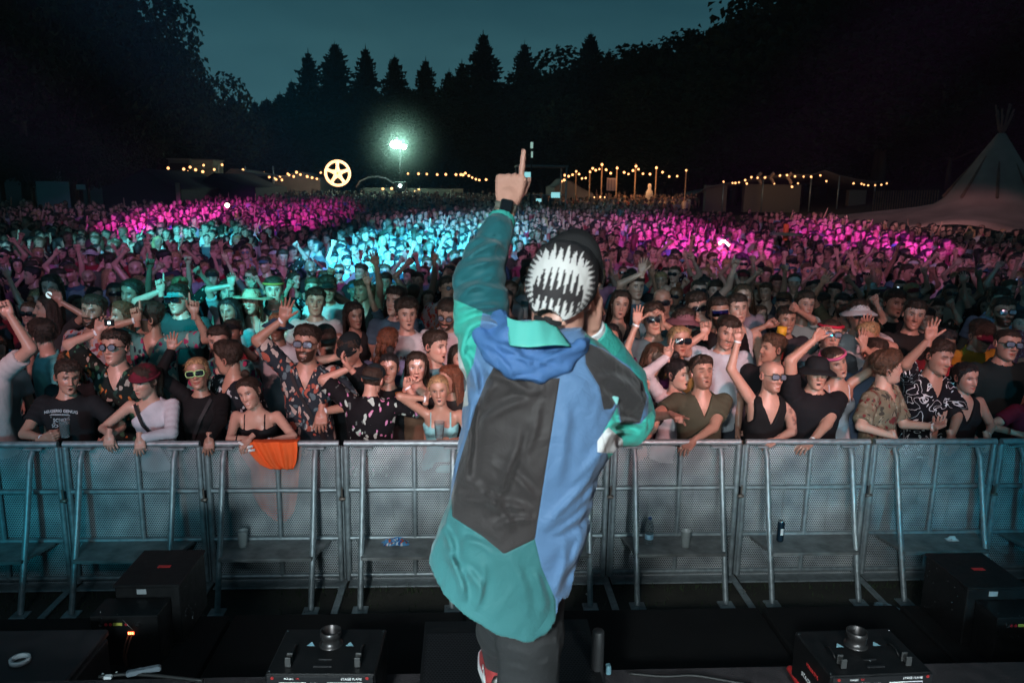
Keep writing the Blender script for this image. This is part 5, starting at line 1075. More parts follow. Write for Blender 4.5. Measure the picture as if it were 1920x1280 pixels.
# containers
for (x0, x1, y0, y1, Y, col, lab) in ((315, 357, 299, 332, 60, (.10, .12, .13), 'dark fronted container with a pale frame at the left'), (359, 401, 300, 332, 60.5, (.42, .40, .34), 'pale cream container beside the dark fronted one'), (66, 133, 340, 392, 36, (.26, .40, .42), 'pale fence banner with faint dark print at the left'), (142, 160, 346, 356, 36, (.5, .6, .62), 'small pale notice right of the fence banner'), (328, 338, 343, 372, 39, (.40, .30, .20), 'pale lit corner panel of the left marquee'), (1138, 1155, 334, 358, 49, (.60, .45, .48), 'pale hanging banner between the timber poles'), (680, 868, 352, 356, 60, (.20, .16, .13), 'long lit bar counter right of the mast')):
    a, b_ = pix(x0, y0, Y), pix(x1, y1, Y); gz = float(ground_z(a.x, Y)); thin = 'banner' in lab or 'notice' in lab or 'panel' in lab; dpt = .06 if thin else 2.4; zb = b_.z - gz if 'hanging' in lab or 'notice' in lab else 0; zt = a.z - gz
    nm = 'banner' if thin else 'container' if 'container' in lab else 'bar_counter'; e_ = empty(nm, ((a.x + b_.x) / 2, Y, gz), lab, nm.replace('_', ' ')); w = b_.x - a.x
    MB().box((0, dpt / 2, (zb + zt) / 2), (w, dpt, zt - zb), bev=.02).obj('panel' if thin else 'shell', mat(nm + '%d' % x0, tuple(c_ * .55 for c_ in col), .7, var=.15, vscale=1), e_)
    if x0 == 315: MB().box((0, -.02, (zt) / 2), (w * .9, .04, zt * .86), bev=.01).obj('dark_front', BLK, e_)
    if x0 == 66:
        for k, (u, v, ww) in enumerate(((-.22, .52, .18), (.16, .55, .42), (.16, .44, .36), (.15, .34, .40))): MB().box((u * w, -.012, v * zt), (ww * w, .02, zt * .06), bev=.005).obj('faint_print', mat('faint_print', (.06, .12, .14), .8), e_)
    if x0 == 1138:
        for k in (-.3, 0, .3): MB().box((k * w, -.01, (zb + zt) / 2), (w * .10, .02, (zt - zb) * .8)).obj('dark_stripe', mat('banner_stripe', (.20, .14, .18), .7), e_)
    if not thin and x0 != 680: MB().box((0, dpt / 2, zt + .03), (w + .2, dpt + .2, .08), bev=.02).obj('roof', CANV, e_)
# arch tent outline
P = [pix(x, y, 61) for x, y in ((668, 352), (675, 340), (690, 333), (708, 331), (724, 335), (738, 344), (745, 352))]; e_ = empty('arch_shelter', P[0], 'small arched pale shelter between the wheel sign and the mast', 'shelter'); MB().tube([p - P[0] for p in P], .07, 6).obj('arch', CANV, e_, True); b = MB(); b.grid(np.array([[list(p - P[0]) for p in P], [list(p - P[0] + Vector((0, 2.5, 0))) for p in P]])); b.obj('cover', DARKT, e_)
# pale statue figure
c = pix(1218, 352, 49.5); o = MB().lathe([(.0001, 0), (.22, 0), (.22, .5), (.16, .55), (.20, .8), (.24, 1.25), (.22, 1.5), (.10, 1.68), (.12, 1.85), (.09, 1.98), (.0001, 2.02)], 14).obj('pale_statue', mat('plaster_white', (.7, .6, .52), .7), None, True, loc=(c.x, 49.5, float(ground_z(c.x, 49.5)) + .6)); tag(o, 'pale upright figure statue beside the timber poles', 'statue')
# stretch tent on the right
def sheet(fn, nx, ny): return np.array([[fn(u, v) for u in np.linspace(0, 1, nx)] for v in np.linspace(0, 1, ny)])
prof = Z7([(330, 408), (420, 388), (500, 378), (620, 352), (740, 342), (860, 345), (925, 322), (1000, 348), (1090, 368), (1180, 378), (1250, 376)])
c0 = pix(1510, 330, 58); e_ = empty('stretch_tent', (c0.x, 58, float(ground_z(c0.x, 58))), 'wide stretch tent with a pale peak strung with bulbs', 'tent')
P = [pix(x, y - 1, 58) for x, y in prof]; G_ = [[[p.x - c0.x, v * 7, p.z - e_.location.z - v * .5 - .35 * math.sin(math.pi * v)] for p in P] for v in np.linspace(0, 1, 5)]
o = MB().grid(np.array(G_)[::-1]).obj('canopy', CANV, e_, True); md = o.modifiers.new('t', 'SOLIDIFY'); md.thickness = .04
for p in P[1::2]: MB().tube([(p.x - c0.x, .05, 0), (p.x - c0.x, .05, p.z - e_.location.z - .02)], .05, 6).obj('pole', GALV, e_, True)
for x0, x1, y0, y1 in ((1322, 1362, 347, 352), (1395, 1500, 345, 352), (1590, 1622, 356, 362)):
    a, b_ = pix(x0, y0, 59), pix(x1, y1, 59); MB().box(((a.x + b_.x) / 2 - c0.x, 1, (a.z) / 2 - e_.location.z / 2), (b_.x - a.x, .5, a.z - e_.location.z), bev=.02).obj('counter', mat('pale_counter', (.14, .13, .12), .7), e_)
for k, px in enumerate((1424, 1448, 1481)):
    c = pix(px, 335, 57); b = MB()
    for q in range(5): b.lathe([(.0001, -.16), (.15, 0), (.0001, .16)], 8, (.12 * math.cos(q * 1.3), .05, .16 * q - .3))
    tag(b.obj('dried_flower_bunch', mat('pampas', (.40, .30, .26), .9), None, loc=c), 'pale feathery bunch on the stretch tent edge, ' + ['left one', 'middle one', 'right one'][k], 'decoration', 'feathery bunches on the stretch tent')
# wooden fence left of the tipi
e0 = pix(1640, 358, 46); e1 = pix(1760, 356, 42); gz = float(ground_z(e0.x, 45)); e_ = empty('board_fence', (e0.x, 45, gz), 'brown board fence between stretch tent and tipi', 'fence'); n = 26
for k in range(n):
    p = e0.lerp(e1, k / (n - 1)); MB().box((p.x - e0.x, p.y - 45, (p.z - gz) / 2), ((e1.x - e0.x) / n * .94, .05, p.z - gz), bev=.01).obj('board', WOODM, e_)
# tipi
TY = 32.; pk = pix(1878, 250, TY); rg = float(ground_z(pk.x, TY)); Ht = pk.z - rg; e_ = empty('tipi_tent', (pk.x, TY, rg), 'large brown tipi tent with flaring skirt and crossed poles at right', 'tent')
zs = np.linspace(0, 1, 22); P = []; a = np.linspace(0, 2 * np.pi, 73)
for t in zs:
    lob = .5 + .5 * np.cos(a * 4 + .9); lob = .5 + .5 * np.cos(a * 5 + 2.2); tt = t ** .8; rad = .14 + 2.75 * (1 - tt) ** 1.0 + 4.7 * np.clip((.34 - tt) / .34, 0, 1) ** 1.1 * (.70 + .30 * lob); zz = .95 + (Ht - .95) * tt + .75 * np.clip((.30 - tt) / .3, 0, 1) * (1 - lob) + 0 * a
    P.append(np.stack([rad * np.cos(a), rad * np.sin(a), zz], 1))
o = MB().grid(np.array(P)).obj('canvas', CANV2, e_, True); md = o.modifiers.new('t', 'SOLIDIFY'); md.thickness = .03
for k in range(9): q = k * 2 * np.pi / 9; MB().tube([(1.9 * math.cos(q), 1.9 * math.sin(q), Ht * .5), (-.16 * math.cos(q) * .6, -.16 * math.sin(q), Ht + .15), (-.34 * math.cos(q), -.34 * math.sin(q), Ht + .75 + .2 * (k % 3))], [.06, .05, .035], 6).obj('tipi_pole', WOODM, e_, True)
for k in range(4): q = (k + .5) * np.pi / 2 + .6; MB().tube([(5.2 * math.cos(q), 5.2 * math.sin(q), 0), (5.0 * math.cos(q), 5.0 * math.sin(q), 1.0)], .05, 6).obj('edge_pole', WOODM, e_, True)
# ================================================================== PEOPLE ALONG THE BARRIER AND BEHIND
K = (.02, .02, .02)
RY = YB - .0   # rail line
def rail(px, py=832): return px, py
P_ = person
# viewer-left hand = R (own right), viewer-right hand = L.  (px,py,offset from head distance,hand,palm normal,direction,pole)
DR = dict(n=(0, .3, -1), u=(0, -.55, -.85))
def onrail(px, py, d): return (px, py, d, 'drape', (0, .5, -1), (rnd.uniform(-.15, .15), -.6, -.75))
people_rows = []
P_('person in white tee cut off by the left edge, arm raised', -48, 650, 5.72, sex='m', topc=(.50, .47, .46), L=(18, 590, -.05, 'fist', (0, -1, 0), None, (1, 0, -1)), R='down', hair='short')
r_tee, sp_tee = P_('man in black tee with white print holding a plastic cup', 122, 706, 5.80, topc=(.010, .012, .014), hairc='dark brown', yaw=38, pitch=4, R='down', L='down', bulk=1.06, smile=.8, mouth=.3,
   **dict()) if False else P_('man in black tee with white print holding a plastic cup', 122, 706, 5.80, topc=(.010, .012, .014), hairc='dark brown', yaw=38, pitch=4, R=(82, 822, -.30, 'grip', (0, 1, .1), (1, -.2, .25), (-1, 0, -.5)), L=(185, 835, -.25, 'drape', (0, .5, -1), (-.3, -.5, -.8)), bulk=1.06, smile=.8, mouth=.3, bands='R')
P_('woman in maroon beanie and sheer white off shoulder top, black strap across', 283, 706, 5.80, sex='f', top='mesh', topc=(.50, .50, .54), hat='beanie', hatc=(.12, .012, .025), hair='pony', yaw=-22, pitch=10, tilt=4, R=(205, 815, -.36, 'drape', (0, .5, -1), (.1, -.5, -.85)), L=(262, 822, -.36, 'drape', (0, .5, -1), (.2, -.5, -.85), (1, .2, -.5)), strap=1, lean=(.0, -.10))
P_('blonde woman with bright green sunglasses in black sequined cardigan, one arm up', 374, 700, 5.86, sex='f', top='long', topc=(.006, .006, .007), hair='pony', hairc='blond', glasses='sun', framec=(.42, .75, .30), pitch=-8, tilt=-6, yaw=8, R=(322, 655, .10, 'open', (.3, -1, 0), (.12, 0, 1), (-1, 0, -.6)), L=(392, 822, -.42, 'drape', (0, .5, -1), (.1, -.5, -.85)), strap=-1, bands='R')
P_('man in dark orange flowered shirt and round glasses, arm raised with white wristband', 218, 652, 6.15, top='loose', pat='floral_orange', hair='short', glasses='round', R=(186, 622, .0, 'relax', (.5, -1, 0), (.35, 0, 1), (-1, 0, -.7)), L='down', bands='R')
P_('dark haired man with goatee in profile, black and white flowered shirt', 432, 672, 6.05, top='loose', pat='floral_white', hair='fade', beard='goatee', yaw=-68, R='down', L='down', turn=-35)
P_('woman in black camisole resting her arm on the rail over an orange vest', 482, 738, 5.78, sex='f', top='cami', topc=(.008, .010, .012), hair='bun', hairc='dark brown', tilt=-14, yaw=-12, pitch=6, R=(468, 822, -.34, 'drape', (0, .5, -1), (-.5, -.5, -.45)), L=(500, 828, -.30, 'drape', (0, .4, -1), (-.9, -.4, -.2), (1, .2, -.3)), bulk=1.08, lean=(.02, -.08), teeth=1, bands='L')
P_('bearded man with reflecting glasses waving, cream and navy flowered shirt', 574, 646, 6.02, top='loose', pat='floral_beige', hair='fade', beard='full', glasses='clear', teeth=1, R=(532, 598, .0, 'open', (.1, -1, 0), (.28, -.1, 1), (-1, 0, -.9)), L=(603, 772, -.26, 'drape', (0, .5, -1), (.0, -.5, -.8)), strap=1, bands='RL', bulk=1.02)
P_('man seen from behind in black shirt with pink flowers and dark backward cap', 694, 712, 5.86, top='loose', pat='floral_pink', hair='buzz', hat='cap_back', hatc=(.010, .020, .024), turn=176, yaw=-14, bulk=1.12, L=(656, 690, .02, 'relax', (0, 0, 1), (.6, .2, .8), (1, 0, -.6)), R=(762, 724, .10, 'grip', (-.5, .5, 0), (-.3, .2, 1), (-1, 0, -1)), bands='R')
P_('smiling woman with sparkling dots on her forehead and two dark buns', 728, 690, 6.18, sex='f', topc=(.01, .012, .014), hair='bun', hairc='black', smile=1.1, teeth=1, glitter=1, tilt=3)
P_('woman with sparkling dots and white bead necklace, long brown hair', 781, 688, 6.20, sex='f', top='cami', topc=(.16, .08, .05), hair='long', hairc='dark brown', glitter=1, smile=.1)
P_('woman in aqua square neck top with her hand on her forehead, holding a cup', 827, 742, 5.82, sex='f', top='cami', topc=(.24, .55, .58), hair='pony', hairc='blond', mouth=.6, smile=.6, tilt=-6, R=(800, 748, -.05, 'open', (1, .3, 0), (.22, -.1, 1), (-1, 0, -.8)), L=(843, 826, -.30, 'grip', (0, .6, -.5), (-1, -.3, .0), (1, .1, -.6)), bands='R', lean=(.0, -.06))
P_('dark haired man smiling in profile in grey blue tee', 812, 650, 6.45, topc=(.12, .24, .27), hair='short', yaw=52, smile=1)
P_('red haired woman behind the aqua top, seen in profile', 846, 714, 6.1, sex='f', topc=K, hair='long', hairc='auburn', yaw=-50)
P_('tattooed man in black with dark cap covering his face with his hand', 660, 648, 6.35, topc=(.008, .008, .01), hair='buzz', hat='cap', hatc=(.008, .014, .016), pitch=22, bulk=1.12, R=(640, 668, -.12, 'relax', (0, 1, 0), (1, 0, .1), (-1, 0, -.4)))
P_('person in dark cap with white lettering seen from behind', 614, 638, 6.6, topc=(.05, .08, .08), hair='buzz', hat='cap_back', hatc=(.008, .03, .03), turn=180)
P_('shadowed man with one hand on the rail below the performer elbow', 1196, 760, 6.0, topc=K, hair='short', L=(1200, 838, -.45, 'drape', (0, .5, -1), (0, -.4, -.9)))
P_('smiling woman with long fair brown hair raising her hand, white wristband', 1222, 672, 6.15, sex='f', topc=(.10, .01, .06), hair='long', hairc='brown', smile=1.1, teeth=1, R=(1194, 605, .0, 'open', (0, -1, 0), (.05, 0, 1), (-1, 0, -.4)), bands='R')
P_('woman in white long sleeve raising two fingers, dark hair', 1268, 700, 5.95, sex='f', top='long', topc=(.55, .52, .54), hair='bun', hairc='black', yaw=40, R=(1252, 668, -.08, 'peace', (0, -1, 0), (.05, 0, 1), (-1, 0, -.8)), bands='R')
P_('man in olive v neck tee with closed eyes, head thrown back, one finger pointing', 1318, 702, 5.76, top='vneck', topc=(.060, .062, .040), hair='fade', beard='stubble', closed=1, pitch=-20, mouth=.35, bulk=1.05, R=(1262, 778, -.34, 'point', (0, 0, -1), (.35, -1, .05), (-1, 0, -.5)), L=(1300, 826, -.30, 'drape', (0, .4, -1), (-.8, -.4, -.5), (1, .2, -.4)), bands='')
P_('bald man with glasses and tattooed arm in black tank top, fist raised', 1444, 706, 5.80, top='tank', topc=(.008, .008, .009), hair='bald', beard='stubble', glasses='clear', smile=1, teeth=1, ink=1, pitch=-6, R=(1384, 636, .05, 'fist', (0, -1, 0), (0, 0, 1), (-1, 0, -.2)), L=(1452, 826, -.32, 'fist', (0, .3, -1), (-1, -.4, -.2), (1, .2, -.4)), bands='R')
P_('heavy man in black tee and bucket hat with goggles, arm up, mouth open', 1530, 700, 5.78, topc=(.007, .007, .009), hair='buzz', hat='bucket', hatc=(.010, .012, .014), mouth=.7, bulk=1.2, pitch=-4, R=(1528, 636, .0, 'relax', (.3, -1, 0), (.55, 0, .8), (-1, 0, -.05)), L=(1520, 830, -.30, 'drape', (0, .4, -1), (-.9, -.4, -.3), (1, .2, -.4)), bands='L', lean=(-.02, 0))
P_('curly haired man turned right in khaki leaf patterned shirt, arm stretched out', 1664, 690, 5.84, top='loose', pat='leaf_khaki', hair='curly', hairc='brown', yaw=40, turn=38, L=(1755, 800, -.16, 'relax', (0, 0, 1), (1, 0, .1), (0, .3, -1)), R=(1676, 818, -.34, 'drape', (0, .5, -1), (.05, -.4, -.9)), bands='L')
P_('man in black shirt with white scribble lines stretching one open hand up', 1752, 668, 5.98, top='loose', pat='scribble', hair='short', smile=.5, R=(1742, 636, -.26, 'open', (0, -1, 0), (.06, -.1, 1), (-1, 0, -.7)), L=(1783, 818, -.34, 'drape', (0, .5, -1), (.1, -.4, -.9)), bulk=1.06, closed=1)
P_('dark haired woman in black tank top leaning one hand on the rail', 1810, 706, 5.88, sex='f', top='tank', topc=(.010, .010, .012), hair='pony', hairc='black', smile=.3, L=(1850, 818, -.34, 'drape', (0, .5, -1), (.15, -.4, -.9)), bulk=1.05, bands='L')
P_('tall man in black tee with green chest stripe and glasses at the right edge', 1884, 646, 6.30, topc=(.012, .022, .022), hair='buzz', glasses='clear', bulk=1.18, pitch=-6)
P_('person in dark maroon tee cut off by the right edge', 1948, 735, 5.85, topc=(.14, .008, .025), hair='short', R=(1905, 812, -.25, 'fist', (0, .4, -1), (.8, -.3, -.2)))
# second and third rows, as the photo shows them
P_('girl leaning in behind the goggles hat man, white top, pink headband', 1574, 676, 6.05, sex='f', top='cami', topc=(.50, .50, .55), hair='pony', hat='headband', hatc=(.5, .1, .2), tilt=-22, mouth=.2, L=(1618, 648, .0, 'open', (0, -1, 0), (-.1, 0, 1), (1, 0, -.6)))
P_('man with red headband and mirrored glasses', 1556, 628, 6.6, topc=(.10, .10, .11), hair='buzz', hat='headband', hatc=(.45, .02, .05), glasses='clear')
P_('brown haired man half hidden behind the curly haired man', 1636, 665, 6.25, topc=(.10, .14, .22), hair='short', beard='full')
P_('man in mustard hoodie and maroon cap looking down', 1834, 622, 6.9, top='long', topc=(.42, .20, .02), hair='short', hat='cap', hatc=(.12, .01, .03), pitch=24)
P_('bearded man with glasses and checked shirt behind the maroon cap', 1884, 578, 7.4, pat='check', hair='short', beard='full', glasses='clear')
P_('person with black and white patterned bucket hat and raised hand', 1612, 592, 7.2, topc=(.5, .5, .52), hair='short', hat='bucket', hatc=(.45, .47, .48), glasses='sun', L=(1625, 625, -.25, 'open', (0, -1, 0), (0, 0, 1), (1, 0, -.5)))
P_('man in black tee with thin chain and white chest line', 1676, 535, 8.0, topc=(.01, .01, .012), hair='short')
P_('smiling man with short hair behind the raised open hand', 1710, 590, 7.3, topc=K, hair='short', smile=1.2, teeth=1, yaw=-20)
P_('man in lilac shirt with black strap across', 1870, 540, 8.3, topc=(.45, .35, .48), hair='short', strap=1, beard='full')
P_('man in white tee with blue sunglasses hooked on the collar', 1358, 622, 6.6, topc=(.48, .54, .60), hair='short', beard='stubble', R=(1322, 625, -.1, 'fist', (0, -1, 0), (0, 0, 1), (-1, 0, -1)))
P_('woman with small round sunglasses and blonde ponytail in dark yellow top', 1272, 640, 6.5, sex='f', topc=(.24, .19, .06), hair='pony', hairc='blond', glasses='sun')
P_('person in flowered bucket hat and dark sunglasses', 1278, 608, 6.9, topc=K, hair='short', hat='bucket', hatc=(.18, .08, .10), glasses='sun')
P_('bearded man with large mirrored visor in black tee', 1352, 574, 7.3, topc=(.01, .01, .012), hair='short', beard='full', glasses='visor', framec=(.6, .6, .6), skin=(.36, .20, .14))
P_('man with black sunglasses in dark green tee', 1310, 556, 7.7, topc=(.04, .10, .09), hair='fade', glasses='sun', beard='stubble', L=(1320, 600, -.2, 'fist'))
P_('man in teal tee holding binocular like goggles to his eyes', 1228, 598, 6.9, topc=(.10, .18, .20), hair='short', glasses='sun', L=(1243, 606, -.12, 'grip', (-1, 0, 0), (-.2, 0, 1), (1, 0, -1)))
P_('dark haired man in white vest under a dark cap', 1384, 572, 7.5, top='tank', topc=(.5, .52, .55), hair='short')
P_('bald man with sunglasses in pale tee looking up', 1246, 552, 8.0, topc=(.14, .28, .32), hair='bald', glasses='sun')
P_('woman in black top at the left of the raised hands', 1160, 562, 7.8, sex='f', top='tank', topc=K, hair='long', hairc='dark brown')
P_('woman smiling just right of the performer elbow', 1148, 634, 6.9, sex='f', topc=K, hair='long', hairc='black', smile=1.2, teeth=1)
P_('person reaching a hand up beside the performer sleeve', 1192, 498, 9.2, topc=(.10, .16, .20), R=(1204, 512, -.2, 'open', (0, -1, 0), (0, 0, 1), (-1, 0, -.3)), hair='short')
P_('person holding a red and yellow foam tube upright', 1474, 600, 7.6, topc=(.04, .04, .05), hair='short', L=(1464, 700, -.6, 'fist'), R=(1438, 610, -.1, 'fist'))
P_('person in teal top whose fist with bead bracelets is raised', 1508, 560, 7.8, sex='f', topc=(.2, .3, .3), hair='short', L=(1494, 580, -.3, 'fist'))
P_('woman with wavy hair in pale shirt right of the visor man', 1398, 540, 8.4, sex='f', topc=(.3, .25, .3), hair='long', hairc='brown')
P_('woman in wide pale sun hat lit teal', 470, 566, 8.3, sex='f', top='cami', topc=(.42, .40, .36), hair='long', hairc='auburn', hat='sunhat', hatc=(.42, .36, .25), hi=True)
P_('girl with centre parted dark hair in white shirt, lit teal', 434, 584, 8.0, sex='f', topc=(.5, .5, .5), hair='long', hairc='black')
P_('man in white tee with black strap, lit bright teal', 590, 568, 8.1, topc=(.62, .62, .62), hair='fade', strap=1, yaw=10)
P_('man in dark cap and white tee behind the strap man', 614, 530, 8.9, topc=(.60, .60, .60), hair='short', hat='cap', hatc=(.01, .02, .02), yaw=12)
P_('man with sunglasses pushed up on his head, lit teal', 512, 536, 8.6, topc=(.14, .26, .26), hair='short', hat='headband', hatc=(.3, .2, .05), L=(500, 600, -.2, 'relax'))
P_('woman in profile with very long dark hair', 664, 590, 7.9, sex='f', top='tank', topc=(.02, .02, .02), hair='long', hairc='dark brown', yaw=30)
P_('young man with dark fringe in white tee with small red word', 762, 590, 7.3, topc=(.55, .56, .58), hair='curly', hairc='dark brown')
P_('person seen from behind with long red braids', 722, 640, 6.85, sex='f', topc=(.15, .2, .35), hair='braid', hairc='auburn', turn=180)
P_('dark haired man in denim shirt looking left', 742, 560, 7.9, topc=(.06, .13, .18), hair='short', yaw=-25)
P_('bearded man with glasses looking down, white collar', 838, 585, 7.4, topc=(.5, .5, .52), hair='short', beard='full', glasses='round', pitch=16)
P_('girl with centre parting beside the performer sleeve', 862, 672, 6.6, sex='f', topc=K, hair='long', hairc='dark brown', yaw=20)
P_('man with teal and pink flowered shirt and star shaped glasses looking left', 284, 596, 7.0, top='loose', pat='floral_teal', hair='short', glasses='sun', framec=(.5, .3, .6), yaw=-70, R=(257, 600, -.2, 'point', (0, -1, 0), (0, 0, 1), (-1, 0, -.3)), L=(364, 586, -.1, 'point', (0, -1, 0), (0, 0, 1), (1, 0, -.3)), bands='R')
P_('man with teal tie dye tee and black strap looking left', 82, 630, 6.7, topc=(.10, .38, .38), hair='fade', yaw=-75, turn=-50, strap=1)
P_('bearded man in red flowered shirt behind the round glasses', 172, 584, 7.3, top='loose', pat='floral_red', hair='short', beard='full', L='down')
P_('bearded man lit teal behind the profile man', 414, 640, 6.6, pat='floral_teal', top='loose', hair='short', beard='full')
P_('red haired woman looking left beside the raised wristband', 226, 592, 7.5, sex='f', topc=(.12, .08, .06), hair='long', hairc='auburn', yaw=-30)
P_('man in teal cap and dark sunglasses', 338, 562, 8.0, topc=(.02, .06, .06), hair='short', hat='cap', hatc=(.05, .22, .22), glasses='sun', R=(302, 545, -.1, 'point', (0, -1, 0), (0, 0, 1), (-1, 0, -.3)))
P_('woman laughing in a red top in the third row', 246, 546, 8.4, sex='f', topc=(.35, .02, .03), hair='long', smile=1.2, teeth=1)
P_('woman with dark hair looking up in the third row at left', 94, 520, 8.8, sex='f', topc=(.03, .03, .03), hair='long', hairc='dark brown')
P_('person raising a small round mirror at the left', 92, 582, 7.6, sex='f', topc=(.03, .03, .03), hair='long', hairc='dark brown', yaw=-60, L=(112, 565, -.1, 'relax', (0, -1, 0), (-.3, 0, 1), (1, 0, -.3)), bands='')
P_('woman raising one arm high with a red bracelet', 428, 548, 8.8, sex='f', topc=(.3, .3, .3), hair='long', R=(434, 535, -.1, 'relax', (0, -1, 0), (0, 0, 1), (-1, 0, -.3)))
NCUST = len(PEOPLE)
# ---- the rest of the nearest people: built once per variant, then copied
TOPC = [((.012, .012, .014), 'black'), ((.012, .012, .014), 'black'), ((.03, .035, .05), 'navy'), ((.48, .48, .50), 'white'), ((.10, .10, .11), 'grey'), ((.22, .02, .03), 'dark red'), ((.05, .12, .16), 'petrol blue'), ((.36, .30, .24), 'beige'), ((.06, .08, .05), 'olive'), ((.40, .16, .26), 'pink'), ((.20, .30, .34), 'pale blue')]
HAT = [((.01, .01, .012), 'black'), ((.4, .4, .4), 'white'), ((.15, .02, .03), 'red'), ((.04, .10, .16), 'blue')]
VAR = []
specs = [dict(sex='m', hair='short', R='down', L='down'), dict(sex='f', hair='long', R='down', L='down', smile=.6), dict(sex='m', hair='fade', beard='full', R='up', L='down'), dict(sex='f', hair='long', R='up', L='down', smile=1, teeth=1), dict(sex='m', hair='curly', R='bent', L='down', yaw=25),
         dict(sex='f', hair='bun', R='down', L='bent', yaw=-25), dict(sex='m', hair='short', hat='cap', R='down', L='down', beard='stubble'), dict(sex='m', hair='buzz', glasses='sun', R='down', L='up'), dict(sex='f', hair='long', yaw=40, tilt=8, top='tank'), dict(sex='m', hair='short', top='tank', R='up', L='up', mouth=.5),
         dict(sex='m', hair='short', yaw=-45, bulk=1.1), dict(sex='f', hair='pony', R='phone', L='down', top='cami'), dict(sex='m', hair='short', glasses='round', pat='floral_red', top='loose'), dict(sex='m', hair='fade', pat='floral_white', top='loose', yaw=15, R='bent'), dict(sex='f', hair='long', yaw=-15, top='tank', R='down', L='down'),
         dict(sex='m', hair='bald', beard='full', bulk=1.12), dict(sex='m', hair='curly', pat='floral_orange', top='loose', L='up'), dict(sex='f', hair='long', hat='sunhat', smile=.5), dict(sex='m', hair='short', hat='cap_back', yaw=-10, L='point'), dict(sex='f', hair='bun', glasses='sun', R='up', L='bent'),
         dict(sex='m', hair='short', R='hold', L='down', pitch=8), dict(sex='f', hair='long', pitch=10, R='chest'), dict(sex='m', hair='short', hat='bucket', glasses='sun'), dict(sex='m', hair='short', turnb=1), dict(sex='f', hair='long', turnb=1), dict(sex='m', hair='fade', yaw=60, pitch=5)]
ARM = {'up': 'arm raised high', 'bent': 'hand lifted to shoulder height', 'hold': 'holding hands before the chest', 'chest': 'hand on chest', 'point': 'pointing forward', 'phone': 'holding up a hand near the face', 'down': ''}
def describe(sp, tc, hc, hatn):
    w = 'woman' if sp['sex'] == 'f' else 'man'; pt = {'floral_red': 'red and white flowered shirt', 'floral_white': 'black and white leaf shirt', 'floral_orange': 'dark flowered shirt'}.get(sp.get('pat')); top = pt or tc + ' ' + {'tank': 'tank top', 'cami': 'camisole'}.get(sp.get('top'), 'tee')
    s = w + ' in ' + top; hat = sp.get('hat')
    if hat: s += ', ' + (hatn + ' ' + {'cap': 'cap', 'cap_back': 'backward cap', 'sunhat': 'sun hat', 'bucket': 'bucket hat'}[hat])
    else: s += ', ' + ('shaved head' if sp['hair'] == 'bald' else {'long': 'long ', 'bun': 'pinned up ', 'pony': 'tied ', 'curly': 'curly ', 'buzz': 'cropped ', 'short': 'short ', 'fade': 'short '}[sp['hair']] + hc + ' hair')
    a = [ARM[sp.get(k, 'down')] for k in 'RL']; a = [q for q in a if q]
    if len(a) == 2 and a[0] == a[1]: s += ', both arms raised'
    elif a: s += ', ' + a[0]
    return s
ROWN = [(7.2, 'second row'), (8.3, 'third row'), (9.5, 'fourth row'), (11, 'fifth row'), (12.6, 'sixth row'), (99, 'seventh row')]
def zone(px):
    for x, t in ((150, 'far left'), (330, 'behind the beanie woman'), (480, 'left of the waving man'), (650, 'behind the waving man'), (870, 'just left of the performer'), (1240, 'just right of the performer'), (1400, 'behind the olive tee man'), (1560, 'behind the bald man'), (1720, 'behind the curly haired man')):
        if px < x: return t
    return 'far right'
NIND = 300; pts = []
allp = np.array(PEOPLE); gridp = [tuple(p) for p in allp]
cand = []; y = 6.35
while y < 15.5:
    x = -.76 * y + rnd.uniform(0, .4)
    while x < .76 * y:
        cand.append((x + rnd.uniform(-.12, .12), y + rnd.uniform(-.17, .17))); x += rnd.uniform(.44, .58) if y < 10 else rnd.uniform(.50, .64)
    y += .49 if y < 10 else .55
cand.sort(key=lambda p: p[1]); made = 0; hidden = []; UID = {}
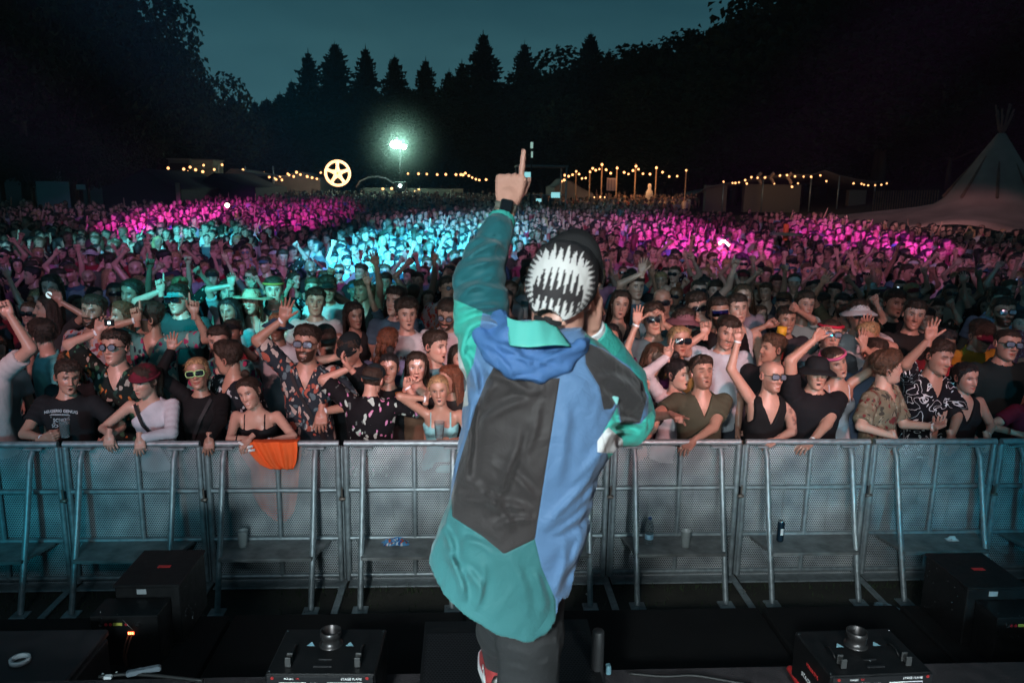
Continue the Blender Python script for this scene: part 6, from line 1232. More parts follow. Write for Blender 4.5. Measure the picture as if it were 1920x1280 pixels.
for (x, y) in cand:
    near = min(((x - a) ** 2 + ((y - b) * .9) ** 2) for a, b in gridp)
    if near < (.43 if y < 9 else .42) ** 2: continue
    q = project([[x, y, 1.6]])[0]
    if q[0] < -60 or q[0] > 1990: continue
    gridp.append((x, y))
    if 872 < q[0] < 1120 and y < 12.4: hidden.append((x, y)); continue
    if made + NCUST >= NIND: hidden.append((x, y)); continue
    v = rnd.choice(list(range(len(specs))) + [2, 3, 7, 9, 16, 19, 4, 13]) if y > 7.0 else rnd.choice([0, 1, 2, 4, 5, 6, 10, 14, 15, 20, 21, 25]); hi = False; key = (v, y < 9.6 and v < 16)
    sp = dict(specs[v]); sp['seed'] = v; sp['headscale'] = 1.03; sp.setdefault('yaw', (v * 37) % 41 - 20); sp.setdefault('tilt', (v * 23) % 17 - 8); sp.setdefault('smile', (v % 4) * .3); sp.setdefault('pitch', -3); parts = build_parts(sp, key[1], key)
    tc, tn = rnd.choice(TOPC); hc = rnd.choice(['black', 'dark brown', 'dark brown', 'brown', 'brown', 'blond'] if sp['sex'] == 'm' else ['dark brown', 'brown', 'blond', 'blond', 'black', 'auburn']); ht, hn = rnd.choice(HAT)
    sp.update(topc=tc, hairc=hc, hatc=ht, skin=SKINC[rnd.randrange(7)]); hgt = rnd.gauss(1.77 if sp['sex'] == 'm' else 1.67, .05); s = hgt / 1.75
    rz = R(180 + rnd.uniform(-25, 25)) if sp.get('turnb') else R(rnd.uniform(-28, 28)) - math.atan2(x, y) * .6
    rown = next(t for l, t in ROWN if y < l); lab = describe(sp, tn, hc, hn) + ', ' + rown + ' ' + zone(q[0])
    if sp.get('turnb'): lab = lab.replace(', ' + rown, ' seen from behind, ' + rown)
    w_ = lab.split()
    if len(w_) > 16: lab = lab.replace(' behind the beanie woman', ' at left').replace('just left of the performer', 'left centre').replace('just right of the performer', 'right centre').replace('left of the waving man', 'at left').replace('behind the waving man', 'left centre').replace('behind the olive tee man', 'at right').replace('behind the curly haired man', 'at right').replace('behind the bald man', 'at right')
    lab = ' '.join(lab.split()[:16])
    put_person(sp, (x, y, float(ground_z(x, y))), s, rz, parts, lab, 'crowd behind the barrier'); made += 1
print('individual people', NCUST + made)
# ---- the rest of the crowd, low detail, one object
def lowp(lod, fem, up, seed):
    """returns V, T, region codes per vertex (0 skin,1 hair,2 top,3 legs,4 dark eyes with socket shade painted in)"""
    r_ = np.random.default_rng(seed); b = MB(); reg = []
    nz_, na = ((9, 12) if lod == 1 else (5, 6)); zs = np.linspace(-.118, .117, nz_); A = np.linspace(-np.pi, np.pi, na + 1)[:-1] + (0 if lod == 1 else .0); Z, AA = np.meshgrid(zs, A, indexing='ij'); x, y = head_surface(Z, AA)
    if lod == 1: y = y - .018 * np.exp(-(x / .014) ** 2 - ((Z + .02) / .025) ** 2) * (np.cos(AA) > .5)
    hl = np.interp(np.cos(AA), [-1, 0, .3, 1], [-.2 if fem else -.05, -.12 if fem else 0, .03, .06]); hm = Z > hl; k = np.where(hm, 1.13, 1.); V = np.stack([x * k, y * k, Z * np.where(hm, 1.06, 1)], -1).reshape(-1, 3); rg = np.where(hm, 1, 0)
    if lod == 1: rg = np.where((~hm) & (np.cos(AA) > .6) & (np.abs(Z - .005) < .016) & (np.abs(x) > .012), 4, rg); rg = np.where((~hm) & (np.cos(AA) > .8) & (np.abs(Z + .065) < .014), 5, rg)
    rot = neck_rot(r_.uniform(-45, 45), r_.uniform(-12, 8), r_.uniform(-8, 8)); V = V @ rot.T + [0, -.03, 1.635]
    i, j = np.meshgrid(np.arange(nz_ - 1), np.arange(na), indexing='ij'); i = i.ravel(); j = j.ravel(); j2 = (j + 1) % na; b.add(V, np.stack([i * na + j, i * na + j2, (i + 1) * na + j2, (i + 1) * na + j], 1)); reg.append(rg.ravel())
    n = 10 if lod == 1 else 6; T_ = TF if fem else TM; lev = [(.95, 1.0), (1.12, 1.0), (1.28, 1.05), (1.38, 1.08), (1.44, 1.), (1.475, .95), (1.56, .9)] if lod == 1 else [(1.0, 1), (1.36, 1.12), (1.47, .9)]
    a = np.arange(n) * 2 * np.pi / n; P = []; rg = []
    for z, k in lev: w, d = table(z, T_); P.append(np.stack([(w + .012) * k * np.cos(a), (d + .012) * k * np.sin(a), np.full(n, z)], 1)); rg += [0 if z > 1.46 else 2] * n
    P = np.concatenate(P); m = len(lev); b.add(P, [[i * n + k, i * n + (k + 1) % n, (i + 1) * n + (k + 1) % n, (i + 1) * n + k] for i in range(m - 1) for k in range(n)]); reg.append(np.array(rg))
    for s, u in ((-1, up[0]), (1, up[1])):
        S = np.array([s * .19, 0, 1.40]); 
        if u == 2: E, H = S + [s * .16, -.12, .12], S + [s * (.02 + r_.uniform(-.1, .2)), -.20, .34]
        elif u == 1: E, H = S + [s * .06, -.06, -.26], S + [s * -.02, -.28, -.05]
        else: E, H = S + [s * .05, .02, -.28], S + [s * .04, -.06, -.50]
        nn = 5 if lod == 1 else 3; v0 = b.n; pts = [S, E, H, H + (H - E) / np.linalg.norm(H - E) * .16]; b.tube(pts, [.062, .042, .025, .016], nn); reg.append(np.array([2] * nn + [0] * nn * 3 + [2, 0]))
    if lod == 1:
        for s in (-1, 1): b.tube([(s * .09, 0, 1.0), (s * .11, 0, .05)], [.09, .06], 5, cap=False); reg.append(np.array([3] * 10))
        if fem: b.tube([(0, .05, 1.70), (0, .10, 1.60), (0, .10, 1.36)], [.05, .085, .05], 6); reg.append(np.array([1] * 20))
    V = np.concatenate(b.V); Q = np.concatenate(b.Q); T = np.concatenate(b.T); T = np.concatenate([Q[:, [0, 1, 2]], Q[:, [0, 2, 3]], T]); return V, T, np.concatenate(reg)
LP = {l: [lowp(l, s % 2, u, 100 + 7 * s) for s, u in enumerate([(0, 0), (0, 0), (2, 0), (0, 0), (1, 0), (0, 0), (0, 0), (0, 1), (0, 0), (1, 0), (0, 0), (0, 0)])] for l in (1, 2)}
ALLC = [c for c, _ in TOPC] + [(.55, .55, .56), (.02, .02, .02), (.15, .12, .11), (.05, .20, .24), (.3, .04, .1), (.5, .42, .4)]
def crowd_mesh(pos, lod):
    Vs, Ts, Cs = [], [], []; n = 0; r_ = np.random.default_rng(5 + lod)
    for (x, y) in pos:
        V, T, rg = LP[lod][min(r_.integers(15), 11)]; s = r_.normal(1., .045); a = r_.normal(0, .45) + (np.pi if r_.random() < .05 else 0) - math.atan2(x, y) * .6; c_, s_ = math.cos(a), math.sin(a)
        W_ = np.stack([(V[:, 0] * c_ - V[:, 1] * s_) * s + x, (V[:, 0] * s_ + V[:, 1] * c_) * s + y, V[:, 2] * s + float(ground_z(x, y))], 1)
        sk = np.array(SKINC[r_.integers(7)]); pal = np.array([sk, list(HAIRC.values())[min(4, int(abs(r_.normal(0, 1.6))))], ALLC[r_.integers(len(ALLC))], (.03, .035, .05), sk * .32, sk * [.8, .5, .5]])
        Vs.append(W_); Ts.append(T + n); Cs.append(pal[rg]); n += len(V)
    me = mesh_np('crowd', np.concatenate(Vs), None, np.concatenate(Ts)); C = np.concatenate(Cs); set_col(me, np.concatenate([C, np.ones((len(C), 1))], 1)); return me
CM_ = bpy.data.materials.new('crowd_colours'); CM_.use_nodes = True; q = CM_.node_tree; at = q.nodes.new('ShaderNodeAttribute'); at.attribute_name = 'Col'; q.links.new(at.outputs['Color'], q.nodes['Principled BSDF'].inputs['Base Color']); q.nodes['Principled BSDF'].inputs['Roughness'].default_value = .7
pos1 = list(hidden); y = 15.4
def crowd_ok(x, y):
    if (x - pix(1878, 250, 32).x) ** 2 + (y - 32) ** 2 < 43: return False
    if y > 34 and x > 10 + (y - 34) * .1 and x > (y - 20) * .42 + 1.5 and y > 36: return False
    if x < -15.5 - (y - 36) * .12 and y > 37: return False
    if abs(x - pix(1013, 352, 46).x) < 1.8 and abs(y - 46) < 2: return False
    return y < 57
while y < 33:
    x = -.76 * y
    while x < .78 * y:
        if crowd_ok(x, y): pos1.append((x + rnd.uniform(-.16, .16), y + rnd.uniform(-.2, .2)))
        x += rnd.uniform(.48, .74)
    y += .60
pos2 = []
while y < 57:
    x = -.76 * y
    while x < .80 * y:
        if crowd_ok(x, y): pos2.append((x + rnd.uniform(-.2, .2), y + rnd.uniform(-.3, .3)))
        x += rnd.uniform(.55, 1.0)
    y += .78
print('far crowd', len(pos1), len(pos2))
for me, lab in ((crowd_mesh(pos1, 1), 'dense festival crowd in the middle of the field'), (crowd_mesh(pos2, 2), 'distant festival crowd reaching back to the tents')):
    tag(link(me, 'crowd', CM_), lab, 'crowd', kind='stuff')
# ================================================================== THE PERFORMER (seen from behind)
PFB = pixz(985, 1300, SH); YP = 1.98
PERF_ROOT = empty('person', (pix(985, 1190, YP).x, YP, SH), 'performer seen from behind in colour blocked jacket pointing one finger to the sky', 'person')
PO = np.array(PERF_ROOT.location)
def pp(px, py, Y): return np.array(pix(px, py, Y))
def pxm(px, Y): return px / F * Y * 1.0   # photo pixels to metres at about Y
def padd(name, V, Q, m, parent=PERF_ROOT, T=None, cols=None):
    me = mesh_np(name, np.asarray(V) - PO, Q, T)
    if cols: 
        for k, c in cols.items(): set_col(me, c, k)
    me.materials.append(m); return link(me, name, None, parent)
# ---- torso silhouette rows: photo y, left x, right x
ROWS = [(618, 925, 1090), (640, 885, 1120), (665, 880, 1140), (700, 882, 1152), (760, 872, 1160), (830, 862, 1152), (880, 851, 1128), (930, 846, 1117), (975, 832, 1107), (1030, 812, 1095), (1085, 804, 1082), (1130, 806, 1074), (1200, 812, 1066)]
tz = np.array([[pix(0.5 * (l + r), y, YP).z, pix(l, y, YP).x, pix(r, y, YP).x] for y, l, r in ROWS])[::-1]
HEM = [(795, 1080), (803, 1092), (815, 1112), (860, 1147), (920, 1181), (975, 1194), (1012, 1184), (1034, 1156), (1044, 1124), (1052, 1130), (1062, 1138), (1070, 1122), (1082, 1080), (1100, 1030)]
hx = np.array([pix(x, y, YP - .12).x for x, y in HEM]); hz = np.array([pix(x, y, YP - .12).z for x, y in HEM])
ARML = [(912, 672, YP - .00, 45), (904, 625, YP + .02, 49), (902, 575, YP + .06, 49), (900, 530, YP + .10, 46), (911, 482, YP + .16, 39), (928, 440, YP + .22, 30), (934, 425, YP + .25, 26)]
ARMR = [(1115, 700, YP, 44), (1150, 735, YP + .05, 50), (1180, 778, YP + .12, 46)]; FORE = [(1188, 776, YP + .12, 42), (1176, 712, YP + .17, 37), (1140, 652, YP + .15, 29)]
HANG = [(1176, 800, YP + .10, 42), (1150, 815, YP + .06, 24), (1142, 832, YP + .04, 12)]
def chain(X, Y, Z, C, k=.03, sc=1.):
    d = None
    for a, b in zip(C[:-1], C[1:]):
        q = cone(X, Y, Z, pp(*a[:3]), pp(*b[:3]), pxm(a[3], a[2]) * sc, pxm(b[3], b[2]) * sc); d = q if d is None else smin(d, q, k)
    return d
def creases(px, py, L):
    """folds: list of (x0,y0,x1,y1,width,depth) in photo pixels; signed ridge/valley profile"""
    h = np.zeros_like(px)
    for x0, y0, x1, y1, w, dp in L:
        dx, dy = x1 - x0, y1 - y0; LL = dx * dx + dy * dy; t = ((px - x0) * dx + (py - y0) * dy) / LL; tc_ = np.clip(t, 0, 1); bend = 6 * np.sin(tc_ * 3.1) * (1 if (x0 + y1) % 2 > 1 else -1)
        n = ((px - x0) * dy - (py - y0) * dx) / math.sqrt(LL) + bend; e2 = np.exp(-((t - tc_) * math.sqrt(LL) / 14) ** 2); fade = np.sin(np.clip(t * .86 + .07, 0, 1) * np.pi) ** .6
        h += dp * e2 * fade * (np.exp(-(n / w) ** 2) - .75 * np.exp(-((n - 1.6 * w) / (w * 1.1)) ** 2))
    return h
CR = [(905, 790, 1000, 745, 9, 6), (960, 850, 920, 960, 10, 6), (925, 870, 1000, 930, 8, 5), (880, 900, 960, 990, 9, 6), (865, 935, 990, 960, 10, 7), (930, 985, 1000, 975, 8, 6), (975, 800, 945, 900, 8, 4), (1010, 760, 985, 850, 7, 3),
      (1140, 850, 1020, 985, 9, 7), (1125, 900, 1030, 990, 8, 6), (1112, 940, 1035, 1000, 7, 5), (1150, 800, 1075, 905, 9, 5), (1095, 1000, 1050, 1080, 8, 4), (1060, 1020, 1040, 1110, 7, 4), (1020, 730, 960, 725, 8, 4), (880, 740, 872, 900, 8, 5), (895, 700, 878, 800, 7, 4),
      (840, 1040, 870, 1120, 7, 6), (860, 1060, 905, 1110, 7, 4), (905, 1060, 890, 1140, 8, 4), (960, 1045, 990, 1150, 9, 3), (1000, 1070, 1020, 1140, 7, 4), (830, 990, 850, 1060, 8, 4), (870, 1010, 930, 1040, 8, 4), (920, 700, 990, 735, 8, 5), (905, 760, 930, 720, 7, 5), (1060, 760, 1045, 900, 10, 3),
      (1130, 700, 1200, 745, 8, 5), (1120, 730, 1170, 790, 8, 5), (1185, 735, 1215, 780, 7, 5), (1150, 790, 1210, 800, 6, 6), (1140, 815, 1195, 815, 5, 5),
      (858, 560, 925, 520, 8, 7), (860, 590, 945, 575, 8, 8), (862, 540, 950, 548, 7, 6), (870, 505, 945, 490, 7, 7), (880, 480, 948, 455, 6, 5), (860, 620, 950, 600, 9, 7), (868, 660, 890, 720, 8, 6), (885, 640, 940, 660, 8, 6), (893, 600, 985, 640, 8, 5), (905, 450, 945, 470, 5, 4), (864, 690, 882, 610, 7, 6)]
def jacket(X, Y, Z, folds=True):
    lx_ = np.interp(Z, tz[:, 0], tz[:, 1]); rx_ = np.interp(Z, tz[:, 0], tz[:, 2]); cx_ = (lx_ + rx_) / 2; hw = (rx_ - lx_) / 2; dp = np.interp(Z, [1.75, 2.0, 2.3, 2.5, 2.6], [.155, .150, .145, .125, .085])
    q = ((np.abs((X - cx_) / hw)) ** 2.4 + (np.abs((Y - YP) / dp)) ** 2.4) ** (1 / 2.4); d = (q - 1) * dp * .95
    top = pix(1000, 612, YP).z; d = np.maximum(d, Z - top)
    hem = np.interp(X + (Y - YP) * .1, hx, hz); d = np.maximum(d, hem - Z)
    d = smin(d, chain(X, Y, Z, ARML, .02), .035); d = smin(d, chain(X, Y, Z, ARMR, .02), .045); d = smin(d, chain(X, Y, Z, FORE, .02), .012); d = smin(d, chain(X, Y, Z, HANG, .02), .02)
    if folds:
        P = project(np.stack([X, Y, Z], 1)); h = creases(P[:, 0], P[:, 1], CR) * .0021
        h += .0050 * wob(X * 1.6, Y * 1.6, Z * 1.3, 1.6, 4) * 1 + .0030 * wob(X * 4, Y * 4, Z * 3, 2, 9); d = d - h
    return d
V, Q = mesh_sdf(jacket, (-.42, YP - .32, 1.64), (.56, YP + .42, 3.0), .0058, 5)
PX = project(V); front = V[:, 1] > YP + .09
def inpoly(P, poly):
    """signed distance to polygon in photo pixels, negative inside"""
    poly = np.array(poly, float); n = len(poly); x, y = P.T; ins = np.zeros(len(x), bool); dm = np.full(len(x), 1e9)
    for i in range(n):
        a, b = poly[i], poly[(i + 1) % n]; c = ((a[1] > y) != (b[1] > y)) & (x < (b[0] - a[0]) * (y - a[1]) / (b[1] - a[1] + 1e-12) + a[0]); ins ^= c
        d = b - a; t = np.clip(((x - a[0]) * d[0] + (y - a[1]) * d[1]) / (d @ d + 1e-9), 0, 1); dm = np.minimum(dm, np.hypot(x - a[0] - t * d[0], y - a[1] - t * d[1]))
    return np.where(ins, -dm, dm)
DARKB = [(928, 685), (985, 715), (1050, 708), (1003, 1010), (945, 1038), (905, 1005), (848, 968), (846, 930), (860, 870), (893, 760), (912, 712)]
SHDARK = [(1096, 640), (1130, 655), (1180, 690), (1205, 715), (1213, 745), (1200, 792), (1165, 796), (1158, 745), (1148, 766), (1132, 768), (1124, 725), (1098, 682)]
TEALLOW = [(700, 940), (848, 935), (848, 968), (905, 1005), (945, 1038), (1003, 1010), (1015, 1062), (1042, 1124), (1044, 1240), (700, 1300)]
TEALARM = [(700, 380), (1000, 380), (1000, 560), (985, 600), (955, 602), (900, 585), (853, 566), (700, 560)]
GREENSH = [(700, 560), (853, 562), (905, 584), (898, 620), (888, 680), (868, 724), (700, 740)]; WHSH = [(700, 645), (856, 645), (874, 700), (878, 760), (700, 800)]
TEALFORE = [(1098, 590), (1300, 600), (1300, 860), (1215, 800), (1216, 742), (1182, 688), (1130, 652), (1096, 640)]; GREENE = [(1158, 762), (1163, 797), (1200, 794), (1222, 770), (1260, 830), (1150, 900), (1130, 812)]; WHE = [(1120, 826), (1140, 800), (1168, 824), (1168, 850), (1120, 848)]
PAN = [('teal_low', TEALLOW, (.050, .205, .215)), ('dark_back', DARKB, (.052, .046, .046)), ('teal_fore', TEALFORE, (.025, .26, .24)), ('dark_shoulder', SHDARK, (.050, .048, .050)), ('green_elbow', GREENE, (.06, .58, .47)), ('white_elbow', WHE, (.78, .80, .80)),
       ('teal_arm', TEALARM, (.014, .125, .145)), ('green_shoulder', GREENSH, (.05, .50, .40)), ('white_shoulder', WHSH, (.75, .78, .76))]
JM = bpy.data.materials.new('jacket_cloth'); JM.use_nodes = True; nt = JM.node_tree; bs = nt.nodes['Principled BSDF']; L = nt.links.new; bs.inputs['Roughness'].default_value = .62; bs.inputs['Sheen Weight'].default_value = .15; bs.inputs['Specular IOR Level'].default_value = .3
prev = None; seam = None
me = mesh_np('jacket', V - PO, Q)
BLUE = (.125, .25, .45)
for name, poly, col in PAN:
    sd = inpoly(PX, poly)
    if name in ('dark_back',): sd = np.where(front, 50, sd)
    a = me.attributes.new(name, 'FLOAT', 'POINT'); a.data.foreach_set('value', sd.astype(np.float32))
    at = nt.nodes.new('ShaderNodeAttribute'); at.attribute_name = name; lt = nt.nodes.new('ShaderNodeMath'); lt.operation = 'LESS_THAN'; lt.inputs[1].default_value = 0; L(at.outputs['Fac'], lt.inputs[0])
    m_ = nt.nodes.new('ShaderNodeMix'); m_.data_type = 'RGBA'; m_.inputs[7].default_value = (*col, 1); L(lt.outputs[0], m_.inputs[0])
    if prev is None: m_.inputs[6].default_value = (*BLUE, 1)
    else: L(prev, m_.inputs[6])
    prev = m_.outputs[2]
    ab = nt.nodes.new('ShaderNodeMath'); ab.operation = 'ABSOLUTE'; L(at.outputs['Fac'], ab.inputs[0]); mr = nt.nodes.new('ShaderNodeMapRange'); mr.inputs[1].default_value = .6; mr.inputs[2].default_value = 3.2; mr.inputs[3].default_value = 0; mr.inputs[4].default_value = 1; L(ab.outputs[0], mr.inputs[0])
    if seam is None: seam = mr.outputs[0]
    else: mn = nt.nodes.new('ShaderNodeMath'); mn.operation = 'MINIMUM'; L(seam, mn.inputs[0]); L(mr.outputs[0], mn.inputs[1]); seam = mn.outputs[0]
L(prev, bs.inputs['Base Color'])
tcn = nt.nodes.new('ShaderNodeTexCoord'); n1 = nt.nodes.new('ShaderNodeTexNoise'); n1.inputs['Scale'].default_value = 16; n1.inputs['Detail'].default_value = 6; n1.inputs['Distortion'].default_value = .8; L(tcn.outputs['Object'], n1.inputs['Vector'])
n3 = nt.nodes.new('ShaderNodeTexNoise'); n3.inputs['Scale'].default_value = 5.5; n3.inputs['Detail'].default_value = 3; n3.inputs['Distortion'].default_value = 2.2; L(tcn.outputs['Object'], n3.inputs['Vector'])
s3 = nt.nodes.new('ShaderNodeMath'); s3.operation = 'SUBTRACT'; s3.inputs[1].default_value = .5; L(n3.outputs['Fac'], s3.inputs[0]); a3 = nt.nodes.new('ShaderNodeMath'); a3.operation = 'ABSOLUTE'; L(s3.outputs[0], a3.inputs[0]); q3 = nt.nodes.new('ShaderNodeMath'); q3.operation = 'POWER'; q3.inputs[1].default_value = .6; L(a3.outputs[0], q3.inputs[0])
b0 = nt.nodes.new('ShaderNodeBump'); b0.inputs['Strength'].default_value = .2; b0.inputs['Distance'].default_value = .022; L(q3.outputs[0], b0.inputs['Height'])
b1 = nt.nodes.new('ShaderNodeBump'); L(b0.outputs[0], b1.inputs['Normal']); b1.inputs['Strength'].default_value = .35; b1.inputs['Distance'].default_value = .012; L(n1.outputs['Fac'], b1.inputs['Height'])
b2 = nt.nodes.new('ShaderNodeBump'); b2.inputs['Strength'].default_value = .5; b2.inputs['Distance'].default_value = .003; L(seam, b2.inputs['Height']); L(b1.outputs[0], b2.inputs['Normal']); L(b2.outputs[0], bs.inputs['Normal'])
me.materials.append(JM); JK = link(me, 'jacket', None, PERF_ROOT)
# cuffs
def solid(fn, lo, hi, h, name, m, parent=None):
    V, Q = mesh_sdf(fn, lo, hi, h, 3); return padd(name, V, Q, m, parent or PERF_ROOT)
def around(pts, pad=.08):
    P = np.array([pp(*p[:3]) for p in pts]); return P.min(0) - pad, P.max(0) + pad
def flatcyl(X, Y, Z, a, b, ra, rb, inner=None):
    a, b = np.array(a), np.array(b); u = (b - a) / np.linalg.norm(b - a); d = cone(X, Y, Z, a - u * .02, b + u * .02, ra, rb); s = (X - a[0]) * u[0] + (Y - a[1]) * u[1] + (Z - a[2]) * u[2]; return np.maximum(d, np.maximum(-s, s - np.linalg.norm(b - a)))
CUFF = mat('cuff_green', (.045, .44, .37), .6, bump=.4, bscale=120)
c0, c1 = (931, 443, YP + .235), (942, 410, YP + .28); lo, hi = around([c0, c1]); solid(lambda X, Y, Z: flatcyl(X, Y, Z, pp(*c0), pp(*c1), pxm(29, YP + .23), pxm(25, YP + .29)), lo, hi, .004, 'cuff', CUFF)
c2, c3 = (1139, 656, YP + .15), (1114, 622, YP + .115); lo, hi = around([c2, c3]); solid(lambda X, Y, Z: flatcyl(X, Y, Z, pp(*c2), pp(*c3), pxm(31, YP + .15), pxm(27, YP + .12)), lo, hi, .004, 'cuff', CUFF)
c4, c5 = (1115, 625, YP + .117), (1109, 613, YP + .10); lo, hi = around([c4, c5]); solid(lambda X, Y, Z: flatcyl(X, Y, Z, pp(*c4), pp(*c5), pxm(25, YP + .12), pxm(24, YP + .12)), lo, hi, .004, 'wristband', mat('white_band', (.75, .78, .8), .5))
# ---- hood and lining
HB = mat('hood_cloth', (.075, .19, .43), .6, bump=.5, bscale=14, spec=.3)
def hood(X, Y, Z):
    yb = YP - .10
    r1 = [(902, 628, YP - .05, 17), (922, 664, yb - .005, 18), (962, 692, yb - .02, 19), (1012, 702, yb - .022, 17), (1060, 685, yb - .01, 13), (1092, 655, yb + .03, 9)]
    r2 = [(925, 610, YP - .03, 16), (950, 652, yb - .01, 15), (992, 676, yb - .02, 15), (1045, 670, yb - .015, 13), (1088, 646, yb + .01, 11), (1098, 640, yb + .06, 10)]
    r3 = [(935, 600, YP, 20), (955, 628, yb + .02, 20), (1000, 652, yb + .01, 22), (1060, 655, yb + .03, 18)]
    d = smin(chain(X, Y, Z, r1, .01), chain(X, Y, Z, r2, .008), .012); d = smin(d, chain(X, Y, Z, r3, .01), .014)
    P = project(np.stack([X, Y, Z], 1)); return d - creases(P[:, 0], P[:, 1], [(905, 650, 960, 700, 5, 5), (925, 640, 1000, 690, 5, 6), (1000, 690, 1080, 655, 5, 5), (940, 670, 1040, 690, 4, 4), (1020, 665, 1085, 648, 4, 4), (960, 712, 1020, 716, 4, 4), (890, 640, 930, 690, 5, 4)]) * .0011 - .003 * wob(X * 3, Y * 3, Z * 3, 2, 3)
lo, hi = around([(890, 590, YP - .05), (1110, 730, YP - .2), (960, 600, YP + .1)], .06); solid(hood, lo, hi, .0045, 'hood', HB)
LIN = mat('mint_lining', (.12, .60, .52), .5, bump=.3, bscale=20)
def qgrid(c, n, m, bulge, y0):
    a, b, c_, d = [np.array(q, float) for q in c]; P = []
    for i in range(m):
        v = i / (m - 1); row = []
        for j in range(n):
            u = j / (n - 1); p = (a * (1 - u) + b * u) * (1 - v) + (d * (1 - u) + c_ * u) * v; row.append(pp(p[0], p[1] + 3 * math.sin(u * 6), y0 - bulge * math.sin(u * math.pi) * .6 - bulge * v + .003 * math.sin(u * 17 + v * 3)))
        P.append(row)
    return np.array(P)
G = qgrid([(951, 596), (1038, 610), (1068, 652), (957, 648)], 22, 12, .05, YP - .075); b = MB().grid(G); o = padd('hood_lining', np.concatenate(b.V), np.concatenate(b.Q), LIN); md = o.modifiers.new('t', 'SOLIDIFY'); md.thickness = .006
COL2 = [(1035, 622, YP - .04, 9), (1068, 640, YP - .02, 10), (1084, 628, YP + .04, 9)]; lo, hi = around(COL2); solid(lambda X, Y, Z: chain(X, Y, Z, COL2), lo, hi, .004, 'collar', mat('hood_cloth'))
RC = [(1050, 618, YP - .04, 3), (1072, 632, YP - .02, 3.2), (1083, 624, YP + .02, 3)]; lo, hi = around(RC, .03); solid(lambda X, Y, Z: chain(X, Y, Z, RC), lo, hi, .003, 'red_shirt_collar', mat('red_cloth', (.35, .02, .03), .8))
# side toggle
t0 = pp(1150, 760, YP - .075); b = MB().box((t0 - PO), (.018, .008, .05), rot=np.array(Matrix.Rotation(R(14), 3, 'Y')), bev=.003); o = b.obj('pull_tab', mat('tab_mint', (.30, .72, .70), .4), PERF_ROOT)
# ---- head, ears, neck, raised hand, hand at the ear : one body mesh
HC = pp(1050, 548, YP + .02); tilt = np.array(Matrix.Rotation(R(11), 3, 'Y') @ Matrix.Rotation(R(176), 3, 'Z') @ Matrix.Rotation(R(-14), 3, 'X'))
tilt = np.array(Matrix.Rotation(R(11), 3, 'Y') @ Matrix.Rotation(R(5), 3, 'X') @ Matrix.Rotation(R(165), 3, 'Z')); HS = 1.03
sp = dict(sex='m', beard='stubble', hair_rgb=HAIRC['dark brown']); hV, hQ, hT, hC = head_mesh(sp, True); hV = hV * HS * np.where(hV[:, 2] > .035, .90, 1)[:, None] @ tilt.T + HC
def skinf(X, Y, Z):
    d = chain(X, Y, Z, [(1040, 655, YP + .02, 46), (1048, 600, YP + .02, 44), (1050, 570, YP + .03, 44)], .02)
    d = smin(d, chain(X, Y, Z, [(905, 625, YP + .02, 36), (902, 530, YP + .10, 32), (930, 437, YP + .24, 20), (948, 394, YP + .31, 19)], .02), .02)
    d = smin(d, chain(X, Y, Z, [(1150, 735, YP + .05, 36), (1180, 775, YP + .12, 32), (1138, 656, YP + .15, 21), (1108, 612, YP + .10, 18)], .02), .02)
    d = smin(d, chain(X, Y, Z, [(912, 672, YP, 38), (1000, 690, YP + .02, 60), (1115, 700, YP, 38)], .02), .05); d = smin(d, chain(X, Y, Z, [(1000, 690, YP + .02, 75), (985, 900, YP + .02, 75), (975, 1080, YP + .02, 80)], .02), .05)
    return d
V, Q = mesh_sdf(skinf, (-.34, YP - .25, 1.8), (.45, YP + .45, 3.05), .009)
b = MB(); b.add(V, Q); b.add(hV, hQ, hT); nb = len(V)
W1 = pp(952, 381, YP + .31); T1 = pp(962, 335, YP + .36); pv, pq = hand_template('point_up', .0028, 1)
# back of the hand faces the camera; index finger up, thumb to the right
M = frame(np.array([.16, .52, 1.0]), (.1, 1, -.55)); hv = pv.copy() * .95; hv[:, 2] = np.where(hv[:, 2] > .10, .10 + (hv[:, 2] - .10) * 1.22, hv[:, 2])
hv[:, 0] *= -1; pq = pq[:, ::-1]   # left hand
b.add((hv @ M.T) + W1, pq)
W2 = pp(1108, 614, YP + .10); pv2, pq2 = hand_template('relax', .0035, 1); M2 = frame(np.array([-.04, -.12, 1.]), (-1, -.3, -.1)); b.add(pv2 * 1.05 @ M2.T + W2, pq2)
me = b.mesh('body'); co = np.concatenate(b.V) - PO; me.vertices.foreach_set('co', co.astype(np.float32).ravel()); me.update(); C = np.ones((len(co), 4)); C[:, 3] = 0; C[nb:nb + len(hC)] = hC; set_col(me, C); me.materials.append(SKIN)
o = link(me, 'body', None, PERF_ROOT); o.color = (.62, .33, .25, 1)
# nape hair under the cap
hm = hair_shell('buzz', True, 3); hv = np.concatenate(hm.V); zz_ = hv[:, 2].copy(); hv = hv * HS * np.where(zz_ > .03, .9, 1)[:, None] @ tilt.T + HC; o = padd('hair', hv, np.concatenate(hm.Q), HAIR, T=np.concatenate(hm.T)); o.color = (*HAIRC['dark brown'], 1)
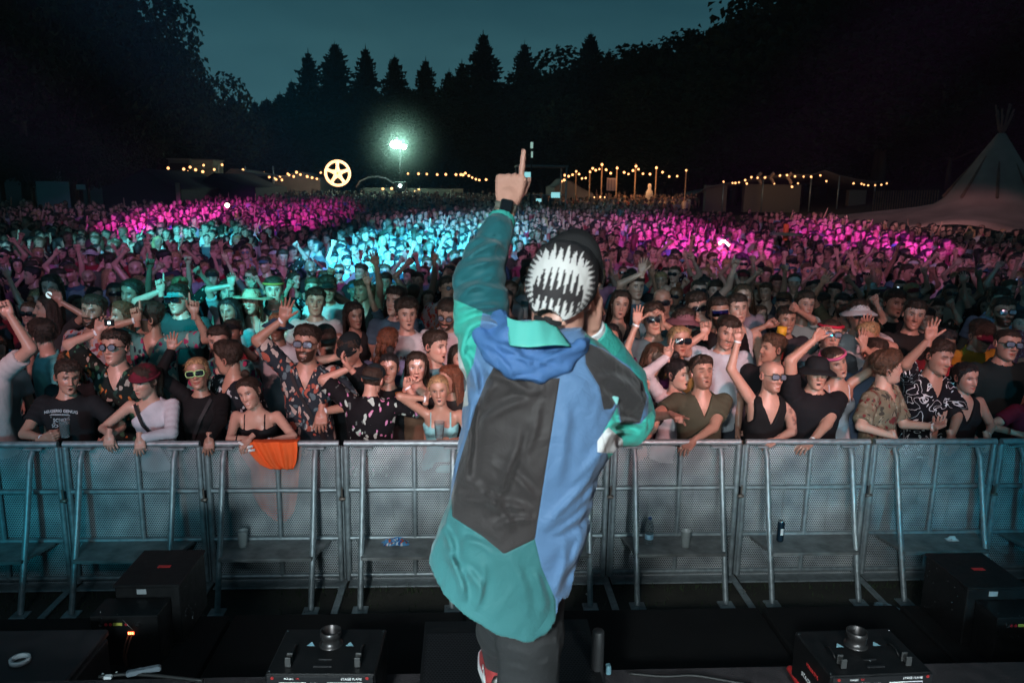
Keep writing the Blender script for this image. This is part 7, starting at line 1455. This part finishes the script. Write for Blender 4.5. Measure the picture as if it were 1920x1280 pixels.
# ---- cap with printed teeth
n_, m_ = 150, 90; A = np.linspace(0, 2 * np.pi, n_ + 1); E = np.linspace(0, 1, m_)
CA, CE = np.meshgrid(A, E, indexing='ij'); th = CE * np.pi / 2 * 1.0
rx, ry, rz_ = .091, .118, .110; x = rx * np.cos(th) ** .62 * np.cos(CA); y = ry * np.cos(th) ** .62 * np.sin(CA) + .006; low = .022 - .078 * np.clip(np.sin(CA), 0, 1) ** 1.2
z = low + (rz_ + .022 - low) * np.sin(th); x = x * (1 - .13 * np.clip(1 - (z + .06) / .07, 0, 1))
arch = (np.abs(x) < .034 * np.sqrt(np.clip(1 - ((z + .056) / .030) ** 2, 0, 1))) & (y > .05)
P = np.stack([x, y, z], -1); P += .0012 * wob(P[..., 0] * 9, P[..., 1] * 9, P[..., 2] * 9, 2, 3)[..., None] * np.stack([x, y, z * .5], -1) / .1
Wp = (P.reshape(-1, 3) @ tilt.T + HC); pj = project(Wp); px_, py_ = pj.T
back = (P[..., 1].ravel() > .0) & True
# print laid out around the back of the crown: oval of white with dark mouth and pointed teeth
cx_, cy_ = 1050., 528.; ca, sa = math.cos(R(12)), math.sin(R(12)); u = (px_ - cx_) * ca + (py_ - cy_) * sa; v = -(px_ - cx_) * sa + (py_ - cy_) * ca
def teeth(u, v, base, tip, pitch, ph):
    f = np.abs(((u / pitch + ph) % 1) - .5) * 2; k = np.clip((v - base) / (tip - base), 0, 1); return (f < (1 - k) ** .75 * .93) & ((v - base) / (tip - base) > -.02) & ((v - base) / (tip - base) < 1)
rr = np.sqrt((u / 64) ** 2 + (v / 73) ** 2); ang = np.arctan2(v / 73, u / 64); white = rr < 1.0
inner = (np.abs(u + 2) < 42) & (v > -62) & (v < 62)
dark = np.zeros(len(u), bool)
dark |= (np.abs(u) < 44) & (v < -36) & ~teeth(u, v, -36, -70, 13., .2)
mouth = ((u / 46) ** 2 + ((v - 22) / 56) ** 2 < 1) & (v > -26)
dark |= mouth & ~teeth(u, v, -28, 21, 12.4, .6) & ~teeth(u, v, 68, 30, 12.4, .1)
spk = (rr > .80) & (np.abs(((ang * 9.5 / np.pi * 2.2) % 1) - .5) * 2 < np.clip((rr - .80) / .2, 0, 1) ** .8 * .95) & ((np.abs(u) > 40) | (v < -50)); dark |= spk & (rr < 1.0)
isw = white & ~dark & back; C = np.where(isw[:, None], np.array([.74, .74, .72]), np.array([.010, .010, .012])); C = np.where((dark & white & back)[:, None], np.array([.030, .026, .028]), C)
Cc = np.concatenate([C, np.ones((len(C), 1))], 1)
i, j = np.meshgrid(np.arange(n_), np.arange(m_ - 1), indexing='ij'); k = (i * m_ + j).ravel(); Qc = np.stack([k, k + m_, k + m_ + 1, k + 1], 1)
Qc = Qc[~arch.ravel()[Qc].any(1)]
CAPM = bpy.data.materials.new('cap_print'); CAPM.use_nodes = True; q = CAPM.node_tree; at = q.nodes.new('ShaderNodeAttribute'); at.attribute_name = 'Col'; q.links.new(at.outputs['Color'], q.nodes['Principled BSDF'].inputs['Base Color']); q.nodes['Principled BSDF'].inputs['Roughness'].default_value = .75
CAP = padd('cap', Wp, Qc, CAPM, cols={'Col': Cc}); md = CAP.modifiers.new('t', 'SOLIDIFY'); md.thickness = .0025; md.offset = 1
# brim, tipped up
a = np.linspace(R(-80), R(80), 27); Pb = []
for r_, zz in ((0, 0), (.33, .0), (.66, .0), (1, .0), (1, -.004), (.5, -.004), (0, -.004)):
    xx = np.sin(a) * (.086 + .014 * r_); yy = -np.cos(a) * (.098 + .074 * r_) + .006; Pb.append(np.stack([xx, yy, .026 + zz + .018 * r_ - .030 * (xx / .09) ** 2 * r_], 1))
Pb = np.array(Pb); rotb = np.array(Matrix.Rotation(R(-38), 3, 'X')); sh_ = Pb.reshape(-1, 3); sh_ = (sh_ - [0, -.06, .03]) @ rotb.T + [0, -.055, .082]
b = MB().grid(sh_.reshape(Pb.shape)); padd('cap_brim', np.concatenate(b.V) @ tilt.T + HC, np.concatenate(b.Q), mat('cap_black', (.008, .008, .009), .75))
b = MB(); s_ = np.array([(.036 * math.cos(q_), .1105 + .004 - .03 * math.cos(q_) ** 2 * .1, -.052) for q_ in np.linspace(-.0, np.pi, 12)]); s_[:, 1] = .006 + ry * np.sqrt(1 - (s_[:, 0] / rx) ** 2) + .001
b.grid(np.array([s_ + [0, 0, -.008], s_ + [0, 0, .005]])); b.box((.0, .121, -.054), (.022, .006, .022), bev=.002); padd('cap_strap', np.concatenate(b.V) @ tilt.T + HC, np.concatenate(b.Q), mat('cap_black'), T=np.concatenate(b.T) if b.T else None)
# ---- watch
Wc = (W1 + pp(944, 402, YP + .29)) / 2 + np.array([.0, -.0, .0]); wa = np.array([.20, .10, 1.]); wa /= np.linalg.norm(wa); MW = frame(wa, (.0, 1, 0))
b = MB(); aa = np.linspace(0, 2 * np.pi, 30)[:-1]; ring = [np.stack([.031 * np.cos(aa), .028 * np.sin(aa), np.full(29, zz)], 1) * k_ for zz, k_ in ((-.012, 1.0), (-.012, 1.06), (.012, 1.06), (.012, 1.0))]
V = np.concatenate(ring); Q = [[r_ * 29 + k, r_ * 29 + (k + 1) % 29, (r_ + 1) * 29 + (k + 1) % 29, (r_ + 1) * 29 + k] for r_ in range(3) for k in range(29)]
W_C = pp(948, 389, YP + .30)
b.add(V @ MW.T + W_C - PO, Q); wt_ = b.obj('watch', mat('watch_strap', (.16, .17, .14), .6), PERF_ROOT, True)
b = MB().box((0, 0, 0), (.037, .011, .043), bev=.006); vv = np.concatenate(b.V) @ MW.T + W_C + MW @ np.array([.0, .033, .0]) - PO; o = link(mesh_np('watch_case', vv, np.concatenate(b.Q), np.concatenate(b.T), False), 'watch_case', mat('watch_metal', (.08, .09, .08), .3, metal=.8), wt_)
b = MB().box((0, 0, 0), (.031, .002, .037), bev=.0009); vv = np.concatenate(b.V) @ MW.T + W_C + MW @ np.array([.0, .0392, .0]) - PO; link(mesh_np('watch_face', vv, np.concatenate(b.Q), np.concatenate(b.T), False), 'watch_face', mat('watch_glass', (.006, .007, .01), .1, spec=.9), wt_)
# ---- trousers and shoe
def trou(X, Y, Z):
    d = smin(chain(X, Y, Z, [(1000, 1090, YP, 66), (992, 1190, YP + .02, 70), (990, 1285, YP + .03, 62), (988, 1480, YP + .02, 46)], .02), chain(X, Y, Z, [(985, 1100, YP, 60), (960, 1150, YP + .2, 56), (940, 1180, YP + .42, 50), (937, 1238, YP + .62, 32)], .02), .03)
    P = project(np.stack([X, Y, Z], 1)); return np.maximum(d, SH + .045 - Z) - creases(P[:, 0], P[:, 1], [(930, 1215, 1000, 1230, 5, 5), (1005, 1190, 1050, 1175, 5, 5), (1000, 1215, 1055, 1205, 5, 5), (940, 1250, 990, 1262, 5, 4), (1010, 1250, 1048, 1240, 5, 4), (1035, 1150, 1045, 1275, 4, 4)]) * .0011
solid(trou, (-.28, YP - .25, SH), (.36, YP + .85, 1.98), .009, 'trousers', mat('trouser_grey', (.030, .032, .034), .85, var=.15, bump=.3, bscale=60))
def shoe(c, yaw):
    e_ = bpy.data.objects.new('shoe', None); COL.objects.link(e_); e_.parent = PERF_ROOT; e_.location = Vector(c) - Vector(PO); e_.rotation_euler = (0, 0, yaw)
    P = []; 
    for t in np.linspace(0, 1, 13):
        yy = -.07 + .28 * t; w = np.interp(t, [0, .08, .3, .6, .85, 1], [.018, .034, .036, .046, .040, .010]); h = np.interp(t, [0, .1, .35, .6, .9, 1], [.085, .10, .095, .065, .045, .02]); P.append([(w * math.cos(q), yy, .022 + (h - .022) * math.sin(q)) for q in np.linspace(0, np.pi, 11)])
    MB().grid(np.array(P)).obj('shoe_upper', mat('shoe_canvas', (.35, .04, .04), .7), e_, True)
    P = [[(w_ * np.interp(t, [0, .08, .3, .6, .85, 1], [.020, .037, .039, .049, .043, .012]), -.073 + .286 * t, z_) for w_, z_ in ((-1, .026), (-1.04, .0), (1.04, .0), (1, .026), (-1, .026))] for t in np.linspace(0, 1, 13)]
    MB().grid(np.array(P)).obj('shoe_sole', mat('shoe_white', (.7, .7, .7), .5), e_, False)
    for k in range(3): MB().tube([(-.037 - .001 * k, -.05 + .03 * k, .035 + .012 * k), (-.036, -.02 + .03 * k, .055)], .0035, 5).obj('shoe_stripe', mat('shoe_white'), e_, True)
    return e_
c = pix(925, 1262, YP + .62); shoe((c.x, YP + .60, c.z - .03), R(4)); c2 = pix(988, 1480, YP + .02); shoe((c2.x, YP + .03, SH + .002), R(-6))
# vest hanging over the barrier
VM = mat('orange_vest', (.95, .13, .02), .75, bump=.3, bscale=30, var=.1, vscale=8); vr = None
def cloth_drape(out, name, yoff, parent=None, seed=0):
    """outline in photo pixels -> hanging cloth in front of or behind the panel"""
    P = []
    for py in np.linspace(out[0][1], out[-1][1], 26):
        l = np.interp(py, [o[1] for o in out], [o[0] for o in out]); r_ = np.interp(py, [o[1] for o in out], [o[2] for o in out])
        P.append([list(Vector(pix(l + (r_ - l) * t, py, YB + yoff)) + Vector((0, .010 * math.sin(t * 17 + seed + py * .02) + .005 * math.sin(t * 41 + seed), 0))) for t in np.linspace(0, 1, 40)])
    return np.array(P)
e_ = empty('safety_vest', pix(510, 832, YB), 'bright orange vest hung over the barrier rail with white reflective bits', 'vest')
O_ = np.array(e_.location)
G1 = cloth_drape([(455, 829, 557), (464, 842, 558), (474, 854, 557), (482, 864, 556), (492, 872, 554), (508, 879, 550)], 'v', -.045); o = MB().grid(G1 - O_).obj('front_flap', VM, e_, True); o.modifiers.new('t', 'SOLIDIFY').thickness = .004
G2 = cloth_drape([(446, 832, 566), (450, 850, 566), (470, 880, 562), (472, 925, 558), (490, 955, 552), (515, 974, 540), (524, 977, 534)], 'v', .055, seed=2); o = MB().grid(G2 - O_).obj('back_flap', VM, e_, True); o.modifiers.new('t', 'SOLIDIFY').thickness = .004
top = np.array([[list(Vector(p)) for p in G1[0]], [list((Vector(a) + Vector(b_)) / 2 + Vector((0, 0, .03))) for a, b_ in zip(G1[0], G2[0])], [list(Vector(p)) for p in G2[0]]]); MB().grid(top - O_).obj('shoulder_fold', VM, e_, True)
for x0, y0, x1, y1 in ((447, 828, 470, 842), (452, 838, 474, 836), (458, 845, 478, 843)):
    a, b_ = pix(x0, y0, YB - .06), pix(x1, y1, YB - .06); MB().tube([a - e_.location, (a + b_) / 2 - e_.location + Vector((0, -.005, 0)), b_ - e_.location], .010, 6).obj('reflective_strip', mat('reflective', (.85, .85, .85), .4), e_, True)
# foam tube, umbrella hat, cups and small props in the crowd
a, b_ = pix(1458, 672, 7.0), pix(1467, 612, 7.0); e_ = empty('foam_tube', a, 'red foam tube with a yellow end held upright in the crowd', 'foam tube'); d = b_ - a
MB().tube([(0, 0, 0), tuple(d * .72)], .045, 14).obj('red_part', mat('foam_red', (.50, .03, .02), .6), e_, True); MB().tube([tuple(d * .722), tuple(d)], .0455, 14).obj('yellow_end', mat('foam_yellow', (.70, .35, .02), .6), e_, True)
c = pix(1472, 452, 19); e_ = empty('novelty_hat', c, 'green umbrella like palm hat with orange trunk above the crowd at right', 'hat'); b = MB()
for k in range(8):
    q = k * np.pi / 4; b.grid(np.array([[(r_ * math.cos(q + w * (1 - r_) * 1.4), r_ * math.sin(q + w * (1 - r_) * 1.4), .22 - .38 * r_ ** 2) for r_ in np.linspace(.02, .42, 5)] for w in (-.5, 0, .5)]))
b.obj('leaves', mat('felt_green', (.12, .25, .10), .8), e_, True); MB().tube([(0, 0, .02), (0, 0, .42)], .07, 8).obj('trunk', mat('felt_orange', (.55, .12, .02), .7), e_, True)
c = pix(816, 808, 5.62); 
p = pix(824, 826, YB + .02); cup((p.x, p.y, TOPZ + .03), 'clear cup held on the rail by the woman in the aqua top', PL)
p = pix(122, 806, 5.42); cup((p.x, p.y, p.z - .05), 'clear plastic cup in the hand of the black tee man', PL)
p = pix(750, 752, 5.95); o = MB().lathe([(.0001, .002), (.03, 0), (.038, .13), (.036, .13), (.0001, .128)], 18).obj('beer_cup', mat('beer', (.30, .12, .03), .2), None, True, loc=(p.x, p.y, p.z - .06)); tag(o, 'amber beer cup held up behind the backward cap man', 'cup')
for i, (px, py, Y, c_) in enumerate(((205, 605, 6.0, (.4, .8, 1)), (92, 553, 7.5, (.9, 1, 1)), (1358, 456, 17, (1, .9, .6)), (426, 385, 30, (1, .75, .4)))):
    e_ = empty('phone', pix(px, py, Y), ['lit phone screen beside the white wristband at left', 'small round mirror with added glow held up at far left', 'sparkling tiara of small lights in the magenta pool', 'warm glowing light held up in the far left crowd'][i], 'phone' if i == 0 else 'light'); e_.name = ['phone', 'hand_mirror', 'light_tiara', 'hand_torch'][i]
    if i == 0: MB().box((0, 0, 0), (.075, .01, .05), bev=.003).obj('phone_case', BLK, e_); MB().box((.0, -.007, 0), (.02, .003, .02)).obj('phone_light', mat('phone_glow', (1, 1, 1), .3, emis=(.5, .85, 1), estr=4), e_)
    elif i == 1: MB().lathe([(.0001, .004), (.03, .003), (.032, 0), (.0001, -.003)], 16).obj('mirror_disc', mat('mirror_glow', (.8, .9, .9), .2, emis=(.6, .9, .9), estr=.8), e_, True).rotation_euler = (R(90), 0, 0)  # mirror is no lamp: emission stands in for its reflected light
    else:
        for k in range(5 if i == 2 else 1): MB().lathe([(.0001, -1), (.8, -.6), (1, 0), (.8, .6), (.0001, 1)], 8).obj('bulb', mat('small_glow', (1, .9, .7), .3, emis=(1, .8, .5), estr=10), e_, True, loc=(.05 * (k - 2) * (i == 2), 0, .05 * math.sin(k) * (i == 2))).scale = [.03 if i == 2 else .09] * 3
# printing on two shirts
from mathutils.bvhtree import BVHTree
def print_on(root, lines, m, base_z, cx=0, tilt_=0):
    tp = next(o for o in root.children if o.name.split('.')[0] in ('t_shirt',)); mt = tp.data; vs = [v.co.copy() for v in mt.vertices]; bv = BVHTree.FromPolygons(vs, [tuple(p.vertices) for p in mt.polygons])
    for txt, sz, dz, curve in lines:
        if txt == '#': t = MB().box((0, 0, 0), (sz, .0, curve)).mesh('patch', False); co = [(v.co.x, v.co.z) for v in t.vertices]; cv = 0
        else: t = text_mesh(txt, sz, 0, .0008); co = [(v.co.x, v.co.y) for v in t.vertices]; cv = curve
        for v, (x, z) in zip(t.vertices, co):
            X_ = x + cx; Z_ = base_z + z + dz - cv * x * x; h = bv.ray_cast(Vector((X_, -1, Z_)), Vector((0, 1, 0)))[0]; y = (h.y if h else -.15) - .0025; v.co = (X_, y, Z_)
        link(t, 'shirt_print', m, root)
PRT = mat('shirt_print', (.42, .50, .52), .7); root_tee = next(o for o in bpy.data.objects if str(o.get('label', '')).startswith('man in black tee with white print'))
print_on(root_tee, [('NEUGIERIG GENUG', .030, .04, 1.2), ('-========-', .030, .01, .6), ('#', .15, -.012, .006), ('SCHU', .040, -.035, 0), ('#', .11, -.058, .012), ('SCHULA', .036, -.082, 0), ('S', .04, -.115, 0)], PRT, 1.345, -.01)
root_w = next(o for o in bpy.data.objects if str(o.get('label', '')).startswith('young man with dark fringe')); print_on(root_w, [('RAVE', .045, 0, 0)], mat('shirt_red', (.30, .02, .04), .7), 1.27)
# ------------------------------------------------------------------ thin evening haze
hz_m = bpy.data.materials.new('haze'); hz_m.use_nodes = True; q = hz_m.node_tree; q.nodes.clear(); o_ = q.nodes.new('ShaderNodeOutputMaterial'); pv_ = q.nodes.new('ShaderNodeVolumePrincipled'); pv_.inputs['Density'].default_value = .0004; pv_.inputs['Color'].default_value = (.8, .85, .9, 1); pv_.inputs['Anisotropy'].default_value = .25; q.links.new(pv_.outputs[0], o_.inputs['Volume'])
tag(MB().box((0, 70, 21), (1500, 400, 46)).obj('haze', hz_m), 'thin evening haze over the whole field', 'haze', kind='stuff')
mm_ = bpy.data.materials.new('glow_volume'); mm_.use_nodes = True; q = mm_.node_tree; q.nodes.clear(); o_ = q.nodes.new('ShaderNodeOutputMaterial'); pv_ = q.nodes.new('ShaderNodeVolumePrincipled'); pv_.inputs['Color'].default_value = (.8, .9, .88, 1)  # volume added around the floodlight to produce its lens glow
t_ = q.nodes.new('ShaderNodeTexCoord'); ln_ = q.nodes.new('ShaderNodeVectorMath'); ln_.operation = 'LENGTH'; q.links.new(t_.outputs['Object'], ln_.inputs[0]); mr_ = q.nodes.new('ShaderNodeMapRange'); mr_.inputs[1].default_value = 0; mr_.inputs[2].default_value = 3.9; mr_.inputs[3].default_value = 1; mr_.inputs[4].default_value = 0; q.links.new(ln_.outputs['Value'], mr_.inputs[0])
pw_ = q.nodes.new('ShaderNodeMath'); pw_.operation = 'POWER'; pw_.inputs[1].default_value = 2.4; q.links.new(mr_.outputs[0], pw_.inputs[0]); ml_ = q.nodes.new('ShaderNodeMath'); ml_.operation = 'MULTIPLY'; ml_.inputs[1].default_value = .085; q.links.new(pw_.outputs[0], ml_.inputs[0]); q.links.new(ml_.outputs[0], pv_.inputs['Density']); q.links.new(pv_.outputs[0], o_.inputs['Volume'])
c = pix(750, 272, 58); tt_ = np.linspace(-np.pi / 2, np.pi / 2, 14); tag(MB().lathe([(4.0 * math.cos(k) + .0001, 4.0 * math.sin(k)) for k in tt_], 24).obj('glow_volume', mm_, None, True, loc=(c.x, 57.4, c.z)), 'added volume making the glow around the floodlight', 'glow_volume', kind='stuff')
